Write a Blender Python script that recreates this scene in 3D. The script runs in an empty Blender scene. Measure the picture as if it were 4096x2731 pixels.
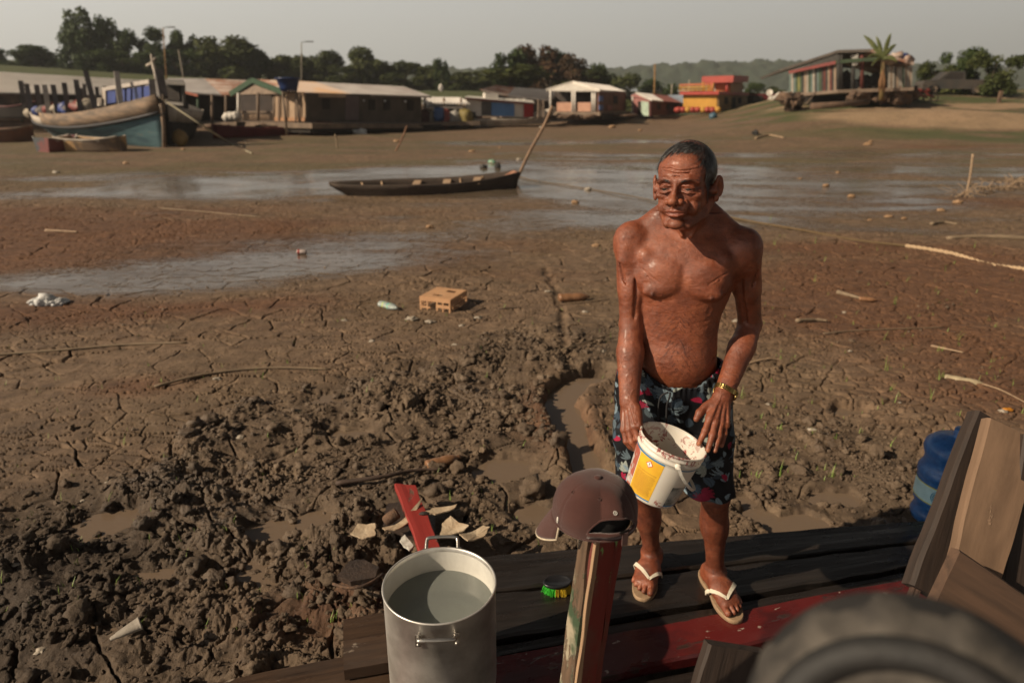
import bpy, math, random
import numpy as np
from mathutils import Vector, Matrix, Euler
from math import radians as rad, sin, cos, pi, atan2
sc = bpy.context.scene
C = sc.collection

# ------------------------------------------------------------ camera, world, sun
CAMZ = 1.75
PITCH = rad(20.2)
cam_d = bpy.data.cameras.new('camera')
cam = bpy.data.objects.new('camera', cam_d); C.objects.link(cam)
cam.location = (0, 0, CAMZ); cam.rotation_euler = (pi/2 - PITCH, 0, 0)
cam_d.lens = 24.0; cam_d.sensor_width = 36.0; cam_d.clip_start = 0.05; cam_d.clip_end = 5000
cam_d.dof.use_dof = True; cam_d.dof.focus_distance = 1.97; cam_d.dof.aperture_fstop = 2.8
cam_d.dof.aperture_blades = 0
sc.camera = cam
SUN_EL = rad(33); SUN_DIR = Vector((-0.93, -0.37, 0)).normalized()   # horizontal direction towards the sun
sun_vec = Vector((SUN_DIR.x*cos(SUN_EL), SUN_DIR.y*cos(SUN_EL), sin(SUN_EL)))
sun_d = bpy.data.lights.new('sun', 'SUN'); sun_d.energy = 5.0; sun_d.angle = rad(0.6); sun_d.color = (1.0, 0.82, 0.60)
sun = bpy.data.objects.new('sun', sun_d); C.objects.link(sun); sun.location = (-20, -10, 30)
sun.rotation_euler = sun_vec.to_track_quat('Z', 'Y').to_euler()
world = bpy.data.worlds.new('World'); sc.world = world; world.use_nodes = True
nt = world.node_tree; nt.nodes.clear()
sky = nt.nodes.new('ShaderNodeTexSky'); sky.sky_type = 'NISHITA'; sky.sun_disc = False
sky.sun_elevation = SUN_EL; sky.sun_rotation = atan2(SUN_DIR.x, SUN_DIR.y)
sky.air_density = 1.2; sky.dust_density = 6.0; sky.ozone_density = 1.0
hsv = nt.nodes.new('ShaderNodeHueSaturation'); hsv.inputs['Saturation'].default_value = 0.12
geo = nt.nodes.new('ShaderNodeTexCoord'); sepw = nt.nodes.new('ShaderNodeSeparateXYZ')
nt.links.new(geo.outputs['Generated'], sepw.inputs[0])
zr = nt.nodes.new('ShaderNodeValToRGB'); nt.links.new(sepw.outputs[2], zr.inputs[0]); xr = nt.nodes.new('ShaderNodeMapRange'); nt.links.new(sepw.outputs[0], xr.inputs[0]); xr.inputs[1].default_value = -.6; xr.inputs[2].default_value = .75; xr.inputs[3].default_value = 1.08; xr.inputs[4].default_value = .62      # smoke haze: bright low down, darker overhead
zr.color_ramp.elements[0].position = 0.0; zr.color_ramp.elements[0].color = (1.46, 1.43, 1.37, 1)
zr.color_ramp.elements[1].position = 0.75; zr.color_ramp.elements[1].color = (0.08, 0.082, 0.09, 1)
ek = zr.color_ramp.elements.new(0.12); ek.color = (1.22, 1.21, 1.18, 1); ek = zr.color_ramp.elements.new(0.30); ek.color = (0.24, 0.24, 0.25, 1)
mulw = nt.nodes.new('ShaderNodeMixRGB'); mulw.blend_type = 'MULTIPLY'; mulw.inputs[0].default_value = 1.0
mixw = nt.nodes.new('ShaderNodeMixRGB'); mixw.inputs[0].default_value = 0.55; mixw.inputs[2].default_value = (3.6, 3.5, 3.25, 1)
bg = nt.nodes.new('ShaderNodeBackground'); bg.inputs['Strength'].default_value = 0.15
wo = nt.nodes.new('ShaderNodeOutputWorld')
nt.links.new(sky.outputs[0], hsv.inputs['Color']); nt.links.new(hsv.outputs[0], mixw.inputs[1])
nt.links.new(mixw.outputs[0], mulw.inputs[1]); nt.links.new(zr.outputs[0], mulw.inputs[2]); sm_ = nt.nodes.new('ShaderNodeVectorMath'); sm_.operation = 'SCALE'; nt.links.new(mulw.outputs[0], sm_.inputs[0]); nt.links.new(xr.outputs[0], sm_.inputs['Scale']); nt.links.new(sm_.outputs[0], bg.inputs[0]); nt.links.new(bg.outputs[0], wo.inputs[0])
sc.view_settings.view_transform = 'Standard'; sc.view_settings.look = 'None'
sc.view_settings.exposure = 0.15; sc.view_settings.gamma = 1.0
sc.cycles.max_bounces = 6; sc.cycles.volume_bounces = 1

# ------------------------------------------------------------ picture -> place helpers
FPX = 682.7; CP, SP = cos(PITCH), sin(PITCH)
def onz(u, v, z=0.0):
    a = (u-512)/FPX; b = (341.3-v)/FPX
    t = (z-CAMZ)/(-SP + b*CP)
    return Vector((a*t, t*(CP+b*SP), z))
def ony(u, v, Y):
    a = (u-512)/FPX; b = (341.3-v)/FPX
    t = Y/(CP+b*SP)
    return Vector((a*t, Y, CAMZ + t*(-SP+b*CP)))

# ------------------------------------------------------------ numpy noise
def _h(ix, iy, iz, s):
    n = (ix.astype(np.int64)*374761393 + iy.astype(np.int64)*668265263 + iz*2147483647 + s*974634777) & 0xffffffff
    n = ((n ^ (n >> 13))*1274126177) & 0xffffffff
    n = ((n ^ (n >> 15))*2246822519) & 0xffffffff
    return ((n ^ (n >> 16)) & 0xffffff).astype(np.float32)/np.float32(0xffffff)
def vn2(x, y, s=0):
    x0 = np.floor(x); y0 = np.floor(y); fx = x-x0; fy = y-y0
    ix = x0.astype(np.int64); iy = y0.astype(np.int64)
    fx = fx*fx*fx*(fx*(fx*6-15)+10); fy = fy*fy*fy*(fy*(fy*6-15)+10)
    a = _h(ix, iy, 0, s); b = _h(ix+1, iy, 0, s); c = _h(ix, iy+1, 0, s); d = _h(ix+1, iy+1, 0, s)
    return (a+(b-a)*fx + (c-a)*fy + (a-b-c+d)*fx*fy)*2-1
def vn3(x, y, z, s=0):
    x0 = np.floor(x); y0 = np.floor(y); z0 = np.floor(z)
    fx = x-x0; fy = y-y0; fz = z-z0
    ix = x0.astype(np.int64); iy = y0.astype(np.int64); iz = z0.astype(np.int64)
    fx = fx*fx*(3-2*fx); fy = fy*fy*(3-2*fy); fz = fz*fz*(3-2*fz)
    r = 0
    for dz in (0, 1):
        a = _h(ix, iy, iz+dz, s); b = _h(ix+1, iy, iz+dz, s); c = _h(ix, iy+1, iz+dz, s); d = _h(ix+1, iy+1, iz+dz, s)
        v = a+(b-a)*fx + (c-a)*fy + (a-b-c+d)*fx*fy
        r = r + v*(fz if dz else 1-fz)
    return r*2-1
def fbm(x, y, o=4, s=0, g=0.5, l=2.03):
    r = 0; a = 1.0; t = 0
    for i in range(o):
        r = r + a*vn2(x, y, s+i); t += a; a *= g
        x = x*l + 13.7; y = y*l - 7.3
    return r/t
def worley(x, y, s=0, jit=1.0):
    x0 = np.floor(x).astype(np.int64); y0 = np.floor(y).astype(np.int64)
    f1 = np.full(x.shape, 9.0, np.float32); f2 = f1.copy(); cid = np.zeros(x.shape, np.float32)
    for i in (-1, 0, 1):
        for j in (-1, 0, 1):
            cx = x0+i; cy = y0+j
            px = cx + 0.5 + jit*(_h(cx, cy, 1, s)-0.5); py = cy + 0.5 + jit*(_h(cx, cy, 2, s)-0.5)
            d = np.sqrt((px-x)**2 + (py-y)**2).astype(np.float32)
            hh = _h(cx, cy, 3, s)
            m = d < f1
            f2 = np.where(m, f1, np.minimum(f2, d)); cid = np.where(m, hh, cid); f1 = np.where(m, d, f1)
    return f1, f2, cid
def ss(a, b, x):
    t = np.clip((x-a)/(b-a), 0, 1); return t*t*(3-2*t)

# ------------------------------------------------------------ materials
MATS = {}
def nodes_mat(name):
    m = bpy.data.materials.new(name); m.use_nodes = True
    t = m.node_tree; t.nodes.clear()
    o = t.nodes.new('ShaderNodeOutputMaterial'); b = t.nodes.new('ShaderNodeBsdfPrincipled')
    t.links.new(b.outputs[0], o.inputs['Surface'])
    return m, t, b, o
def N(t, kind, **kw):
    n = t.nodes.new(kind)
    for k, v in kw.items(): setattr(n, k, v)
    return n
def noise_node(t, scale, detail=4, rough=0.55, vec=None, dist=0.0):
    n = t.nodes.new('ShaderNodeTexNoise'); n.inputs['Scale'].default_value = scale
    n.inputs['Detail'].default_value = detail; n.inputs['Roughness'].default_value = rough
    n.inputs['Distortion'].default_value = dist
    if vec is not None: t.links.new(vec, n.inputs['Vector'])
    return n
def ramp(t, fac, stops):
    r = t.nodes.new('ShaderNodeValToRGB'); e = r.color_ramp.elements
    while len(e) > 1: e.remove(e[-1])
    e[0].position = stops[0][0]; e[0].color = col4(stops[0][1])
    for p, c in stops[1:]:
        k = e.new(p); k.color = col4(c)
    t.links.new(fac, r.inputs[0]); return r
def col4(c):
    if isinstance(c, (int, float)): return (c, c, c, 1)
    return (c[0], c[1], c[2], 1)
def mixc(t, fac, a, b, mode='MIX'):
    m = t.nodes.new('ShaderNodeMixRGB'); m.blend_type = mode
    for i, v in ((0, fac), (1, a), (2, b)):
        if isinstance(v, (int, float)): m.inputs[i].default_value = v if i == 0 else col4(v)
        elif isinstance(v, tuple): m.inputs[i].default_value = col4(v)
        else: t.links.new(v, m.inputs[i])
    return m.outputs[0]
def mathn(t, op, a, b=0.0, clamp=False):
    m = t.nodes.new('ShaderNodeMath'); m.operation = op; m.use_clamp = clamp
    for i, v in ((0, a), (1, b)):
        if isinstance(v, (int, float)): m.inputs[i].default_value = v
        else: t.links.new(v, m.inputs[i])
    return m.outputs[0]
def bump(t, b, h, strength=0.3, dist=0.01, normal=None):
    n = t.nodes.new('ShaderNodeBump'); n.inputs['Strength'].default_value = strength; n.inputs['Distance'].default_value = dist
    t.links.new(h, n.inputs['Height'])
    if normal is not None: t.links.new(normal, n.inputs['Normal'])
    t.links.new(n.outputs[0], b.inputs['Normal']); return n.outputs[0]
def objvec(t, scale=(1, 1, 1), rot=(0, 0, 0)):
    c = t.nodes.new('ShaderNodeTexCoord'); m = t.nodes.new('ShaderNodeMapping')
    m.inputs['Scale'].default_value = scale; m.inputs['Rotation'].default_value = rot
    t.links.new(c.outputs['Object'], m.inputs['Vector']); return m.outputs[0]
def attr(t, name, out='Fac'):
    a = t.nodes.new('ShaderNodeAttribute'); a.attribute_name = name; return a.outputs[out]
def mk(name, c1, c2=None, scale=6.0, rough=0.7, bmp=0.2, bscale=40.0, bdist=0.01, metal=0.0, stretch=(1, 1, 1), c3=None, spec=0.5, contrast=(0.35, 0.65), **kw):
    if name in MATS: return MATS[name]
    m, t, b, o = nodes_mat(name)
    v = objvec(t, stretch)
    n = noise_node(t, scale, 6, 0.6, v)
    c2 = c2 or tuple(x*0.6 for x in c1)
    st = [(contrast[0], c1), (contrast[1], c2)]
    if c3: st.append((contrast[1]+0.12, c3))
    r = ramp(t, n.outputs[0], st)
    t.links.new(r.outputs[0], b.inputs['Base Color'])
    b.inputs['Roughness'].default_value = rough; b.inputs['Metallic'].default_value = metal
    b.inputs['Specular IOR Level'].default_value = spec
    if bmp:
        n2 = noise_node(t, bscale, 5, 0.6, v); bump(t, b, n2.outputs[0], bmp, bdist)
    for k, val in kw.items(): b.inputs[k.replace('_', ' ')].default_value = val
    MATS[name] = m; return m
def wood(name, base, dark, paint=None, paint_amt=0.5, rough=0.65, scale=3.0, grain=(1, 14, 14), paint2=None, bmp=0.5, wetness=0.0, chip=None):
    """boards grained along local x; optional peeling paint"""
    if name in MATS: return MATS[name]
    m, t, b, o = nodes_mat(name)
    v = objvec(t, grain)
    g = noise_node(t, scale, 8, 0.65, v, 0.4)
    g2 = noise_node(t, 1.7, 4, 0.5, objvec(t, (1, 2, 2)))
    r = ramp(t, g.outputs[0], [(0.3, dark), (0.62, base), (0.8, tuple(min(1, x*1.35) for x in base))])
    cur = mixc(t, mathn(t, 'MULTIPLY', ramp(t, g2.outputs[0], [(0.35, 0.0), (0.7, 1.0)]).outputs[0], 0.55), r.outputs[0], tuple(x*0.55 for x in base))
    hgt = g.outputs[0]
    if paint:
        pv = objvec(t, (1, 3.2, 3.2))
        p = noise_node(t, 5.0, 7, 0.68, pv, 0.5)
        pm = ramp(t, p.outputs[0], [(1-paint_amt-0.02, 0.0), (1-paint_amt+0.02, 1.0)])
        pc = paint
        if paint2:
            q = noise_node(t, 2.2, 6, 0.6, objvec(t, (1, 1.5, 1.5)))
            pc = mixc(t, ramp(t, q.outputs[0], [(0.47, 0.0), (0.53, 1.0)]).outputs[0], paint, paint2)
        cur = mixc(t, pm.outputs[0], cur, pc)
        hgt = mathn(t, 'ADD', mathn(t, 'MULTIPLY', g.outputs[0], 0.6), mathn(t, 'MULTIPLY', pm.outputs[0], 0.5))
    if chip:
        q = noise_node(t, 18.0, 4, 0.6, objvec(t, (1, 2, 2)))
        cur = mixc(t, ramp(t, q.outputs[0], [(0.66, 0.0), (0.68, 1.0)]).outputs[0], cur, chip)
    t.links.new(cur, b.inputs['Base Color'])
    b.inputs['Roughness'].default_value = rough
    if wetness:
        w = noise_node(t, 2.5, 5, 0.6, objvec(t, (1, 2, 2)))
        rr = ramp(t, w.outputs[0], [(0.4, 0.16), (0.65, rough)])
        t.links.new(rr.outputs[0], b.inputs['Roughness'])
    bump(t, b, hgt, bmp, 0.004)
    MATS[name] = m; return m

# ------------------------------------------------------------ objects
ORG = {}
def wloc(o):
    return ORG.get(o.name, Vector((0, 0, 0)))
def tag(o, label=None, cat=None, group=None, kind=None):
    if label: o['label'] = label
    if cat: o['category'] = cat
    if group: o['group'] = group
    if kind: o['kind'] = kind
    return o
def thing(name, label, cat, loc=(0, 0, 0), group=None):
    o = bpy.data.objects.new(name, None); C.objects.link(o); o.location = loc
    o.empty_display_size = 0.1
    ORG[o.name] = Vector(loc); return tag(o, label, cat, group)
def link_mesh(name, me, parent=None, loc=None):
    o = bpy.data.objects.new(name, me); C.objects.link(o)
    if parent is not None: o.parent = parent
    if loc is not None: o.location = loc
    return o
def copy_tree(o, parent=None, loc=None, rot=None, scale=None):
    c = o.copy(); C.objects.link(c)
    if parent is not None: c.parent = parent
    if loc is not None: c.location = loc
    if rot is not None: c.rotation_euler = rot
    if scale is not None: c.scale = scale
    for ch in list(o.children): copy_tree(ch, c)
    return c
def np_mesh(name, V, Q=None, T=None, smooth=True, mat=None):
    me = bpy.data.meshes.new(name)
    V = np.asarray(V, np.float32); me.vertices.add(len(V)); me.vertices.foreach_set('co', V.ravel())
    parts = []; starts = []; n = 0
    if Q is not None and len(Q):
        Q = np.asarray(Q, np.int32); parts.append(Q.ravel()); starts.append(np.arange(len(Q))*4); n += Q.size
    if T is not None and len(T):
        T = np.asarray(T, np.int32); parts.append(T.ravel()); starts.append(n+np.arange(len(T))*3); n += T.size
    L = np.concatenate(parts); S = np.concatenate(starts).astype(np.int32)
    me.loops.add(len(L)); me.loops.foreach_set('vertex_index', L)
    me.polygons.add(len(S)); me.polygons.foreach_set('loop_start', S)
    me.update(calc_edges=True)
    me.polygons.foreach_set('use_smooth', np.full(len(S), smooth, bool))
    if mat: me.materials.append(mat)
    return me
def fattr(me, name, arr):
    a = me.attributes.new(name, 'FLOAT', 'POINT'); a.data.foreach_set('value', np.ascontiguousarray(arr, np.float32))
def cattr(me, name, arr):
    a = me.attributes.new(name, 'FLOAT_COLOR', 'POINT')
    c = np.ones((len(arr), 4), np.float32); c[:, :3] = arr; a.data.foreach_set('color', c.ravel())

class MB:
    def __init__(s): s.v = []; s.f = []; s.sm = []; s.mi = []
    def add(s, vs, fs, smooth=False, mi=0):
        k = len(s.v); s.v += [tuple(v) for v in vs]
        for f in fs: s.f.append(tuple(i+k for i in f)); s.sm.append(smooth); s.mi.append(mi)
        return s
    def box(s, c, d, R=None, mi=0, taper=1.0):
        c = Vector(c); h = Vector(d)*0.5; vs = []
        for z in (-1, 1):
            k = taper if z > 0 else 1.0
            for x, y in ((-1, -1), (1, -1), (1, 1), (-1, 1)):
                p = Vector((x*h.x*k, y*h.y*k, z*h.z))
                if R is not None: p = R @ p
                vs.append(c+p)
        return s.add(vs, [(3, 2, 1, 0), (4, 5, 6, 7), (0, 1, 5, 4), (1, 2, 6, 5), (2, 3, 7, 6), (3, 0, 4, 7)], False, mi)
    def beam(s, a, b, w, t, up=(0, 0, 1), mi=0, taper=1.0):
        a = Vector(a); b = Vector(b); x = (b-a); L = x.length; x.normalize()
        u = Vector(up); y = u.cross(x)
        if y.length < 1e-4: y = Vector((0, 1, 0)).cross(x)
        y.normalize(); z = x.cross(y)
        vs = []
        for q, k in ((a, 1), (b, taper)):
            for i, j in ((-1, -1), (1, -1), (1, 1), (-1, 1)): vs.append(q + y*(i*w/2*k) + z*(j*t/2*k))
        return s.add(vs, [(3, 2, 1, 0), (4, 5, 6, 7), (0, 1, 5, 4), (1, 2, 6, 5), (2, 3, 7, 6), (3, 0, 4, 7)], False, mi)
    def tube(s, pts, r, n=8, cap=True, mi=0, smooth=True, closed=False):
        pts = [Vector(p) for p in pts]; m = len(pts)
        rs = r if isinstance(r, (list, tuple)) else [r]*m
        vs = []; fs = []; u = None
        for i, p in enumerate(pts):
            if closed: d = pts[(i+1) % m]-pts[(i-1) % m]
            else: d = pts[min(i+1, m-1)]-pts[max(i-1, 0)]
            d.normalize()
            if u is None:
                u = d.orthogonal().normalized()
            u = (u - d*u.dot(d)).normalized(); w = d.cross(u)
            for k in range(n):
                a = 2*pi*k/n; vs.append(p + (u*cos(a)+w*sin(a))*rs[i])
        R = m if closed else m-1
        for i in range(R):
            for k in range(n):
                a = i*n+k; b = i*n+(k+1) % n; j = (i+1) % m
                fs.append((a, b, j*n+(k+1) % n, j*n+k))
        if cap and not closed:
            fs.append(tuple(range(n-1, -1, -1))); fs.append(tuple((m-1)*n+k for k in range(n)))
        return s.add(vs, fs, smooth, mi)
    def lathe(s, prof, n=32, M=None, mi=0, smooth=True, cap0=False, cap1=False):
        vs = []; fs = []
        for r, z in prof:
            for k in range(n):
                a = 2*pi*k/n; p = Vector((r*cos(a), r*sin(a), z)); vs.append(M @ p if M is not None else p)
        for i in range(len(prof)-1):
            for k in range(n):
                a = i*n+k; b = i*n+(k+1) % n; fs.append((a, b, b+n, a+n))
        if cap0: fs.append(tuple(range(n-1, -1, -1)))
        if cap1: fs.append(tuple((len(prof)-1)*n+k for k in range(n)))
        return s.add(vs, fs, smooth, mi)
    def grid(s, P, smooth=True, mi=0):
        """P: rows of points"""
        n = len(P[0]); vs = [p for r in P for p in r]; fs = []
        for i in range(len(P)-1):
            for j in range(n-1): fs.append((i*n+j, i*n+j+1, (i+1)*n+j+1, (i+1)*n+j))
        return s.add(vs, fs, smooth, mi)
    def blob(s, c, r, seed=0, sub=2, amp=0.25, freq=2.5, R=None, mi=0, flat=False):
        V, F = ICO(sub); V = V.copy(); c = np.array(c, float)
        r = np.array(r if isinstance(r, (tuple, list)) else (r, r, r), float)
        k = 1 + amp*vn3(V[:, 0]*freq+seed*3.1, V[:, 1]*freq+seed*1.7, V[:, 2]*freq, seed) + amp*0.5*vn3(V[:, 0]*freq*2.7, V[:, 1]*freq*2.7+seed, V[:, 2]*freq*2.7, seed+5)
        V = V*k[:, None]*r
        if R is not None: V = V @ np.array(R).T
        return s.add((V+c).tolist(), F.tolist(), not flat, mi)
    def build(s, name, mat=None, parent=None, rel=True, bevel=0.0):
        o_ = wloc(parent) if (parent is not None and rel) else Vector((0, 0, 0))
        me = bpy.data.meshes.new(name)
        me.from_pydata([(v[0]-o_.x, v[1]-o_.y, v[2]-o_.z) for v in s.v], [], s.f)
        me.polygons.foreach_set('use_smooth', s.sm); me.polygons.foreach_set('material_index', s.mi)
        for m in (mat if isinstance(mat, (list, tuple)) else [mat]):
            if m: me.materials.append(m)
        me.update()
        o = link_mesh(name, me, parent); ORG[o.name] = o_
        if bevel:
            b = o.modifiers.new('bevel', 'BEVEL'); b.width = bevel; b.segments = 2; b.limit_method = 'ANGLE'
        return o
_ico = {}
def ICO(sub):
    if sub in _ico: return _ico[sub]
    import bmesh
    bm = bmesh.new(); bmesh.ops.create_icosphere(bm, subdivisions=sub, radius=1.0)
    V = np.array([v.co[:] for v in bm.verts]); F = np.array([[v.index for v in f.verts] for f in bm.faces]); bm.free()
    _ico[sub] = (V, F); return _ico[sub]
def plank(name, a, b, w, t, mat, up=(0, 0, 1), parent=None, seed=0, seg=24, rag=0.004, w2=None, tag_=None, skewa=0.0, skewb=0.0):
    """a board with worn edges, its local x along the grain; a, b are centres of its end faces' top edge line"""
    a = Vector(a); b = Vector(b); x = b-a; L = x.length; x.normalize()
    z = Vector(up); y = z.cross(x).normalized(); z = x.cross(y)
    rnd = random.Random(seed); m = MB(); rows = []
    w2 = w2 or w
    prof = [(-1, -1), (-1, -0.25), (-0.93, 0), (-0.45, 0), (0, 0), (0.45, 0), (0.93, 0), (1, -0.25), (1, -1), (0, -1)]
    for i in range(seg+1):
        f = i/seg; ww = (w+(w2-w)*f)/2; row = []
        e1 = rag*(vn2(np.array([f*L*9+seed]), np.array([3.1]), seed)[0]); e2 = rag*(vn2(np.array([f*L*9+seed]), np.array([8.1]), seed+2)[0])
        for k, (py, pz) in enumerate(prof):
            yy = py*ww + (e1 if py < -0.5 else e2 if py > 0.5 else 0)
            sk = (skewa*(1-f) + skewb*f)*py*ww
            zz = pz*t + (rag*0.35*vn2(np.array([f*L*5.0+k*2.2]), np.array([k*1.3+seed]), seed+9)[0] if pz == 0 else 0)
            row.append((f*L + sk, yy, zz))
        rows.append(row+[row[0]])
    n = len(rows[0]); vs = [p for r in rows for p in r[:-1]]; n -= 1; fs = []
    for i in range(seg):
        for j in range(n):
            j2 = (j+1) % n; fs.append((i*n+j, (i+1)*n+j, (i+1)*n+j2, i*n+j2))
    fs.append(tuple(range(n))); fs.append(tuple(seg*n+k for k in range(n-1, -1, -1)))
    m.add(vs, fs, False)
    me = bpy.data.meshes.new(name); me.from_pydata(m.v, [], m.f); me.materials.append(mat); me.update()
    o = bpy.data.objects.new(name, me); C.objects.link(o)
    M = Matrix((x, y, z)).transposed().to_4x4(); M.translation = a
    if parent is not None:
        o.parent = parent; M.translation = a - wloc(parent)
    o.matrix_basis = M
    return o
# ------------------------------------------------------------ terrain
def gblob(x, y, pts):
    r = 0
    for (cx, cy, rr) in pts:
        r = r + np.exp(-((x-cx)**2+(y-cy)**2)/(rr*rr))
    return r
def seg_dist(x, y, pts):
    d = np.full(np.shape(x), 1e9)
    for (ax, ay), (bx, by) in zip(pts[:-1], pts[1:]):
        vx, vy = bx-ax, by-ay; t = np.clip(((x-ax)*vx+(y-ay)*vy)/(vx*vx+vy*vy), 0, 1)
        d = np.minimum(d, np.hypot(x-ax-t*vx, y-ay-t*vy))
    return d
def GP(u, v, z=-0.1):
    p = onz(u, v, z); return (p.x, p.y)
STREAM = [GP(*q) for q in [(600, 372), (572, 382), (558, 398), (570, 418), (577, 440), (592, 468), (612, 486), (640, 500)]]
CREEK = [GP(*q) for q in [(546, 262), (556, 285), (566, 312), (562, 345), (572, 375)]]
PUD = [GP(505, 463)+(0.16,), GP(270, 522)+(0.12,), GP(532, 507)+(0.12,), GP(742, 494)+(0.09,), GP(765, 510)+(0.11,), GP(320, 515)+(0.15,), GP(392, 505)+(0.13,), GP(833, 492)+(0.1,),
       GP(795, 518)+(0.14,), GP(852, 408)+(0.14,), GP(345, 430)+(0.12,)]
ROUGHB = [GP(u, v)+(r,) for u, v, r in [(60, 640, .6), (150, 600, .5), (40, 560, .45), (150, 530, .45), (260, 480, .5), (240, 600, .5), (320, 640, .4), (330, 430, .55), (400, 400, .55), (470, 370, .6), (430, 480, .5), (520, 420, .5),
          (540, 340, .6), (620, 340, .45), (360, 560, .4), (500, 520, .4), (230, 420, .4), (770, 450, .4), (830, 440, .45), (880, 480, .5), (780, 500, .35), (860, 530, .4), (745, 420, .3), (960, 560, .5), (540, 520, .3), (630, 370, .25), (300, 520, .4), (60, 500, .3)]]
WETB = [(GP(u, v)+(r, r2, w)) for u, v, r, r2, w in [(300, 247, 2.5, 1.1, 1.2), (190, 268, 1.9, .7, 1.1), (60, 285, 1.7, .55, 1), (450, 235, 2.2, .9, .5), (620, 195, 3.8, 2.0, 1), (760, 185, 5, 2.2, 1), (900, 200, 4, 1.8, .7), (560, 165, 5, 2.5, 1), (300, 182, 5.5, 1.9, 1.2), (200, 185, 3, 1.1, .9),
         (700, 150, 6, 1.4, 1), (560, 138, 6, 2.0, 1), (820, 165, 6, 1.6, .9), (950, 150, 6, 1.5, .8), (100, 172, 2.5, .6, .9), (420, 170, 4.5, 1.5, 1.1), (980, 170, 5, 1.6, .6), (150, 208, 1.0, .2, .5), (690, 215, 2.2, .8, .9), (560, 215, 2.0, .7, .6), (900, 232, 1.6, .5, .4)]]
REDB = [(-7.2, 8.2, 4.5, 1.6), (-3.5, 8.6, 2.5, .8), (5.5, 6.8, 2.6, 1.2)] + [(GP(u, v)+(r, r2)) for u, v, r, r2 in [(60, 215, 2.8, 1.5), (200, 225, 2.6, .8), (50, 310, 1.0, .5), (930, 270, 2.0, 1.0), (960, 330, 1.3, .8), (850, 300, 1.3, .5), (250, 300, .9, .3), (930, 145, 5, 1.1), (990, 200, 2.5, 1.0), (820, 245, 1.8, .5), (130, 385, .4, .2), (60, 245, 2.0, .7), (560, 420, .2, .6), (340, 600, .3, .2), (1000, 400, .8, .6)]]
def ell(x, y, L, rot=0.12):
    r = 0
    for q in L:
        w = q[4] if len(q) > 4 else 1.0
        dx = x-q[0]; dy = y-q[1]; c, s_ = cos(rot), sin(rot)
        ex = (dx*c+dy*s_)/q[2]; ey = (-dx*s_+dy*c)/q[3]
        r = r + w*np.exp(-(ex*ex+ey*ey))
    return r
def base_z(x, y):
    z = -0.10 - 0.06*ss(3, 9, y) - 0.10*ss(9, 30, y)
    z = z + 0.05*fbm(x*0.35, y*0.35, 3, 11)*ss(1.5, 5, np.hypot(x, y))
    z = z + 0.06*fbm(x*0.12, y*0.12+4, 2, 21)*ss(8, 25, y)
    bank = ss(25.5, 46, y - 0.10*(x-16))*ss(4.0, 15.0, x-(y-30)*0.35)
    z = z + 1.62*bank + 0.35*ss(44, 60, y)*ss(12, 30, x)
    z = z + 0.45*np.exp(-(((x-21.5)/6.0)**2+((y-34.5)/2.3)**2))          # sand mound below the shack
    z = z + 0.25*ss(40, 52, y)*ss(0, 10, x)
    lev = ss(62, 86, y)*np.clip(1.9 + (-(x+12))*0.058, 1.9, 8.0)*(1-0.85*ss(-6, 14, x))
    z = z + lev + 0.8*ss(95, 200, y)*(1-ss(-6, 14, x)) - 1.2*ss(52, 75, y)*ss(2, 20, x)
    return z
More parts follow.
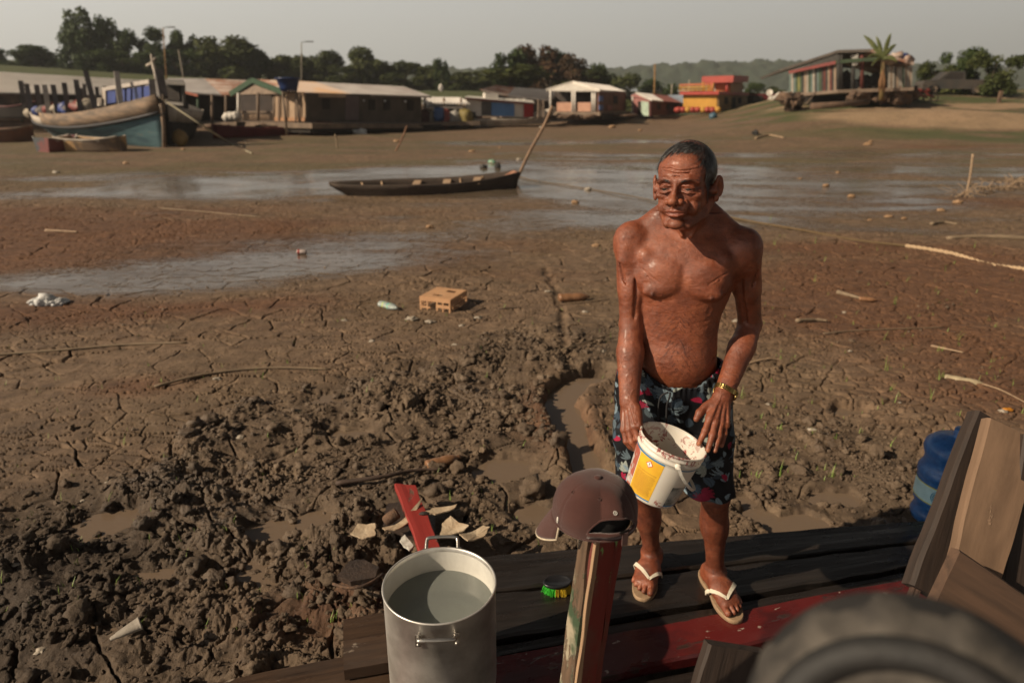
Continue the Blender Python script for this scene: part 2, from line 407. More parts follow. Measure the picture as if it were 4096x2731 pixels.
def terrain(x, y, detail=True):
    x = np.asarray(x, float); y = np.asarray(y, float)
    r = np.hypot(x, y)
    z = base_z(x, y)
    if not detail: return z
    near = 1-ss(14, 30, r)
    wx = x + 0.07*fbm(x*3, y*3, 3, 31); wy = y + 0.07*fbm(x*3+9, y*3, 3, 32)
    rough = np.clip(gblob(x, y, ROUGHB)*0.95 + 0.35*fbm(x*1.6, y*1.6, 4, 41) + 0.25*fbm(x*5, y*5, 3, 44) - 0.25, 0, 1)
    rough = ss(0.15, 0.8, rough)*(1-0.55*ss(-0.05, 0.35, fbm(x*1.9+3, y*1.9, 3, 47))*ss(2.6, 4.2, y))
    wet = np.clip(ell(x, y, WETB)*(0.92 + 0.60*fbm(x*0.55, y*2.2, 5, 53)) + 0.62*fbm(x*0.4, y*1.3, 5, 51)*ss(4, 7, y) - 0.18, 0, 1)
    # stepping puddles / stream
    ds = seg_dist(x + 0.03*fbm(x*6, y*6, 3, 61), y + 0.03*fbm(x*6+5, y*6, 3, 62), STREAM)
    sw = 0.095 + 0.03*vn2(x*3, y*3, 63)
    stream = 1-ss(sw*0.75, sw*1.45, ds)
    dc = seg_dist(x + 0.05*fbm(x*5, y*5, 3, 64), y, CREEK)
    creek = 1-ss(0.005, 0.06, dc)
    pud = np.zeros_like(x)
    for (px, py, pr) in PUD:
        dd = np.hypot((x-px), (y-py)*1.35) + 0.07*fbm(x*7, y*7, 3, 65)
        pud = np.maximum(pud, 1-ss(pr*0.7, pr*1.25, dd))
    flat = (1-rough)*near*(1-0.85*np.clip(wet, 0, 1))*(1-stream)
    # cracked plates
    f1, f2, cid = worley(wx*2.5+0.5*wy, wy*3.9, 71); e = f2-f1
    g1, g2, gid = worley(wx*7.0+0.8*wy, wy*11.0, 72); e2 = g2-g1
    cw = 0.042*(0.25+0.9*np.clip(fbm(x*1.1, y*1.1, 3, 74)+0.45, 0, 1.2)); cw2 = 0.10*np.clip(fbm(x*0.8, y*0.8, 3, 75)+0.22+0.5*ss(0.5, 2.2, x)*ss(2.5, 4, y), 0, 1)
    crack = (1-ss(cw*0.4, cw, e)); crack2 = (1-ss(cw2*0.4, cw2+1e-4, e2))*(cw2 > 0.004)
    z = z - flat*(0.045*crack + 0.022*crack2)*(1-0.4*ss(5, 10, r)) + flat*(0.012*(cid-0.5)+0.006*(gid-0.5))
    z = z + flat*0.004*fbm(x*14, y*14, 3, 76)
    # clods
    a1, a2, ai = worley(wx*7, wy*7, 81); b1, b2, bi = worley(x*17+3*fbm(x*9, y*9, 2, 3), y*17, 82); c1, c2, ci = worley(x*38, y*38+2*vn2(x*20, y*20, 5), 83)
    lum = 0.052*np.sqrt(np.clip(1-(a1*1.25)**2, 0, 1))*(0.25+ai) + 0.036*np.sqrt(np.clip(1-(b1*1.3)**2, 0, 1))*(0.2+bi) + 0.018*np.sqrt(np.clip(1-(c1*1.3)**2, 0, 1))*(0.2+ci) + 0.012*fbm(x*30, y*30, 3, 88) - 0.010*np.abs(vn2(x*55, y*55, 89))
    amp = 0.35 + 0.65*ss(-0.2, 0.6, fbm(x*1.3, y*1.3, 3, 84) + 0.6*(1-ss(1.5, 3.6, y+0.35*x)))
    sm = 0.25+0.75*ss(-.28, .12, fbm(x*3.3+7, y*3.3, 3, 86))
    z = z + near*rough*(0.72*lum*amp*sm + 0.10*amp*fbm(x*2.6, y*2.6, 5, 85) - 0.02 - 0.04*crack)
    ridg = np.exp(-((ds-sw*1.7)/0.06)**2)
    z = z + 0.03*ridg*near
    # small scattered crumbs on the flats
    k = np.clip(fbm(x*2.2, y*2.2, 3, 91)-0.05, 0, 1)*2.0
    z = z + near*(1-rough)*np.clip(k, 0, 1)*0.014*np.sqrt(np.clip(1-(b1*1.6)**2, 0, 1))*(bi > 0.45)*(1-0.7*np.clip(wet, 0, 1))
    z = z*(1-stream) + stream*(-0.185)
    z = z - 0.022*creek
    z = z*(1-pud) + pud*(-0.17-0.02*fbm(x*9, y*9, 2, 7))
    # the deck lies in the mud: press the mud down beneath it
    dk = (y - (2.24 + 0.135*x))
    und = (1-ss(-0.06, 0.06, dk + 0.03*fbm(x*6, y*6, 3, 93)))*ss(-0.30, -0.05, x)
    left = (1-ss(-0.05, 0.05, y-(1.95+0.29*x) + 0.03*fbm(x*6, y*6, 3, 94)))
    pr = np.maximum(und, left)
    z = z*(1-pr) + pr*(-0.16 + 0.03*fbm(x*5, y*5, 4, 95))
    return z, dict(wet=wet, rough=rough, stream=np.maximum(stream, pud), r=r)
def gz(x, y):
    return float(terrain(np.array([x]), np.array([y]))[0][0])
def onground(u, v, lift=0.0):
    """where the line of sight through (u, v) meets the smooth ground"""
    z = -0.1
    for _ in range(25):
        p = onz(u, v, z); nz = float(base_z(np.array([p.x]), np.array([p.y]))[0]); z = z*0.5+nz*0.5
    p = onz(u, v, z); return Vector((p.x, p.y, gz(p.x, p.y)+lift))

def build_ground():
    rs = [0.25]
    while rs[-1] < 1500:
        r = rs[-1]
        if r < 1.3: d = 0.03
        elif r < 9: d = min(max(r*r/1350, 0.0055), 0.0135)
        else: d = 0.0135*(r/9)**2.0
        d = min(d, r*0.05)
        rs.append(r+d)
    rs = np.array(rs)
    th = [-rad(180)]
    while th[-1] < rad(180):
        a = abs(th[-1]); th.append(th[-1] + (0.00135 if a < rad(43) else 0.004 if a < rad(60) else rad(2.5)))
    th = np.array(th[:-1]); nr, ntn = len(rs), len(th)
    print('ground grid', nr, ntn)
    Rg, Tg = np.meshgrid(rs, th, indexing='ij')
    X = (Rg*np.sin(Tg)).ravel(); Y = (Rg*np.cos(Tg)).ravel()
    Z, A = terrain(X, Y)
    V = np.stack([X, Y, Z], 1)
    i = np.arange(nr-1)[:, None]*ntn; j = np.arange(ntn)[None, :]; j2 = (j+1) % ntn
    Q = np.stack([i+j, i+j2, i+ntn+j2, i+ntn+j], -1).reshape(-1, 4)
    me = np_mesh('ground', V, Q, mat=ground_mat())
    fattr(me, 'wet', np.clip(A['wet'], 0, 1)); fattr(me, 'rough', A['rough']); fattr(me, 'stream', A['stream'])
    red = np.clip(ell(X, Y, REDB)*1.15 + 0.8*fbm(X*0.45, Y*1.1, 4, 101) - 0.25, 0, 1)
    fattr(me, 'red', red)
    painted_shade = np.clip(1.0*np.exp(-(((X+2.2)/1.3)**2+((Y-1.8)/1.15)**2)) + 0.5*np.exp(-(((X-2.3)/.8)**2+((Y-2.6)/.5)**2)) + .35*fbm(X*1.7, Y*1.7, 3, 131), 0, 1); fattr(me, 'painted_shade', painted_shade)  # edge darkening and shade painted into the mud colour, deepest at the near left
    # grass and sand on the bank
    n1 = fbm(X*0.35, Y*0.9, 5, 111); n2 = fbm(X*0.2, Y*0.5, 4, 112)
    zb = base_z(X, Y)
    grass = ss(0.0, 0.35, zb*0.30 - 0.02 + n1*0.55)*ss(22, 30, Y)*ss(-0.12, 0.15, zb)
    grass = np.maximum(grass, 0.38*ss(12, 20, Y)*ss(-0.1, 0.35, n1+0.1)*(1-ss(30, 40, Y)))
    grass = np.maximum(grass, ss(70, 76, Y + 3*n2))
    mound = np.exp(-(((X-21.5)/7.0)**2+((Y-33.8)/2.6)**2))
    sand = np.clip(ss(0.25, 0.6, mound+0.2*n1) + ss(0.05, 0.3, n2)*ss(0.35, 0.8, zb)*ss(10, 16, X)*(Y < 60), 0, 1)
    earth = ss(58, 64, Y)*(1-ss(68, 72, Y+3*n2)); sand = np.maximum(sand, earth*0.6)
    grass = np.maximum(grass, ss(-.1, .2, n1+.12)*ss(11, 18, X)*ss(26, 29, Y)*(Y < 60)*.9)
    fattr(me, 'grass', np.clip(grass*(1-sand*0.9), 0, 1)); fattr(me, 'sand', sand)
    o = link_mesh('ground', me); o['kind'] = 'structure'
    return o
def ground_mat():
    m, t, b, o = nodes_mat('mud')
    v = objvec(t)
    n_l = noise_node(t, 0.9, 6, 0.6, v); n_m = noise_node(t, 7, 6, 0.6, v); n_s = noise_node(t, 55, 6, 0.7, v); n_f = noise_node(t, 220, 3, 0.6, v)
    dry = ramp(t, n_m.outputs[0], [(0.3, (0.092, 0.058, 0.035)), (0.5, (0.156, 0.100, 0.060)), (0.7, (0.225, 0.150, 0.094))])
    redc = ramp(t, n_m.outputs[0], [(0.3, (0.085, 0.036, 0.017)), (0.7, (0.165, 0.075, 0.035))])
    cl = ramp(t, n_m.outputs[0], [(0.3, (0.075, 0.048, 0.029)), (0.7, (0.175, 0.122, 0.078))])
    grn = ramp(t, n_m.outputs[0], [(0.35, (0.105, 0.069, 0.038)), (0.7, (0.160, 0.108, 0.061))])
    cur = mixc(t, ramp(t, n_l.outputs[0], [(0.45, 0.0), (0.65, 0.7)]).outputs[0], dry.outputs[0], grn.outputs[0])
    cur = mixc(t, attr(t, 'rough'), cur, cl.outputs[0])
    cur = mixc(t, mathn(t, 'MULTIPLY', attr(t, 'red'), 0.85), cur, redc.outputs[0])
    wetc = ramp(t, n_m.outputs[0], [(0.3, (0.080, 0.062, 0.046)), (0.7, (0.135, 0.108, 0.083))])
    cur = mixc(t, mathn(t, 'MULTIPLY', attr(t, 'wet'), 0.8), cur, wetc.outputs[0])
    gr = ramp(t, n_s.outputs[0], [(0.3, (0.035, 0.052, 0.014)), (0.55, (0.070, 0.082, 0.026)), (0.7, (0.16, 0.125, 0.055))])
    sa = ramp(t, n_m.outputs[0], [(0.3, (0.24, 0.16, 0.095)), (0.7, (0.36, 0.245, 0.15))])
    cur = mixc(t, attr(t, 'sand'), cur, sa.outputs[0])
    cur = mixc(t, attr(t, 'grass'), cur, gr.outputs[0])
    cur = mixc(t, mathn(t, 'MULTIPLY', attr(t, 'painted_shade'), .86), cur, (.024, .016, .011))  # painted shade pulls the mud colour towards black-brown
    cur = mixc(t, 0.55, cur, ramp(t, n_s.outputs[0], [(0.3, 0.45), (0.7, 1.55)]).outputs[0], 'MULTIPLY')
    t.links.new(cur, b.inputs['Base Color'])
    w1 = ramp(t, mathn(t, 'ADD', attr(t, 'wet'), mathn(t, 'ADD', mathn(t, 'MULTIPLY', mathn(t, 'SUBTRACT', n_m.outputs[0], 0.5), 1.2), mathn(t, 'MULTIPLY', mathn(t, 'SUBTRACT', n_l.outputs[0], 0.5), 1.3))), [(0.2, 0.8), (0.45, 0.34), (0.8, 0.13)])
    glint = ramp(t, n_l.outputs[0], [(0.52, 0.0), (0.62, 1.0)])
    rr = mixc(t, mathn(t, 'MULTIPLY', glint.outputs[0], attr(t, 'rough')), w1.outputs[0], 0.42)
    t.links.new(rr, b.inputs['Roughness'])
    b.inputs['Specular IOR Level'].default_value = 0.45
    h = mathn(t, 'ADD', mathn(t, 'MULTIPLY', n_s.outputs[0], 0.75), mathn(t, 'MULTIPLY', n_f.outputs[0], 0.4))
    bn = N(t, 'ShaderNodeBump'); bn.inputs['Distance'].default_value = 0.012
    t.links.new(h, bn.inputs['Height'])
    t.links.new(mathn(t, 'SUBTRACT', 0.75, mathn(t, 'MULTIPLY', attr(t, 'wet'), 0.7)), bn.inputs['Strength'])
    t.links.new(bn.outputs[0], b.inputs['Normal'])
    return m
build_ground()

# brown water in the channel and the puddles
def build_water():
    m, t, b, o = nodes_mat('muddy_water')
    b.inputs['Base Color'].default_value = (0.16, 0.115, 0.08, 1); b.inputs['Roughness'].default_value = 0.06
    n = noise_node(t, 26, 4, 0.6, objvec(t, (1, 1.6, 1))); bump(t, b, n.outputs[0], 0.15, 0.01)
    mb = MB(); rows = []
    for i in range(25):
        rows.append([(-2.2+0.2*j, 2.0+0.1*i, -0.145) for j in range(24)])
    mb.grid(rows)
    o = mb.build('puddle_water', m); tag(o, kind='structure')
build_water()

# loose clods: crumbs nobody could count
def build_clods():
    rng = np.random.default_rng(5)
    n = 120000
    X = rng.uniform(-4.2, 4.2, n); Y = rng.uniform(1.2, 8.0, n)
    keep = rng.random(n) < np.clip((3.2/np.maximum(Y, 1.6))**1.1, 0, 1)
    X, Y = X[keep], Y[keep]
    z, A = terrain(X, Y)
    p = A['rough']*0.8*(0.25+0.75*ss(-.28, .12, fbm(X*3.3+7, Y*3.3, 3, 86))) + 0.03 + 0.25*np.clip(fbm(X*2.2, Y*2.2, 3, 91), 0, 1)
    p = p*(1-A['stream'])
    dk = (Y > 2.30+0.135*X)*(X > -0.25) + (X <= -0.25)*(Y > 1.99+0.29*X)
    k = (rng.random(len(X)) < p)*(dk > 0)
    X, Y, z = X[k], Y[k], z[k]; n = len(X)
    s = 0.0056*np.exp(rng.normal(0, 0.62, n)); s = np.clip(s, 0.0028, 0.042); s *= np.where(A['rough'][k] < 0.3, 0.6, 1.25)
    print('clods', n)
    big = s > 0.016
    VV = []; FF = []; off = 0
    for sub, mask in ((1, ~big), (3, big)):
        V, F = ICO(sub); m = int(mask.sum())
        if not m: continue
        S = s[mask][:, None, None]*rng.uniform(0.6, 1.25, (m, 1, 3))
        seeds = rng.uniform(0, 100, m)[:, None]
        P = V[None]; q = 1.6
        d = vn3(P[..., 0]*q+seeds, P[..., 1]*q+seeds*1.3, P[..., 2]*q+0*seeds, 7)*0.5
        q = 4.2; d = d + vn3(P[..., 0]*q+seeds, P[..., 1]*q, P[..., 2]*q+seeds, 8)*0.32
        if sub == 3:
            q = 9.0; d = d + vn3(P[..., 0]*q+seeds, P[..., 1]*q, P[..., 2]*q+seeds, 9)*0.16
        W = P*(1+d)[..., None]*S
        a = rng.uniform(0, 2*pi, m); ca, sa_ = np.cos(a)[:, None], np.sin(a)[:, None]
        x2 = W[..., 0]*ca - W[..., 1]*sa_; y2 = W[..., 0]*sa_ + W[..., 1]*ca
        W = np.stack([x2+X[mask][:, None], y2+Y[mask][:, None], W[..., 2]*0.8+z[mask][:, None]+s[mask][:, None]*0.25], -1)
        VV.append(W.reshape(-1, 3)); FF.append((F[None]+(np.arange(m)*len(V))[:, None, None]).reshape(-1, 3)+off); off += m*len(V)
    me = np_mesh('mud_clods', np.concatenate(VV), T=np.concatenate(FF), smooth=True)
    me.polygons.foreach_set('use_smooth', np.concatenate([np.full(len(f), len(f) and i > 0) for i, f in enumerate(FF)]))
    VA = np.concatenate(VV); fattr(me, 'painted_shade', np.clip(1.0*np.exp(-(((VA[:, 0]+2.2)/1.3)**2+((VA[:, 1]-1.8)/1.15)**2)) + 0.5*np.exp(-(((VA[:, 0]-2.3)/.8)**2+((VA[:, 1]-2.6)/.5)**2)) + .35*fbm(VA[:, 0]*1.7, VA[:, 1]*1.7, 3, 131), 0, 1))  # same painted shade carried onto the clods
    m, t, b, o = nodes_mat('clod_mud')
    v = objvec(t); n1 = noise_node(t, 5, 5, 0.6, v); n2 = noise_node(t, 90, 5, 0.65, v)
    c = ramp(t, n1.outputs[0], [(0.3, (0.070, 0.045, 0.028)), (0.55, (0.135, 0.092, 0.058)), (0.72, (0.20, 0.144, 0.095))])
    t.links.new(mixc(t, mathn(t, 'MULTIPLY', attr(t, 'painted_shade'), .86), c.outputs[0], (.026, .018, .012)), b.inputs['Base Color'])
    rr = ramp(t, noise_node(t, 0.9, 6, 0.6, v).outputs[0], [(0.45, 0.85), (0.62, 0.38)])
    t.links.new(rr.outputs[0], b.inputs['Roughness'])
    bump(t, b, n2.outputs[0], 0.9, 0.010)
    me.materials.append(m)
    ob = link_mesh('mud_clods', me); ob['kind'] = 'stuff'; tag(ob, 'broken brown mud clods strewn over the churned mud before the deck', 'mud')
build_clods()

# sprouts of young grass
def build_sprouts():
    rng = random.Random(8); mb = MB()
    for k in range(620):
        if rng.random() < 0.62:
            u = rng.uniform(600, 1100); v = rng.uniform(215, 480)
        else:
            u = rng.uniform(-60, 620); v = rng.uniform(300, 640)
        x, y = GP(u, v)
        if y < 2.4+0.14*x and x > -0.3: continue
        z = gz(x, y)
        big = rng.random() < 0.12 and x > 0.8
        for j in range(rng.choice([1, 2, 3]) + (2 if big else 0)):
            h = rng.uniform(0.02, 0.05)*(2.3 if big else 1); a = rng.uniform(0, 2*pi); l = rng.uniform(0.1, 0.6)*h
            w = 0.0016; px = x+rng.uniform(-.012, .012); py = y+rng.uniform(-.012, .012)
            dx, dy = cos(a), sin(a); nx, ny = -dy*w, dx*w
            q = []
            for f, ww in ((0, 1), (0.5, 0.9), (1, 0.15)):
                cx = px+dx*l*f*f; cy = py+dy*l*f*f; cz = z-0.006+h*f
                q.append([(cx-nx*ww, cy-ny*ww, cz), (cx+nx*ww, cy+ny*ww, cz)])
            mb.grid(q, False)
    o = mb.build('grass_sprouts', mk('sprout_green', (0.16, 0.26, 0.04), (0.22, 0.3, 0.07), 8, 0.5, 0)); o['kind'] = 'stuff'
    tag(o, 'thin green grass sprouts coming up through the cracked mud', 'grass')
build_sprouts()
# ------------------------------------------------------------ the wet plank deck of the boat
W_BLACK = wood('wet_black_wood', (0.026, 0.020, 0.017), (0.008, 0.007, 0.006), wetness=1, rough=0.55, bmp=0.6)
W_BROWN = wood('wet_brown_wood', (0.075, 0.045, 0.028), (0.022, 0.014, 0.010), paint=(0.30, 0.24, 0.18), paint_amt=0.36, wetness=1, rough=0.6, bmp=0.7)
W_REDP = wood('red_painted_plank', (0.05, 0.028, 0.022), (0.02, 0.012, 0.01), paint=(0.105, 0.012, 0.011), paint_amt=0.60, paint2=(0.06, 0.010, 0.010), wetness=1, rough=0.5, chip=(0.30, 0.24, 0.2))
deck = thing('plank_deck', 'low deck of wet dark planks with one red painted plank under the man', 'deck', (0.6, 2.0, 0))
def dplank(e1a, e1b, e2a, e2b, z, mat, t=0.035, seed=0, name='plank', x0=None, x1=None):
    # far edge e1a-e1b, near edge e2a-e2b (x, y pairs)
    a = Vector(((e1a[0]+e2a[0])/2, (e1a[1]+e2a[1])/2, z)); b = Vector(((e1b[0]+e2b[0])/2, (e1b[1]+e2b[1])/2, z))
    wa = (Vector(e1a)-Vector(e2a)).length; wb = (Vector(e1b)-Vector(e2b)).length
    d = (b-a).normalized()
    wa = abs((Vector(e1a)-Vector(e2a)).cross(d.xy)) ; wb = abs((Vector(e1b)-Vector(e2b)).cross(d.xy))
    return plank(name, a, b, wa, t, mat, parent=deck, seed=seed, w2=wb, seg=40, rag=0.005)
XL, XR = -0.22, 2.3
def ln(x, c, s): return (x, c+s*x)
dplank(ln(XL, 2.285, .128), ln(XR, 2.285, .128), ln(XL, 2.085, .168), ln(XR, 2.085, .168), 0.0, W_BLACK, 0.04, 1)
dplank(ln(XL, 2.062, .168), ln(XR, 2.062, .168), ln(XL, 1.845, .236), ln(XR, 1.845, .236), 0.004, W_BLACK, 0.04, 2)
dplank(ln(XL, 1.822, .236), ln(XR, 1.822, .236), ln(XL, 1.775, .244), ln(XR, 1.775, .244), -0.012, W_BLACK, 0.04, 3)
dplank(ln(XL-.1, 1.770, .245), ln(XR, 1.770, .245), ln(XL-.1, 1.600, .262), ln(XR, 1.600, .262), 0.001, W_REDP, 0.045, 4).__setitem__('label', 'red painted plank with chipped white edges')
dplank(ln(XL-.1, 1.570, .262), ln(XR, 1.570, .262), ln(XL-.1, 1.40, .27), ln(XR, 1.40, .27), -0.03, W_BLACK, 0.04, 5)
dplank(ln(XL-.1, 1.38, .27), ln(XR, 1.38, .27), ln(XL-.1, 1.16, .27), ln(XR, 1.16, .27), -0.03, W_BLACK, 0.04, 6)
dplank(ln(XL-.1, 1.14, .27), ln(XR, 1.14, .27), ln(XL-.1, .8, .27), ln(XR, .8, .27), -0.03, W_BROWN, 0.04, 7)
# long brown planks at the left running out of the picture
plank('plank', (-1.95, 1.30, -0.035), (-0.28, 1.785, -0.045), 0.20, 0.045, W_BROWN, parent=deck, seed=11, seg=50)
plank('plank', (-1.95, 1.07, -0.05), (-0.28, 1.555, -0.05), 0.21, 0.045, W_REDP, parent=deck, seed=12, seg=50)
plank('plank', (-1.9, .85, -0.06), (-0.25, 1.33, -0.06), 0.2, 0.045, W_BROWN, parent=deck, seed=13, seg=50)
# short wet block of board lying left of the pot
o = plank('short_board', (-0.565, 1.80, 0.02), (-0.14, 1.90, 0.02), 0.22, 0.055, W_BROWN, seed=15, seg=16)
tag(o, 'short thick brown board lying on the planks left of the metal pot', 'board')
# ------------------------------------------------------------ signed-distance sculpting
def unit(v): v = np.asarray(v, float); return v/np.linalg.norm(v)
class Sculpt:
    def __init__(s, xs, ys, zs, pad=0.012):
        s.xs, s.ys, s.zs = [np.asarray(a, np.float32) for a in (xs, ys, zs)]; s.pad = pad
        s.d = np.full((len(xs), len(ys), len(zs)), 0.5, np.float32)
    def blk(s, lo, hi):
        sl = []
        for a, l, h in ((s.xs, lo[0], hi[0]), (s.ys, lo[1], hi[1]), (s.zs, lo[2], hi[2])):
            i0 = max(0, int(np.searchsorted(a, l))-1); i1 = min(len(a), int(np.searchsorted(a, h))+1); sl.append(slice(i0, max(i1, i0)))
        P = [s.xs[sl[0]][:, None, None], s.ys[sl[1]][None, :, None], s.zs[sl[2]][None, None, :]]
        return tuple(sl), P
    def comb(s, sl, v, k, op):
        o = s.d[sl]
        if o.size == 0: return
        if op == 'sub': v = -v; 
        if op in ('add',):
            if k > 0:
                h = np.maximum(k-np.abs(o-v), 0)/k; s.d[sl] = np.minimum(o, v) - h*h*k*0.25
            else: s.d[sl] = np.minimum(o, v)
        else:
            if k > 0:
                h = np.maximum(k-np.abs(o-v), 0)/k; s.d[sl] = np.maximum(o, v) + h*h*k*0.25
            else: s.d[sl] = np.maximum(o, v)
    def cone(s, a, b, ra, rb, k=0.01, op='add', flat=None, curve=0.0):
        a = np.asarray(a, float); b = np.asarray(b, float); R = max(ra, rb)*(1 if flat is None else max(1, flat[1])) + s.pad + k
        sl, (X, Y, Z) = s.blk(np.minimum(a, b)-R, np.maximum(a, b)+R)
        ab = b-a; L2 = max(ab @ ab, 1e-12)
        px, py, pz = X-a[0], Y-a[1], Z-a[2]
        t = np.clip((px*ab[0]+py*ab[1]+pz*ab[2])/L2, 0, 1)
        qx, qy, qz = px-t*ab[0], py-t*ab[1], pz-t*ab[2]
        sc_ = 1.0
        if flat is not None:
            u, f = unit(flat[0]), flat[1]; dt = qx*u[0]+qy*u[1]+qz*u[2]; g = (1/f-1)
            qx, qy, qz = qx+u[0]*dt*g, qy+u[1]*dt*g, qz+u[2]*dt*g; sc_ = min(1.0, f)
        r = ra+(rb-ra)*t
        if curve: r = r + curve*np.sin(np.pi*t)
        v = (np.sqrt(qx*qx+qy*qy+qz*qz)-r)*sc_
        s.comb(sl, v.astype(np.float32), k, op); return s
    def chain(s, pts, rs, k=0.006, op='add', kk=0.0, flat=None):
        """several cones united first (so they do not swell), then blended in"""
        pts = [np.asarray(p, float) for p in pts]; R = max(rs)*(1 if flat is None else max(1, flat[1])) + s.pad + k
        lo = np.min(pts, 0)-R; hi = np.max(pts, 0)+R
        sl, (X, Y, Z) = s.blk(lo, hi)
        acc = None
        for a, b, ra, rb in zip(pts[:-1], pts[1:], rs[:-1], rs[1:]):
            ab = b-a; L2 = max(ab @ ab, 1e-12); px, py, pz = X-a[0], Y-a[1], Z-a[2]
            t = np.clip((px*ab[0]+py*ab[1]+pz*ab[2])/L2, 0, 1)
            qx, qy, qz = px-t*ab[0], py-t*ab[1], pz-t*ab[2]
            if flat is not None:
                u, f = unit(flat[0]), flat[1]; dt = qx*u[0]+qy*u[1]+qz*u[2]; g = (1/f-1)
                qx, qy, qz = qx+u[0]*dt*g, qy+u[1]*dt*g, qz+u[2]*dt*g
            v = np.sqrt(qx*qx+qy*qy+qz*qz)-(ra+(rb-ra)*t)
            if flat is not None: v = v*min(1, flat[1])
            acc = v if acc is None else np.minimum(acc, v)
        s.comb(sl, acc.astype(np.float32), k, op); return s
    def ell(s, c, r, R=None, k=0.01, op='add'):
        c = np.asarray(c, float); r = np.asarray(r, float); M = max(r)+s.pad+k
        sl, (X, Y, Z) = s.blk(c-M, c+M)
        px, py, pz = X-c[0], Y-c[1], Z-c[2]
        if R is not None:
            R = np.asarray(R, float)   # columns = local axes
            px, py, pz = (px*R[0, 0]+py*R[1, 0]+pz*R[2, 0], px*R[0, 1]+py*R[1, 1]+pz*R[2, 1], px*R[0, 2]+py*R[1, 2]+pz*R[2, 2])
        k0 = np.sqrt((px/r[0])**2+(py/r[1])**2+(pz/r[2])**2); k1 = np.sqrt((px/r[0]**2)**2+(py/r[1]**2)**2+(pz/r[2]**2)**2)+1e-6
        s.comb(sl, (k0*(k0-1)/k1).astype(np.float32), k, op); return s
    def loft(s, secs, M, k=0.01, op='add', power=2.3, hollow=0.0, wav=None):
        """secs: (z, cx, cy, a, b[, bfront]) sorted by z; M: local->world 4x4 (rotation about z only + shift)"""
        secs = np.array([q if len(q) == 6 else tuple(q)+(q[4],) for q in secs], float); z0, z1 = secs[0, 0], secs[-1, 0]
        R = secs[:, 3:].max()+np.abs(secs[:, 1:3]).max()+s.pad+k
        o = np.array(M.translation); lo = np.array([o[0]-R, o[1]-R, z0-s.pad-k]); hi = np.array([o[0]+R, o[1]+R, z1+s.pad+k])
        sl, (X, Y, Z) = s.blk(lo, hi)
        zz = s.zs[sl[2]]; zc = np.clip(zz, z0, z1)
        cx, cy, a, b, bf = [_cub(zc, secs[:, 0], secs[:, i])[None, None, :] for i in (1, 2, 3, 4, 5)]
        Ri = np.array(M.to_3x3()).T
        px, py = X-o[0], Y-o[1]
        lx = px*Ri[0, 0]+py*Ri[0, 1]; ly = px*Ri[1, 0]+py*Ri[1, 1]
        dx = np.abs(lx-cx)/a; dyy = ly-cy; dy = np.abs(dyy)/np.where(dyy < 0, bf, b)
        q = (dx**power+dy**power)**(1/power)
        m = np.minimum(a, b)
        v = (q-1)*m*0.9
        if wav is not None: v = v + wav(lx-cx, dyy, Z)
        cap = np.maximum(z0-Z, Z-z1)
        v = np.maximum(v, cap)
        s.comb(sl, v.astype(np.float32), k, op); return s
    def mesh(s):
        return surface_nets(s.d, s.xs, s.ys, s.zs)
def _cub(x, xp, yp):
    """smooth monotone-ish interpolation"""
    m = np.gradient(yp, xp); i = np.clip(np.searchsorted(xp, x)-1, 0, len(xp)-2)
    h = xp[i+1]-xp[i]; t = (x-xp[i])/h
    return ((2*t**3-3*t**2+1)*yp[i]+(t**3-2*t**2+t)*h*m[i]+(-2*t**3+3*t**2)*yp[i+1]+(t**3-t**2)*h*m[i+1]).astype(np.float32)
